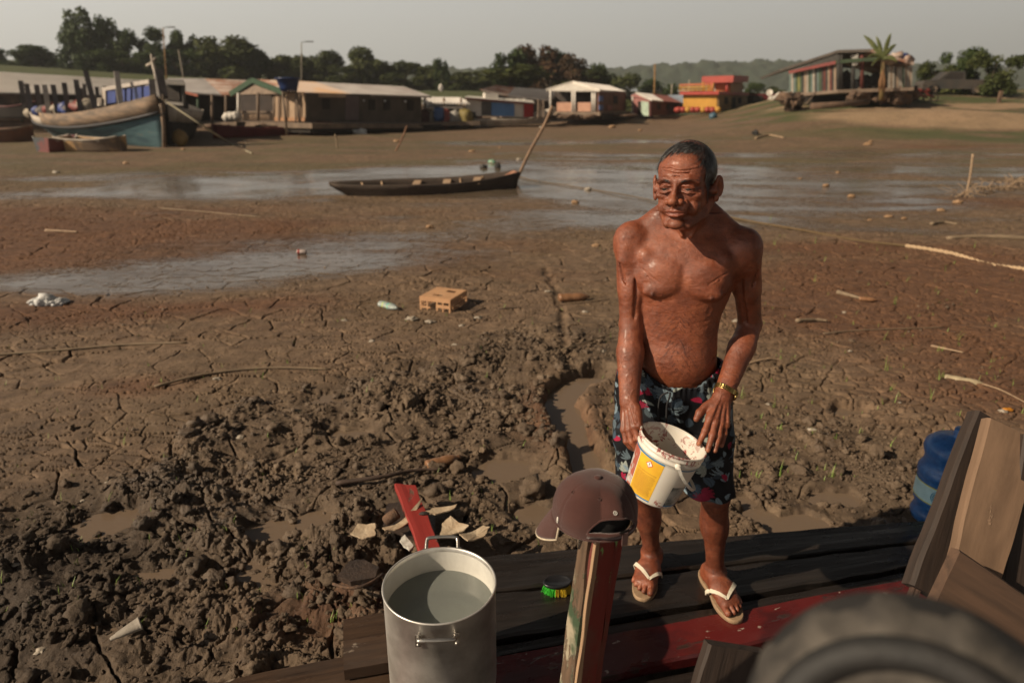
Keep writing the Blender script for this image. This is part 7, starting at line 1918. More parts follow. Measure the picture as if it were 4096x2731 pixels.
# far wooded hills across the river
def build_hills():
    xs = np.linspace(-420, 620, 420); ys = np.linspace(430, 560, 40); X, Y = np.meshgrid(xs, ys, indexing='ij')
    prof = 12 + 5.0*fbm(X*.006, Y*.0, 3, 201) + 3.5*np.exp(-((X-190)/130)**2) + 3*np.exp(-((X+60)/90)**2) - 5*ss(330, 480, X)
    Z = prof*ss(430, 500, Y) + 5.0*np.abs(fbm(X*.07, Y*.07, 4, 202)) + 3.2*fbm(X*.22, Y*.2, 3, 203)*ss(430, 470, Y)
    n, m_ = X.shape; i = np.arange(n-1)[:, None]*m_; j = np.arange(m_-1)[None]
    Q = np.stack([i+j, i+m_+j, i+m_+j+1, i+j+1], -1).reshape(-1, 4)
    me = np_mesh('hills', np.stack([X.ravel(), Y.ravel(), Z.ravel()], 1), Q, mat=mk('hill_forest', (.022, .036, .022), (.045, .058, .032), .12, .9, .8, 1.2, bdist=1.5)); link_mesh('hills', me)['kind'] = 'structure'
build_hills()

# ------------------------------------------------------------ far shore: building kit
def sheet(name, q, mat, parent, th=.06, n=1, amp=0.0, label=None):
    """thick quad a-b-c-d (a-b one long edge); corrugated with n waves from a to b"""
    a, b_, c_, d_ = [Vector(p) for p in q]; nn = (b_-a).cross(d_-a).normalized()
    if nn.z < 0 or (abs(nn.z) < .05 and nn.y > 0): nn = -nn
    if nn.y > .2 and nn.z < .3: nn = -nn
    mb = MB(); k = max(1, n*4) if amp else max(1, n); rows = []
    for i in range(k+1):
        f = i/k; w = nn*(amp*sin(2*pi*i/4+.001)) if amp else Vector((0, 0, 0)); rows.append([a.lerp(b_, f)+w, d_.lerp(c_, f)+w])
    mb.grid(rows, False); o = mb.build(name, mat, parent); so = o.modifiers.new('t', 'SOLIDIFY'); so.thickness = th; so.offset = 0
    if label: o['label'] = label
    return o
def Qp(u, v, Y): return ony(u, v, Y)
def wallp(name, u0, t0, b0, Y0, u1, t1, b1, Y1, mat, parent, th=.08, label=None):
    return sheet(name, [Qp(u0, b0, Y0), Qp(u1, b1, Y1), Qp(u1, t1, Y1), Qp(u0, t0, Y0)], mat, parent, th, label=label)
def panel_on(name, u0, t0, b0, Y0, u1, t1, b1, Y1, f0, f1, g0, g1, mat, parent, off=.06, th=.05):
    """a pane or door set 'off' in front of the wall given by its corners; f along, g from the top"""
    A, B, Cc, D = Qp(u0, t0, Y0), Qp(u1, t1, Y1), Qp(u1, b1, Y1), Qp(u0, b0, Y0)
    def P(f, g): return A.lerp(B, f).lerp(D.lerp(Cc, f), g)
    n = (B-A).cross(D-A).normalized()
    if n.y > 0: n = -n
    q = [P(f0, g1)+n*off, P(f1, g1)+n*off, P(f1, g0)+n*off, P(f0, g0)+n*off]; return sheet(name, q, mat, parent, th)
def post(name, u, vt, vb, Y, r, mat, parent, u2=None, Y2=None):
    mb = MB(); mb.tube([Qp(u2 if u2 else u, vb, Y2 or Y), Qp(u, vt, Y)], r, 6); return mb.build(name, mat, parent)
zinc = mk('zinc_roof', (.40, .37, .35), (.28, .25, .235), .8, .42, .2, 12, stretch=(1, 1, 1), metal=.35, c3=(.34, .24, .18)); zincl = mk('pale_zinc_roof', (.66, .62, .58), (.54, .50, .46), .7, .5, .2, 12, metal=.0)
rust = mk('rusty_roof', (.27, .12, .07), (.42, .34, .29), .9, .6, .3, 12, contrast=(.42, .58)); orust = mk('orange_rust_roof', (.38, .22, .12), (.40, .33, .28), .8, .6, .2, 12)
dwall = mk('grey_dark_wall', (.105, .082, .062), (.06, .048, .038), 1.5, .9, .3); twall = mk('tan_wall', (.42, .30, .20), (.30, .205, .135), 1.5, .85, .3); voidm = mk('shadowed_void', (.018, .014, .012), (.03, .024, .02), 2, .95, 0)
oldw = mk('old_boards', (.22, .16, .115), (.13, .095, .07), 2.5, .85, .4); whitp = mk('white_paint', (.62, .58, .52), (.5, .46, .41), 2, .6, .2); greenp = mk('green_paint', (.028, .070, .030), (.02, .045, .022), 3, .7, .2); redp = mk('red_paint', (.19, .03, .022), (.13, .022, .018), 3, .6, .2)
bluep = mk('blue_tarp', (.03, .055, .22), (.02, .035, .14), 3, .5, .4, 8); logm = mk('log_wood', (.15, .092, .058), (.06, .038, .027), 3, .9, .6)
def roots(u0, u1, v0, v1, Y, n, seed, parent, name='float_log'):
    rnd = random.Random(seed)
    for k in range(n):
        u = u0+(u1-u0)*(k+.5)/n+rnd.uniform(-1, 1); v = (v0+v1)/2+rnd.uniform(-1, 1); c = Qp(u, v, Y+rnd.uniform(-.4, .4)); h = abs(Qp(u, v0, Y).z-Qp(u, v1, Y).z)/2
        mb = MB(); mb.blob(c, (rnd.uniform(.25, .5), .5, h*rnd.uniform(.6, 1)), seed+k, 2, .5, 2.2); mb.build(name, logm, parent)

# long roofed shelter at the far left
def far_left():
    r = thing('floating_shelter', 'long floating shelter with a pale corrugated roof behind the blue boat', 'shelter', Qp(60, 118, 40))
    sheet('roof', [Qp(-60, 69, 42), Qp(176, 82.5, 44), Qp(168, 96.5, 39), Qp(-60, 91.5, 37)], zincl, r, .04, 150, .028)
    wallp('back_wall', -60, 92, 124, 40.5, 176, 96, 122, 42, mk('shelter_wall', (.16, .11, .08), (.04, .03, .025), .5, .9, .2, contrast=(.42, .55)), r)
    for u, m in ((22, greenp), (88, oldw), (135, oldw)): post('post', u, 94, 122, 38.6, .09, m, r)
    sheet('deck', [Qp(-60, 118, 37.5), Qp(176, 119, 39.5), Qp(176, 116, 42), Qp(-60, 115, 40)], oldw, r, .15)
    h = thing('dark_canoe', 'dark canoe with a red rail under the shelter at the left', 'canoe', onground(12, 117)); a = Qp(-30, 116, 36.5); b_ = Qp(44, 119, 35.5); hull(h, 'hull', voidm, (a.x, a.y, 0), (b_.x, b_.y, 0), 1.1, .55, float(a.z)-.1, sheer=(.3, .3), gmat=mk('dark_red_rail', (.12, .02, .02), None, 3, .6, 0))
far_left()

W_BLUEH = mk('blue_hull_paint', (.018, .050, .068), (.050, .110, .125), 1.3, .75, .3, 10, stretch=(1, 1, 4), c3=(.13, .09, .06)); tanh_ = mk('bare_hull_planks', (.25, .17, .11), (.10, .075, .055), 1.5, .8, .4, 10, stretch=(1, 1, 4)); whb = mk('worn_white_planks', (.52, .46, .39), (.30, .25, .20), 2, .7, .2)
def blue_boat():
    A = Vector((-21.2, 33.2, 0)); B = Vector((-12.75, 25.9, 0))
    r = thing('wooden_riverboat', 'big unfinished wooden riverboat with a faded blue hull and bare upright ribs', 'boat', (A+B)/2)
    pt, x, y, L = hull(r, 'hull', W_BLUEH, A, B, 3.3, .72, -.34, sheer=(.12, .62), fullness=(.5, .55), tipA=.35, tipB=.0, endw=(.45, .02), rake=(.1, .35), th=.08, flare=.45, nseg=40)
    def ptw(f, s_, up_, out=0.0):
        p = pt(f, s_, 1.0); return p + y*(s_*out) + Vector((0, 0, up_))
    for s_ in (-1, 1):
        for nm, f0, f1, mat, h in (('bulwark', .0, .36, whb, .34), ('bulwark', .36, 1.0, tanh_, .50)):
            rows = [[ptw(f0+(f1-f0)*i/16, s_, -.02, .03), ptw(f0+(f1-f0)*i/16, s_, h+.22*max(0, (f0+(f1-f0)*i/16)-.5), .10)] for i in range(17)]
            mb = MB(); mb.grid(rows, True); o = mb.build(nm, mat, r); so = o.modifiers.new('t', 'SOLIDIFY'); so.thickness = .07; so.offset = 0
        mb = MB(); mb.tube([ptw(i/24, s_, .0, .08) for i in range(25)], .055, 6); mb.build('rub_rail', mk('dark_rail', (.025, .025, .03), None, 3, .6, 0), r)
    mb = MB(); mb.tube([B+x*.40+Vector((0, 0, 1.30)), B+x*.30+Vector((0, 0, .5)), B+x*.02+Vector((0, 0, -.34))], [.07, .07, .08], 6); mb.build('stem_post', tanh_, r)
    mb = MB(); mb.grid([[pt(i/20, -1, .8, .1), pt(i/20, 1, .8, .1)] for i in range(21)], False); mb.build('deck', voidm, r)
    gw = mk('grey_rib', (.13, .115, .11), (.07, .06, .058), 3, .8, .2); ww = mk('pale_rib', (.48, .43, .38), (.34, .3, .27), 3, .7, .2)
    ribs = [(20.5, 81, 26, 115, 1), (26.5, 84, 32, 117, 1), (36.5, 85, 41.5, 118, 1), (44.5, 85, 50, 119, 0), (53, 85, 59, 120, 1), (64, 83, 69, 115, 1), (76, 80, 81, 112, 1), (85.5, 71, 95, 107, 1), (116.5, 72, 121, 104, 2), (151.5, 80, 153.5, 96, 1)]
    for (u, v, u2, v2, k) in ribs:
        Y = 34.0-(u-22)/135*8.6+.25; a = Qp(u, v, Y+.15); b_ = Qp(u2, v2+1.5, Y-.1); mb = MB(); mb.beam(a, b_, .11 if k < 2 else .24, .20, up=(.8, .5, 0)); mb.build('rib', (ww, gw, ww)[k], r)
    for (u, v, u2, v2) in [(80.5, 88, 83, 108), (84, 84, 86, 106), (96.5, 87, 99, 106), (104.5, 86, 107, 104), (109.5, 88, 111, 102), (125.5, 87, 126.5, 101), (131, 88, 132, 100), (142.5, 85, 144, 98)]:
        Y = 35.5-(u-22)/135*8.0; mb = MB(); mb.beam(Qp(u, v, Y), Qp(u2, v2, Y), .10, .14, up=(.8, .5, 0)); mb.build('rib', gw, r)
    mb = MB(); mb.beam(Qp(158.5, 70.5, 26.1), Qp(164, 98, 25.9), .26, .26, up=(.8, .5, 0)); mb.build('bow_post', gw, r)
    for (u0, u1) in ((106, 116), (118, 125), (127, 131), (133, 142), (144, 150)):
        Y0, Y1 = 35.3-(u0-22)/135*8, 35.3-(u1-22)/135*8
        sheet('tarpaulin', [Qp(u0, 104-(u0-106)*.13, Y0), Qp(u1, 104-(u1-106)*.13, Y1), Qp(u1, 90-(u1-106)*.10, Y1), Qp(u0, 90-(u0-106)*.10, Y0)], bluep, r, .03)
    mb = MB(); mb.beam(Qp(104, 89.5, 30.5), Qp(152, 81.5, 27.6), .2, .14); mb.build('roof_beam', ww, r)
    for u0, u1, v0, v1 in ((102, 106, 91, 106), (98, 101.5, 98, 106)): sheet('panel', [Qp(u0, v1, 30.4), Qp(u1, v1, 30.2), Qp(u1, v0, 30.2), Qp(u0, v0, 30.4)], whb, r, .05)
    rn = random.Random(4)
    for k in range(9):
        u = 34+k*6.5; Y = 34-(u-22)/135*8.3+1.0; mb = MB(); mb.blob(Qp(u, 113-k*.9, Y), (.38, .3, .28), k, 2, .5); mb.build('cargo_bundle', [mk('pale_sack', (.42, .36, .28), None, 3, .8, .2), bluep, mk('dull_cloth', (.16, .14, .13), None, 3, .8, .2), redp][k % 4], r)
    # carved pale figure standing off the bow
    mb = MB(); P = [Qp(151, 54, 27.6), Qp(152, 60, 27.6), Qp(153.5, 66, 27.6), Qp(155, 72, 27.5), Qp(156.5, 80, 27.4)]; mb.tube(P, [.03, .05, .07, .06, .08], 6); mb.tube([Qp(146.5, 66, 27.6), Qp(151, 63.5, 27.6), Qp(153, 64.5, 27.6)], .05, 5); mb.tube([Qp(152.5, 61, 27.6), Qp(155.5, 58, 27.6)], .04, 5); mb.build('bow_figure', whb, r)
    return r
blue_boat()
def second_boat():
    A = Vector(Qp(176, 120, 37)); B = Vector(Qp(170, 139, 27.2)); A.z = B.z = 0
    r = thing('cabin_boat', 'dark hulled boat with a cream bow and a dark cabin behind the blue boat', 'boat', (A+B)/2)
    pt, x, y, L = hull(r, 'hull', voidm, A, B, 2.6, 1.15, -.3, sheer=(.2, .35), fullness=(.4, .5), endw=(.6, .05), th=.07, flare=.6)
    for s_ in (-1, 1):
        mb = MB(); mb.grid([[pt(.35+.65*i/12, s_, .62)+y*s_*.05, pt(.35+.65*i/12, s_, 1.02)+y*s_*.05] for i in range(13)], True); o = mb.build('bulwark', whb, r); so = o.modifiers.new('t', 'SOLIDIFY'); so.thickness = .05
    grey = mk('cabin_grey', (.20, .18, .16), (.13, .12, .11), 2, .7, .2)
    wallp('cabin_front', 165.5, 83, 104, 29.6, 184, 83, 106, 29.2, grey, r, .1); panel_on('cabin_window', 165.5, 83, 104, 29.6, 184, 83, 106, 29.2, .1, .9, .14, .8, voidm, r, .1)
    sheet('cabin_roof', [Qp(163, 83, 28.8), Qp(185, 84, 28.6), Qp(184, 81, 32), Qp(165, 80.5, 32)], grey, r, .1); wallp('cabin_side', 184, 83, 106, 29.2, 183.5, 85, 104, 32, grey, r, .1)
    mb = MB(); mb.blob(Qp(180, 138, 26.6), (.28, .28, .32), 3, 3, .08); tag(mb.build('mooring_float', mk('ochre_float', (.30, .19, .06), None, 4, .6, .1)), 'ochre round float at the foot of the cabin boat', 'float')
second_boat()
def skiff(u0, v0, u1, v1, beam, depth, m, gm, label, name='skiff', z=None, sheer=(.08, .12), endw=(.8, .35), flare=.75, n_th=3):
    a, b_ = onground(u0, v0), onground(u1, v1); r = thing(name, label, 'boat', (a+b_)/2)
    pt, x, y, L = hull(r, 'hull', m, (a.x, a.y, 0), (b_.x, b_.y, 0), beam, depth, min(a.z, b_.z)-.03, sheer=sheer, endw=endw, th=.03, gmat=gm, flare=flare)
    for k in range(n_th):
        f = (k+1)/(n_th+1); mb = MB(); mb.beam(pt(f, -1, .9), pt(f, 1, .9), .18, .03); mb.build('thwart', gm, r)
    return r
skiff(44, 152, 76, 149, 1.15, .42, mk('red_grey_hull', (.04, .045, .05), (.14, .035, .03), .7, .6, .2, contrast=(.5, .54)), whb, 'small dark skiff with a red side before the blue boat')
skiff(66, 150, 124, 151.5, 1.1, .42, mk('ochre_hull', (.36, .22, .10), (.11, .075, .05), .55, .7, .3, contrast=(.50, .56)), whb, 'long wooden skiff with a pale rail before the blue boat')
skiff(-22, 143, 34, 141, 1.3, .55, mk('reddish_hull', (.24, .10, .055), (.12, .055, .035), 1, .7, .3), oldw, 'reddish wooden canoe at the left edge before the blue boat', name='canoe', endw=(.5, .2))
skiff(-25, 127, 48, 130, 1.5, .5, mk('brown_hull', (.20, .11, .06), (.09, .05, .032), 1, .7, .3), oldw, 'brown canoe behind the stern of the blue boat', name='canoe', endw=(.5, .2))
skiff(332, 133, 214, 138, 1.2, .40, mk('crimson_hull', (.16, .016, .018), (.09, .012, .014), 1, .5, .2), mk('crimson_rail', (.22, .03, .03), None, 2, .5, 0), 'long slender dark red canoe before the houseboat', name='canoe', endw=(.15, .15), sheer=(.25, .2), n_th=4)

def rusty_shed():
    r = thing('rusty_shed', 'open shed with a grey and rust roof between the boats and the houseboat', 'shed', Qp(205, 125, 41))
    sheet('roof', [Qp(168, 79, 46), Qp(205, 79.5, 46), Qp(222, 95.5, 41), Qp(186, 93, 41)], zinc, r, .05, 30, .04); sheet('roof', [Qp(205, 79.5, 46), Qp(248, 81, 46), Qp(252, 96, 41), Qp(222, 95.5, 41)], rust, r, .05, 30, .04)
    sheet('fascia', [Qp(183, 93, 40.8), Qp(198, 97, 40.6), Qp(198, 94.5, 40.6), Qp(183, 90.5, 40.8)], mk('orange_fascia', (.36, .10, .05), None, 3, .6, 0), r, .06)
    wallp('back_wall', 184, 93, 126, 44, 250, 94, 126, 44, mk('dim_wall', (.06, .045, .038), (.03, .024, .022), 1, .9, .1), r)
    for u, m in ((198, greenp), (212, oldw), (226, oldw), (240, oldw)): post('post', u, 95, 127, 40.9, .08, m, r)
    sheet('deck', [Qp(186, 127, 40), Qp(250, 124, 39), Qp(250, 121, 43), Qp(186, 123, 44)], oldw, r, .2); roots(210, 250, 124, 131, 39, 6, 3, r)
rusty_shed()
def houseboat():
    r = thing('long_houseboat', 'long floating house with a green-trimmed gable, dark side wall and small windows', 'house', Qp(310, 130, 35))
    C1 = (306, 93.5, 121.5, 33.0); C2 = (421, 95.5, 123, 38.5); C0 = (232, 94, 122.5, 35.0)
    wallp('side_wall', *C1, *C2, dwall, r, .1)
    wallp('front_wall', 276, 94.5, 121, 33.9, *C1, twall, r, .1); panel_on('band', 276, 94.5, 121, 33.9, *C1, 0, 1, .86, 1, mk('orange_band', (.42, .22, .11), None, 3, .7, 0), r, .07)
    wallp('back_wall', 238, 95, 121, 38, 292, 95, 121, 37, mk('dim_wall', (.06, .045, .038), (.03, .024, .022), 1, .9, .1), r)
    for f0 in (.12, .50, .635, .86):
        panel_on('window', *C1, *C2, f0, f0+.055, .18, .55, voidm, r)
    panel_on('door', *C1, *C2, .30, .41, .06, .92, mk('lilac_door', (.15, .11, .11), (.11, .08, .08), 3, .8, .1), r)
    for f0 in (.15, .40, .70, .84): panel_on('post', 276, 94.5, 121, 33.9, *C1, f0, f0+.03, .0, 1.0, oldw, r, .12)
    # porch
    for u in (240.5, 258, 274.5): post('porch_post', u-2 if u < 250 else u, 93, 121, 34.6 if u < 250 else 34.1, .08, whitp if u < 250 else oldw, r)
    for k in range(22):
        u = 243+31*k/21; post('baluster', u, 112.5, 120.5, 34.8-.5*k/21, .025, twall, r)
    mb = MB(); mb.beam(Qp(241, 112, 34.8), Qp(275, 112, 34.2), .08, .08); mb.build('rail', oldw, r)
    # roof: two slopes, gable boards
    AP = Qp(253, 80, 35.3); EL = Qp(231, 93.8, 36.0); ER = Qp(285, 92.5, 32.9); R2 = Qp(404, 87.5, 41); EE = Qp(431, 97, 38.2)
    m1 = AP.lerp(R2, .38); m2 = ER.lerp(EE, .42); m0 = AP.lerp(R2, .10); n0 = ER.lerp(EE, .05)
    sheet('roof', [AP, m0, n0, ER], rust, r, .05, 5, .035); sheet('roof', [m0, m1, m2, n0], mk('streaked_roof', (.40, .31, .25), (.44, .26, .13), .6, .6, .2, contrast=(.45, .6)), r, .05, 24, .035)
    sheet('roof', [m1, R2, EE, m2], zinc, r, .05, 60, .035)
    sheet('roof', [EL, EL+(R2-AP), R2, AP], zinc, r, .05, 40, .035)
    for a, b_ in ((EL, AP), (AP, ER)): mb = MB(); mb.beam(a+Vector((0, -.08, -.02)), b_+Vector((0, -.08, -.02)), .10, .24, up=(0, 0, 1)); mb.build('barge_board', greenp, r)
    mb = MB(); mb.add([EL+Vector((0, .1, -.05)), ER+Vector((0, .1, -.05)), AP+Vector((0, .1, -.12))], [(0, 1, 2)]); o = mb.build('gable', oldw, r); so = o.modifiers.new('t', 'SOLIDIFY'); so.thickness = .06
    mb = MB(); mb.beam(ER+Vector((0, 0, -.1)), Qp(345, 96, 34.2), .3, .16); mb.build('eave_board', twall, r)
    sheet('deck', [Qp(228, 124, 34.4), Qp(312, 126, 31.6), Qp(440, 126, 38.6), Qp(400, 121, 43)], oldw, r, .22)
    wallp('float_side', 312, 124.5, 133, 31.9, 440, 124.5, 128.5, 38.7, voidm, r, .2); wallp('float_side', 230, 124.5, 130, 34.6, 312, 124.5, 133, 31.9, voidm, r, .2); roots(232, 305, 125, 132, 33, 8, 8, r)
    t = thing('water_tank', 'dark blue water tank standing by the roof of the long houseboat', 'tank', Qp(289, 92, 32.5)); c = Qp(289, 91, 32.4); top = Qp(289, 78, 32.4); h = top.z-c.z
    mb = MB(); T = Matrix.Translation(c); mb.lathe([(0, 0), (.36, 0), (.40, h*.3), (.50, h*.9), (.56, h*.92), (.56, h), (0, h*1.05)], 24, T); mb.build('tank_body', mk('tank_blue', (.02, .04, .13), (.015, .03, .09), 3, .4, .1), t); mb = MB()
    for dx in (-.3, .3): mb.tube([c+Vector((dx, 0, 0)), Vector((c.x+dx, c.y, -.2))], .05, 5)
    mb.tube([c+Vector((-.3, 0, -.05)), c+Vector((.3, 0, -.05))], .05, 5)
    mb.build('stand', oldw, t)
    for k, (u, v) in enumerate(((232, 117), (236, 116.5), (228, 117.5))): mb = MB(); mb.blob(Qp(u, v, 33.8), (.26, .2, .22), k, 3, .15); tag(mb.build('white_can', whitp), ['middle', 'right', 'left'][k]+' white can on the porch deck before the green gable', 'container', 'white cans on the porch deck')
    for k in range(6):
        f = .2+.75*k/5; p = ER.lerp(EE, f)+Vector((0, -.05, -.12)); mb = MB(); mb.tube([p, p+Vector((0, 0, -.10))], .01, 4); L = thing('hanging_bulb', ORDN[k]+' bare bulb under the long houseboat eave, from the left', 'light bulb', p, 'bare bulbs under the eave'); mb.build('bulb_cord', voidm, L); mb = MB(); mb.blob(p+Vector((0, 0, -.14)), .055, 1, 2, 0.0); mb.build('bulb_glass', mk('bulb_glass', (.7, .7, .68), None, 5, .05, 0, spec=.9), L)
houseboat()
def market():
    r = thing('market_stall', 'open stall with low grey awnings and dark clutter right of the houseboat', 'stall', Qp(440, 124, 41))
    sheet('awning', [Qp(421, 97.5, 42.5), Qp(462, 98, 43), Qp(470, 104, 40), Qp(424, 103, 40)], zincl, r, .05, 14, .04); sheet('awning', [Qp(422, 103.5, 42), Qp(455, 104, 42), Qp(463, 108, 40), Qp(425, 107.5, 40)], zinc, r, .05, 12, .04)
    for u in (425, 444, 461): post('post', u, 98, 121, 40.2, .07, oldw, r)
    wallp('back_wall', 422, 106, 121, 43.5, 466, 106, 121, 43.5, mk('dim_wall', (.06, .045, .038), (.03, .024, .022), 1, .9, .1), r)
    sheet('deck', [Qp(415, 124.5, 39), Qp(480, 123.5, 39.5), Qp(476, 119, 44), Qp(418, 120, 44)], oldw, r, .2)
    cols = [(.10, .03, .03), (.03, .03, .035), (.32, .28, .22), (.03, .08, .22), (.28, .06, .05), (.05, .05, .05), (.35, .33, .3), (.02, .05, .10), (.22, .17, .05), (.04, .04, .04)]
    nm = ['dark red', 'black', 'tan', 'blue', 'red', 'charcoal', 'pale grey', 'navy', 'mustard', 'sooty']
    for k, cc in enumerate(cols):
        u = 424+k*5.2; mb = MB(); mb.blob(Qp(u, 117.5+(k % 3)*.9, 40+(k % 2)*.8), (.42, .35, .38+.08*(k % 3)), k+3, 3, .35); tag(mb.build('goods_bundle', mk('goods%d' % k, cc, None, 2, .7, .2)), nm[k]+' bundle of goods on the stall deck', 'bundle', 'goods on the stall deck')
    d = thing('blue_barrel', 'upright blue barrel on the deck of the market stall', 'barrel', Qp(439, 121, 39.6)); mb = MB(); mb.lathe([(0, 0), (.26, 0), (.29, .2), (.29, .3), (.27, .35), (.29, .4), (.29, .6), (.25, .72), (0, .72)], 20, Matrix.Translation(Qp(439, 121, 39.6))); mb.build('barrel_body', mk('barrel_blue', (.03, .09, .25), None, 3, .4, .1), d)
    # white passenger boat with a blue tarp and a red cloth
    A = Qp(463, 120, 41); B = Qp(548, 116, 43.5); b = thing('white_boat', 'white passenger boat hung with a bright blue tarp and a red cloth', 'boat', (A+B)/2); A.z = B.z = 0
    pt, x, y, L = hull(b, 'hull', whb, A, B, 2.2, .30, -.15, sheer=(.1, .62), endw=(.6, .05), rake=(0, .5), th=.06)
    W = (466, 98.5, 116, 40.6, 533, 104, 117, 42.2); wallp('cabin_side', *W, whitp, b, .1)
    panel_on('door', *W, .22, .36, .08, .95, mk('grey_slats', (.11, .105, .10), (.07, .068, .066), 3, .7, .2), b, .07); panel_on('tarp', *W, .36, .70, .10, .98, mk('sky_blue_tarp', (.08, .20, .42), (.06, .15, .33), 2, .5, .4, 6), b, .12); panel_on('cloth', *W, .845, .99, .0, 1.02, mk('red_cloth', (.36, .015, .015), (.22, .01, .012), 2, .7, .4, 6), b, .12)
    sheet('cabin_roof', [Qp(464, 98, 40.3), Qp(535, 103.5, 42), Qp(532, 101, 44.5), Qp(468, 96.5, 43)], whitp, b, .08); mb = MB(); mb.beam(Qp(466, 98.6, 40.2), Qp(534, 104, 41.9), .06, .08); mb.build('red_trim', redp, b)
    wallp('wheelhouse', 484, 93, 100, 42, 497, 93.5, 101, 42.2, whitp, b, .6)
    for u in (504, 512, 518, 524): post('rail_post', u, 98.5, 103.5, 42.2, .04, whitp, b)
    mb = MB(); mb.beam(Qp(503, 98.6, 42.2), Qp(526, 99.5, 42.4), .05, .05); mb.build('rail', whitp, b)
    mb = MB()
    for k in range(6): mb.beam(Qp(538, 102+k*2.6, 42), Qp(543, 102.4+k*2.6, 42), .05, .06)
    mb.beam(Qp(538, 100, 42), Qp(537.5, 118, 41), .06, .06); mb.beam(Qp(543.3, 100, 42), Qp(543.6, 118, 41), .06, .06); tag(mb.build('ladder', oldw), 'wooden ladder standing between the white boat and the gabled house', 'ladder')
    s_ = thing('rust_roof_house', 'low house with a rust and grey roof behind the white boat', 'house', Qp(520, 112, 49))
    sheet('roof', [Qp(496, 86, 50), Qp(515, 88, 50), Qp(508, 96, 47), Qp(480, 90, 47)], rust, s_, .05, 10, .04); sheet('roof', [Qp(515, 88, 50), Qp(560, 91, 50), Qp(552, 101, 47), Qp(508, 96, 47)], zinc, s_, .05, 20, .04); wallp('wall', 486, 91, 116, 48, 556, 100, 116, 48, mk('dim_wall', (.06, .045, .038), None, 1), s_)
    mb = MB(); mb.blob(Qp(560, 119, 40), (.0001, .0001, .0001), 1, 1, 0) if False else None
    skiff(478, 121.5, 452, 123, 1.0, .35, mk('maroon_hull', (.14, .012, .016), None, 2, .5, .1), voidm, 'small dark red boat under the white boat', n_th=1)
    skiff(421, 127, 414, 129, 1.0, .3, mk('green_hull', (.10, .20, .05), None, 2, .5, .1), redp, 'tiny green boat with a red rail at the foot of the stall', n_th=1)
    skiff(500, 122, 545, 121, .9, .3, oldw, oldw, 'plain wooden canoe drawn up below the white boat', name='canoe')
market()
def gabled_house():
    r = thing('gabled_house', 'brown floating house with a white front gable, porch posts and blue shutters', 'house', Qp(580, 115, 46))
    brick = mk('brown_planks', (.18, .085, .055), (.11, .052, .036), 2.5, .85, .2)
    AP = Qp(573, 82.5, 46.2); EL = Qp(546, 90.2, 46.2); ER = Qp(600, 90.6, 43.8); R2 = Qp(609, 86.2, 54); EE = Qp(626, 92.2, 50)
    sheet('roof', [AP, R2, EE, ER], zincl, r, .06, 34, .04); sheet('roof', [EL, EL+(R2-AP), R2, AP], zinc, r, .06, 30, .04)
    mb = MB(); mb.add([EL+Vector((0, -.02, 0)), ER+Vector((0, -.02, 0)), AP+Vector((0, -.02, 0))], [(0, 1, 2)]); o = mb.build('gable', whitp, r); so = o.modifiers.new('t', 'SOLIDIFY'); so.thickness = .08
    for a, b_ in ((EL, AP), (AP, ER)): mb = MB(); mb.beam(a+Vector((0, -.1, .02)), b_+Vector((0, -.1, .02)), .06, .14); mb.build('barge_board', whitp, r)
    W = (598, 90.5, 112, 44.0, 625, 92, 112, 49.5); wallp('side_wall', *W, brick, r, .1); wallp('back_wall', 555, 90, 112, 48.5, 600, 90.5, 112, 46.8, mk('dim_wall', (.06, .045, .038), None, 1), r, .1)
    panel_on('window', *W, .52, .66, .22, .6, voidm, r, .07); panel_on('window', *W, .0, .13, .25, .50, mk('blue_shutter', (.05, .14, .38), None, 3, .6, 0), r, .07); panel_on('window', *W, .0, .13, .68, .92, MATS['blue_shutter'], r, .07); panel_on('door', *W, .26, .44, .68, .95, redp, r, .07)
    wallp('porch_wall', 557, 102.5, 111.5, 45.7, 575, 102.5, 111.5, 45.0, mk('pink_boards', (.44, .25, .17), (.36, .19, .13), 3, .8, .1), r, .06); wallp('porch_wall', 578, 102.5, 111.5, 44.9, 591, 102.5, 111.5, 44.3, MATS['pink_boards'], r, .06)
    for u, Y in ((550.5, 45.8), (572.5, 45.0), (575, 44.9), (592.5, 44.3), (595, 44.2)): post('porch_post', u, 90, 112, Y, .07, whitp, r)
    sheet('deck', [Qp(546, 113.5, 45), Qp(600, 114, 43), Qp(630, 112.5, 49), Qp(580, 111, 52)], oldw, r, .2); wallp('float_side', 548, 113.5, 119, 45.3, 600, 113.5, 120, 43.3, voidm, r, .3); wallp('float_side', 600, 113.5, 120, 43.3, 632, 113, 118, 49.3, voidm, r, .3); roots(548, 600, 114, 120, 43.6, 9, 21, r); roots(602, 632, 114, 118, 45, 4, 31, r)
gabled_house()
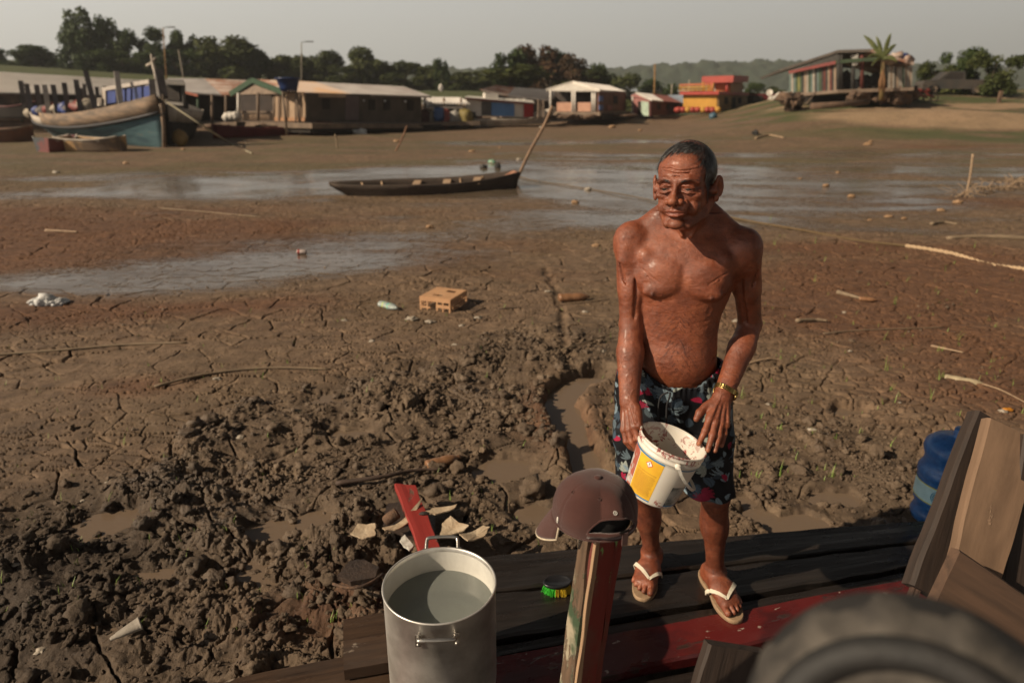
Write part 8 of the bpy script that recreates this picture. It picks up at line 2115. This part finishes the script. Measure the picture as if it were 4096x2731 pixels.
def pink_house():
    r = thing('pink_house', 'small pink house with a pale green door and a long dark red side', 'house', Qp(650, 115, 48))
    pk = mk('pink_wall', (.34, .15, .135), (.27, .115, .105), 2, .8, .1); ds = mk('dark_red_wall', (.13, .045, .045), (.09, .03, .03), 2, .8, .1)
    wallp('front_wall', 633, 98, 115, 49, 650, 100.5, 116, 47.3, pk, r, .1); panel_on('door', 633, 98, 115, 49, 650, 100.5, 116, 47.3, .56, .98, .1, 1, mk('mint_door', (.50, .62, .50), None, 3, .6, 0), r, .07); panel_on('doorway', 633, 98, 115, 49, 650, 100.5, 116, 47.3, .36, .52, .15, 1, voidm, r, .07); panel_on('corner_board', 633, 98, 115, 49, 650, 100.5, 116, 47.3, .0, .08, -.1, 1, whitp, r, .09)
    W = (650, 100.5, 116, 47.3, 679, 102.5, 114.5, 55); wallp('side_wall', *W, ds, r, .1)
    for f0 in (.2, .5, .78): panel_on('window', *W, f0, f0+.10, .2, .6, voidm, r, .07)
    AP = Qp(636, 93.2, 49.2); ER = Qp(652, 100.5, 46.8); EL = Qp(630, 96.5, 50); R2 = Qp(668, 96.5, 60); EE = Qp(682, 103.5, 55.5); m1 = AP.lerp(R2, .45); m2 = ER.lerp(EE, .35)
    sheet('roof', [AP, m1, m2, ER], zincl, r, .06, 14, .04); sheet('roof', [m1, R2, EE, m2], mk('red_roof', (.20, .07, .055), None, 2, .6, .1), r, .06, 14, .04); sheet('roof', [EL, EL+(R2-AP), R2, AP], zinc, r, .06, 20, .04)
    mb = MB(); mb.add([EL, ER, AP], [(0, 1, 2)]); o = mb.build('gable', pk, r); so = o.modifiers.new('t', 'SOLIDIFY'); so.thickness = .06
    mb = MB(); mb.beam(AP+Vector((0, -.06, 0)), ER+Vector((0, -.06, 0)), .05, .1); mb.build('barge_board', whitp, r)
    r2 = thing('blue_roof_shed', 'pale blue roofed shed squeezed between the pink and yellow houses', 'shed', Qp(680, 112, 58)); sheet('roof', [Qp(668, 95.5, 60), Qp(692, 95, 60), Qp(692, 104, 56), Qp(678, 103, 56)], mk('pale_blue_roof', (.36, .42, .50), None, 2, .5, .1), r2, .06); wallp('wall', 676, 103, 114, 57, 690, 103, 113, 57, mk('grey_blue_wall', (.20, .22, .24), None, 2, .7, .1), r2)
pink_house()
def yellow_house():
    r = thing('yellow_house', 'two-storey yellow and orange house with red slab roof and balcony rail', 'house', Qp(705, 110, 49))
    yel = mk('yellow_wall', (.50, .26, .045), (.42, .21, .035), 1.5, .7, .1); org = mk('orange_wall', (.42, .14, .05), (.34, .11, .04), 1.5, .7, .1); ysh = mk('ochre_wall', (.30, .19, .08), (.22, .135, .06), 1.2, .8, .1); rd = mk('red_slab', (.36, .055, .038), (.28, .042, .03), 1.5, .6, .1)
    C0 = (684, 94, 110, 51.0); C1 = (717.5, 93.5, 110, 48.0); C2 = (746, 95, 108, 55.5)
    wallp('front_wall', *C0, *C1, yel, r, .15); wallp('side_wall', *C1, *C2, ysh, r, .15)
    for f0, f1, g0, g1 in ((.18, .28, .22, .65), (.42, .54, .25, 1), (.66, .76, .22, .65)): panel_on('window', *C1, *C2, f0, f1, g0, g1, voidm, r, .1)
    A, B, D = Qp(679.5, 95, 50.8), Qp(718.5, 94.6, 47.3), Qp(749, 95.6, 55.3); E = Qp(700, 94.9, 60)
    mb = MB(); mb.add([A, B, D, E]+[p+Vector((0, 0, .20)) for p in (A, B, D, E)], [(3, 2, 1, 0), (4, 5, 6, 7), (0, 1, 5, 4), (1, 2, 6, 5), (2, 3, 7, 6), (3, 0, 4, 7)]); mb.build('balcony_slab', rd, r)
    for k in range(14): f = k/13; p = A.lerp(B, f*.86)+Vector((0, .1, .2)); mb = MB(); mb.tube([p, p+Vector((0, 0, .52))], .035, 5); mb.build('balcony_post', yel, r)
    for h in (.2, .38, .55): mb = MB(); mb.beam(A+Vector((0, .1, h+.1)), A.lerp(B, .86)+Vector((0, .1, h+.1)), .04, .05 if h < .5 else .10); mb.build('balcony_rail', yel if h < .5 else rd, r)
    wallp('upper_wall', 707, 82.5, 93, 50.6, 730, 82.5, 93.3, 50.0, org, r, .12); wallp('upper_side', 730, 82.5, 93.3, 50.0, 742, 82.5, 94, 54.5, mk('ochre_side', (.36, .17, .06), None, 2, .7, 0), r, .12); panel_on('door', 707, 82.5, 93, 50.6, 730, 82.5, 93.3, 50.0, .22, .38, .2, 1, mk('white_door', (.62, .52, .40), None, 2, .6, 0), r, .08)
    for u in (703, 712.5, 727): post('column', u, 82.5, 93, 49.6, .10, rd if u > 705 else yel, r)
    A, B, D, E = Qp(701.5, 83.2, 50.4), Qp(733, 82.4, 49.0), Qp(748, 82.2, 55), Qp(716, 83, 59)
    mb = MB(); h = Qp(733, 75.6, 49).z-B.z; mb.add([A, B, D, E]+[p+Vector((0, 0, h)) for p in (A, B, D, E)], [(3, 2, 1, 0), (4, 5, 6, 7), (0, 1, 5, 4), (1, 2, 6, 5), (2, 3, 7, 6), (3, 0, 4, 7)]); mb.build('roof_slab', rd, r)
    rn = random.Random(3)
    for k in range(9):
        u = 678+k*4.9; mb = MB(); mb.blob(Qp(u, 109.8+.2*(k % 2), 47.6-.2*k*.3), (.26, .26, .20), k, 2, .15); tag(mb.build('tyre_planter', [rd, yel][k % 3 == 2]), where([(i, 0) for i in range(9)], k, 'painted tyre planter below the yellow house wall'), 'planter', 'painted planters below the yellow house')
    r2 = thing('red_truck', 'dark red truck parked between the yellow house and the raised shack', 'truck', Qp(765, 108, 52))
    mr = mk('truck_red', (.16, .02, .025), (.11, .015, .02), 2, .5, 0); mb = MB(); mb.box(Qp(763, 98.5, 52), (1.55, 1.2, .62)); mb.build('cargo_body', mr, r2); mb = MB(); mb.box(Qp(755, 101, 51.5), (.7, 1.1, .7)); mb.build('cab', MATS['shadowed_void'], r2)
    for u in (755, 768): mb = MB(); c = Qp(u, 105, 51.2); mb.lathe([(0, -.1), (.25, -.1), (.25, .1), (0, .1)], 16, Matrix.Translation(c) @ Matrix.Rotation(pi/2, 4, 'X')); mb.build('wheel', voidm, r2)
    r3 = thing('satellite_dish', 'white satellite dish above the dark red truck', 'dish', Qp(769, 93, 50)); c = Qp(769.5, 92.8, 50); mb = MB(); mb.lathe([(0, -.06), (.12, -.03), (.21, .04), (.22, .045), (.21, .03)], 24, Matrix.Translation(c) @ Vector((-.4, -.8, .35)).to_track_quat('Z', 'Y').to_matrix().to_4x4()); mb.build('dish_bowl', whitp, r3); mb = MB(); mb.tube([c, c+Vector((0, .1, -1.0))], .03, 5); mb.build('mast', oldw, r3)
    r4 = thing('white_car', 'white car half hidden behind the root end of the raised shack', 'car', Qp(782, 101, 48)); mb = MB(); prof = [(-1.7, .2), (-1.65, .75), (-.9, .85), (-.5, 1.25), (.7, 1.3), (1.2, .9), (1.7, .8), (1.75, .25)]; o_ = Qp(785, 102, 50)
    prof = [(x*.55, z*.55) for x, z in prof]; n = len(prof); vs = [o_+Vector((x, y, z-.1)) for y in (-.7, .7) for x, z in prof]; mb.add(vs, [tuple(range(n)), tuple(range(2*n-1, n-1, -1))]+[(i, (i+1) % n, n+(i+1) % n, n+i) for i in range(n)]); mb.build('car_body', whitp, r4, bevel=.05)
    for dx in (-.55, .55): mb = MB(); mb.lathe([(0, -.1), (.18, -.1), (.18, .1), (0, .1)], 16, Matrix.Translation(o_+Vector((dx, -.65, 0))) @ Matrix.Rotation(pi/2, 4, 'X')); mb.build('wheel', voidm, r4)
    mb = MB(); mb.add([o_+Vector((x*.55, -.72, z*.55-.1)) for x, z in ((-.75, .87), (-.42, 1.18), (.6, 1.22), (.95, .92))], [(0, 1, 2, 3)]); mb.build('window', voidm, r4)
yellow_house()
def shack():
    Y = 40; r = thing('raised_shack', 'weathered shack raised on tree stumps with patchwork plank walls and open middle', 'shack', Qp(850, 104, Y))
    cols = {'w': mk('pale_plank', (.33, .29, .24), (.22, .19, .155), 3, .8, .2), 'g': mk('green_plank', (.055, .08, .04), (.035, .055, .03), 3, .8, .2), 't': mk('teal_plank', (.12, .16, .14), (.08, .11, .10), 3, .8, .2), 'r': mk('red_plank', (.13, .030, .02), (.08, .02, .016), 3, .8, .2), 'd': mk('dark_plank', (.05, .045, .04), None, 3, .9, .1), 'y': mk('olive_plank', (.20, .19, .06), None, 3, .8, .1), 'o': mk('bare_plank', (.30, .22, .15), (.2, .14, .1), 3, .8, .2)}
    seq = 'twtgygdowgtwdtgdrdordo'
    for k, c in enumerate(seq):
        u0 = 789.5+47*k/len(seq); u1 = u0+47/len(seq)-.12; f = k/len(seq); Y0 = 41.5-2.2*f
        t0 = 72.5-9.0*f; b0 = 94.5-4.6*f; sheet('wall_plank', [Qp(u0, b0, Y0), Qp(u1, b0-.2, Y0-.1), Qp(u1, t0-.3, Y0-.1), Qp(u0, t0, Y0)], cols[c], r, .05+.02*(k % 2))
    rn = random.Random(6)
    seq = 'wowdowwgowow'
    for k, c in enumerate(seq):
        u0 = 888+25*k/len(seq)+rn.uniform(-.2, .2); u1 = u0+25/len(seq)*.82; lean = rn.uniform(-.8, .9); t0 = 66.5+rn.uniform(-.8, .8); b0 = 88.5+rn.uniform(-1, 4.5)
        sheet('wall_plank', [Qp(u0+lean*.3, b0, 38.6), Qp(u1+lean*.3, b0-.3, 38.6), Qp(u1+lean, t0, 38.8), Qp(u0+lean, t0, 38.8)], cols[c], r, .05)
    A0, A1, A2, A3 = Qp(780.5, 70.5, 41.6), Qp(838, 51.5, 39.3), Qp(871, 50.5, 38.6), Qp(914, 64, 38.4)
    bk = Vector((.8, 5.5, -.35))
    sheet('roof', [A0, A1, A1+bk, A0+bk], mk('dark_roof', (.10, .08, .065), (.06, .05, .042), 2, .8, .2), r, .14); sheet('roof', [A1, A2, A2+bk, A1+bk], MATS['dark_roof'], r, .14); sheet('roof', [A2, A3, A3+bk, A2+bk], rust, r, .14)
    mb = MB(); mb.beam(Qp(789, 72.5, 41.2), Qp(836, 62.5, 39.1), .06, .16); mb.build('red_beam', redp, r)
    mb = MB(); mb.beam(Qp(836, 62, 39.0), Qp(890, 58, 38.3), .08, .18); mb.build('green_beam', cols['g'], r)
    mb = MB(); mb.add([Qp(789, 73, 41.3), Qp(838, 63.5, 39.2), Qp(838, 52, 39.4), ], [(0, 1, 2)]); o = mb.build('gable', cols['d'], r); so = o.modifiers.new('t', 'SOLIDIFY'); so.thickness = .05
    wallp('back_wall', 838, 58, 68, 44, 908, 56, 69, 44, cols['d'], r, .1); wallp('back_wall', 840, 80, 92, 44.2, 892, 78, 90, 43.8, cols['d'], r, .1)
    for u, m in ((838.5, cols['d']), (841, cols['d']), (853, cols['d']), (862, cols['r']), (883.5, cols['o']), (888, cols['d'])): post('post', u, 55, 91, 39.0, .10, m, r)
    wallp('fridge_box', 851, 81.5, 91, 40.5, 858.5, 81.5, 91, 40.3, mk('grey_box', (.20, .20, .19), None, 2, .6, 0), r, .4)
    wallp('hanging_sheet', 852.5, 58, 66, 38.8, 858, 54, 65, 38.8, whitp, r, .03)
    for k, (u, v, s_) in enumerate(((864, 81, .3), (868, 85, .35), (874, 83, .4), (880, 86, .35), (846, 76, .25), (873, 88, .3))): mb = MB(); mb.blob(Qp(u, v, 40.5), (s_, s_*.8, s_*1.2), k, 2, .5); mb.build('clutter', cols['d'], r)
    for k, (u, v, m) in enumerate(((898, 56, rust), (903, 58, bluep), (907, 60, rust), (889, 61, cols['o']))): mb = MB(); mb.blob(Qp(u, v, 38.7), (.32, .25, .22), k, 2, .6); mb.build('roof_clutter', m, r)
    sheet('floor', [Qp(785, 96, 41.4), Qp(838, 91.5, 38.8), Qp(914, 89, 37.8), Qp(905, 86, 44)], oldw, r, .16)
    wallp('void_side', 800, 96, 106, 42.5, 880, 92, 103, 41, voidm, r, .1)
    # stumps and roots that carry it
    rn = random.Random(9)
    for k, (u, v, sx, sz) in enumerate(((787, 100, .8, .5), (793, 97.5, .7, .35), (797, 103, .45, .6), (790, 105, .3, .55), (860, 96, .8, .5), (868, 95, .6, .5), (853, 97, .4, .4), (882, 95, .5, .7), (890, 97, .35, .65), (899, 94, .6, .5), (905, 98, .5, .6), (912, 94, .45, .5), (897, 99, .3, .5), (875, 98, .5, .3))):
        mb = MB(); mb.blob(Qp(u, v, 38.6+(k % 3)*.4), (sx*.6, .5, sz*.6), k+50, 3, .65, 2.6); mb.build('stump', logm, r)
    for k in range(16):
        u = rn.choice([rn.uniform(782, 802), rn.uniform(850, 916)]); p = Qp(u, 92+rn.uniform(0, 3), 38.8); q = Qp(u+rn.uniform(-3, 3), 103+rn.uniform(-2, 2.5), 38.2); mb = MB(); mb.tube([p, (p+q)/2+Vector((rn.uniform(-.2, .2), 0, 0)), q], [.06, .04, .02], 6); mb.build('root', logm, r)
    mb = MB(); mb.tube([Qp(811, 106.5, 36.8), Qp(840, 104.6, 37.0), Qp(868, 102, 37.6)], [.17, .15, .13], 12); tag(mb.build('fallen_log', logm), 'thick fallen log lying in front of the raised shack', 'log')
    mb = MB(); mb.tube([Qp(806, 104, 37), Qp(816, 92.5, 37.8)], .03, 5); tag(mb.build('leaning_stick', oldw), 'thin stick leaning on the platform above the fallen log', 'stick')
    # banana plant
    b = thing('banana_plant', 'banana plant with torn upright leaves growing beside the raised shack', 'banana plant', Qp(881, 100, 37.6)); mb = MB()
    mb.tube([Qp(881, 100, 37.6), Qp(882, 86, 37.6), Qp(882.5, 72, 37.6), Qp(883, 62, 37.6)], [.12, .11, .09, .06], 10); mb.build('stem', mk('banana_stem', (.19, .15, .055), (.15, .08, .035), 2, .6, .1), b)
    lm = mk('banana_leaf', (.055, .070, .018), (.10, .11, .03), 3, .5, .1)
    for k, (u, v, w) in enumerate(((864, 35, 1.5), (876.5, 36, 1.3), (891.5, 33, 1.5), (897, 44, 1.4), (868, 57, 1.0), (898, 62, 1.2), (872, 66, .9))):
        A = Qp(883, 60, 37.6); B = Qp(u, v, 37.6+(.5-k*.15)); rows = []; mid = A.lerp(B, .5)+Vector((0, 0, .25 if v < 50 else .35)); n = 14; sp = [A.lerp(mid, i/n).lerp(mid.lerp(B, i/n), i/n) for i in range(n+1)]
        for i, p in enumerate(sp):
            f = i/n; ww = w*.055*(sin(pi*min(1, f*.93+.07))**.7)*(1 if i % 2 else .82); d = (sp[min(i+1, n)]-sp[max(i-1, 0)]).normalized(); s_ = d.cross(Vector((0, 1, 0))).normalized(); rows.append([p-s_*ww*1.6+Vector((0, .05, -.02)), p, p+s_*ww*1.6+Vector((0, .05, -.02))])
        mb = MB(); mb.grid(rows, True); mb.build('leaf', lm, b)
    mb = MB()
    for k in range(7): p = Qp(883, 70, 37.5); q = Qp(879+k*1.0, 92-k % 3*2, 37.3); mb = MB(); mb.tube([p, p.lerp(q, .5)+Vector((-.06+.02*k, 0, 0)), q], [.03, .05, .03], 5); mb.build('dead_leaf', mk('dead_leaf', (.20, .10, .04), (.14, .07, .03), 3, .8, .2), b)
shack()
def pickup():
    o_ = Qp(950, 98, 45.5); o_.z = float(base_z(np.array([o_.x]), np.array([o_.y]))[0])+.28; r = thing('pickup_truck', 'dusty dark grey pickup parked behind the shrubs on the right bank', 'pickup', o_)
    m = mk('dusty_grey_paint', (.035, .035, .035), (.075, .06, .048), 1.2, .5, 0, spec=.5); k = .80
    R3 = Matrix.Rotation(rad(-8), 4, 'Z'); T = Matrix.Translation(o_) @ R3 @ Matrix.Diagonal((k, k, k, 1))
    def ext(prof, y0, y1, name, mat, par=r, bev=.03):
        n = len(prof); mb = MB(); vs = [T @ Vector((x, y, z)) for y in (y0, y1) for x, z in prof]; mb.add(vs, [tuple(range(n)), tuple(range(2*n-1, n-1, -1))]+[(i, (i+1) % n, n+(i+1) % n, n+i) for i in range(n)]); return mb.build(name, mat, par, bevel=bev)
    ext([(-2.5, .05), (-2.5, .45), (-2.35, .62), (-1.35, .72), (-1.2, .72), (.55, .72), (.55, .70), (2.5, .70), (2.5, .05)], -.85, .85, 'body', m)
    ext([(-1.35, .72), (-.75, 1.28), (.35, 1.30), (.5, .72)], -.75, .75, 'cab', m); ext([(-1.10, .78), (-.68, 1.2), (.25, 1.22), (.32, .78)], -.765, -.755, 'window', voidm, r, 0)
    ext([(2.42, .30), (2.52, .30), (2.52, .62), (2.42, .62)], -.87, -.62, 'tail_light', mk('tail_light', (.30, .01, .01), None, 3, .2, 0), r, 0); ext([(2.5, .0), (2.62, .0), (2.62, .12), (2.5, .12)], -.8, .8, 'bumper', voidm, r, 0)
    for x in (-1.65, 1.45):
        for y in (-.80, .80):
            mb = MB(); mb.lathe([(0, -.10), (.36, -.10), (.38, -.06), (.38, .10), (0, .10)], 22, T @ Matrix.Translation((x, y, .02)) @ Matrix.Rotation(pi/2, 4, 'X')); w = mb.build('wheel', voidm, r); mb = MB(); mb.lathe([(0, -.0), (.20, .01), (.22, .03), (.22, -.02)], 18, T @ Matrix.Translation((x, y*1.13, .02)) @ Matrix.Rotation(pi/2, 4, 'X')); mb.build('rim', oldw, w)
    for k_, (u, c) in enumerate(((920, redp), (927.5, redp))):
        b = Qp(u, 96.5, 41.5); b.z = float(base_z(np.array([b.x]), np.array([b.y]))[0])+.22; mo = thing('motorbike', ['red motorbike parked next to the raised shack', 'red motorbike parked next to the pickup'][k_], 'motorbike', b, 'motorbikes on the right bank')
        for dx in (-.42, .42): mb = MB(); mb.tube([b+Vector((dx+.2*cos(q), 0, .2*sin(q))) for q in [2*pi*j/16 for j in range(16)]], .035, 6, closed=True); mb.build('wheel', voidm, mo)
        mb = MB(); mb.tube([b+Vector((-.42, 0, .0)), b+Vector((-.3, 0, .45)), b+Vector((-.22, 0, .62))], .03, 6); mb.tube([b+Vector((-.22, -.2, .64)), b+Vector((-.22, .2, .64))], .02, 5); mb.build('fork', voidm, mo)
        mb = MB(); mb.blob(b+Vector((-.1, 0, .38)), (.22, .1, .12), 3, 3, .1); mb.tube([b+Vector((-.3, 0, .45)), b+Vector((0, 0, .15)), b+Vector((.42, 0, .02))], .06, 6); mb.build('body', c, mo); mb = MB(); mb.blob(b+Vector((.2, 0, .43)), (.28, .1, .06), 3, 3, .1); mb.build('seat', voidm, mo)
pickup()
def pole(u, vt, vb, Y, r_, label, arm=None, name='pole', m=None, ut=None):
    b = Qp(u, vb, Y); t_ = Qp(ut or u, vt, Y); p = thing(name, label, 'pole', b); mb = MB(); mb.tube([b+Vector((0, 0, -1.5)), t_], [r_*1.3, r_], 8); mb.build('shaft', m or mk('pale_pole', (.30, .26, .20), None, 2, .7, 0), p)
    if arm: mb = MB(); q = t_+Vector((arm*.4, 0, .05)); mb.tube([t_, q], r_*.7, 6); mb.box(q+Vector((arm*.3, 0, 0)), (.6, .16, .09)); mb.build('lamp_head', mk('lamp_grey', (.16, .16, .16), None, 2, .5, 0), p)
pole(164.5, 28, 78, 62, .045, 'orange street lamp pole behind the bow of the blue boat', 1, 'street_lamp', mk('ochre_pole', (.30, .16, .05), None, 2, .7, 0), ut=163)
pole(299.5, 42.5, 80, 62, .04, 'slender street lamp pole above the blue water tank', 1, 'street_lamp', ut=301.5); pole(184, 50, 79, 60, .05, 'thin leaning grey pole right of the orange lamp pole', None, 'thin_pole', ut=178.5); pole(655, 64, 95, 64, .06, 'tall ochre pole behind the pink house', None, 'tall_pole', MATS['ochre_pole'])
pole(672, 84, 94, 62, .05, 'short thin pole left of the yellow house', None, 'thin_pole'); pole(689.5, 80, 92, 56, .05, 'thin pole rising by the yellow house balcony', None, 'thin_pole')
mb = MB(); mb.tube(smooth_pts([Qp(159, 97, 26)[:], Qp(200, 124, 24.8)[:], onground(232, 145, .03)[:], onground(252, 154, .02)[:]], 8), .03, 5); tag(mb.build('mooring_line', mk('pale_line', (.34, .30, .20), None, 3, .8, 0)), 'mooring line slanting down from the bow of the blue boat', 'rope')
p = onground(1000, 101, 0); p = Qp(999, 101, 41.5); mb = MB(); mb.beam(p+Vector((0, 0, -.3)), p+Vector((0, 0, .55)), .16, .16, up=(1, 0, 0)); tag(mb.build('short_post', logm), 'short dark post on the grassy right bank', 'post')
mb = MB(); mb.blob(Qp(441, 88, 44), (.12, .1, .2), 3, 3, .5); tag(mb.build('roof_figure', whitp), 'small pale figure on the end of the houseboat roof', 'ornament')
for k, (u0, u1, v) in enumerate(((941, 955, 79.5), (969, 980, 79.8))):
    r = thing('awning', ['small blue awning seen through the shrubs left of the pickup cab', 'small blue awning seen above the pickup bed'][k], 'awning', Qp(u0, 97, 51), 'blue awnings behind the shrubs')
    sheet('awning_cloth', [Qp(u0, v+1.6, 50), Qp(u1, v+1.6, 50), Qp(u1, v-.6, 52), Qp(u0, v-.6, 52)], mk('awning_blue', (.04, .10, .36), None, 2, .5, 0), r, .05)
    for u in (u0+1, u1-1): post('pole', u, v+1.2, 97, 50.2, .05, oldw, r)
# ------------------------------------------------------------ smoky air
mb = MB(); mb.box((60, 290, 24), (1300, 700, 56)); hz = mb.build('haze'); hz['kind'] = 'stuff'; tag(hz, 'pale smoky haze over the whole river flat', 'haze')
m = bpy.data.materials.new('haze'); m.use_nodes = True; t = m.node_tree; t.nodes.clear(); o = N(t, 'ShaderNodeOutputMaterial'); v = N(t, 'ShaderNodeVolumePrincipled')
v.inputs['Color'].default_value = (.80, .84, .88, 1); v.inputs['Density'].default_value = .0005; v.inputs['Anisotropy'].default_value = .2
t.links.new(v.outputs[0], o.inputs['Volume']); hz.data.materials.append(m)
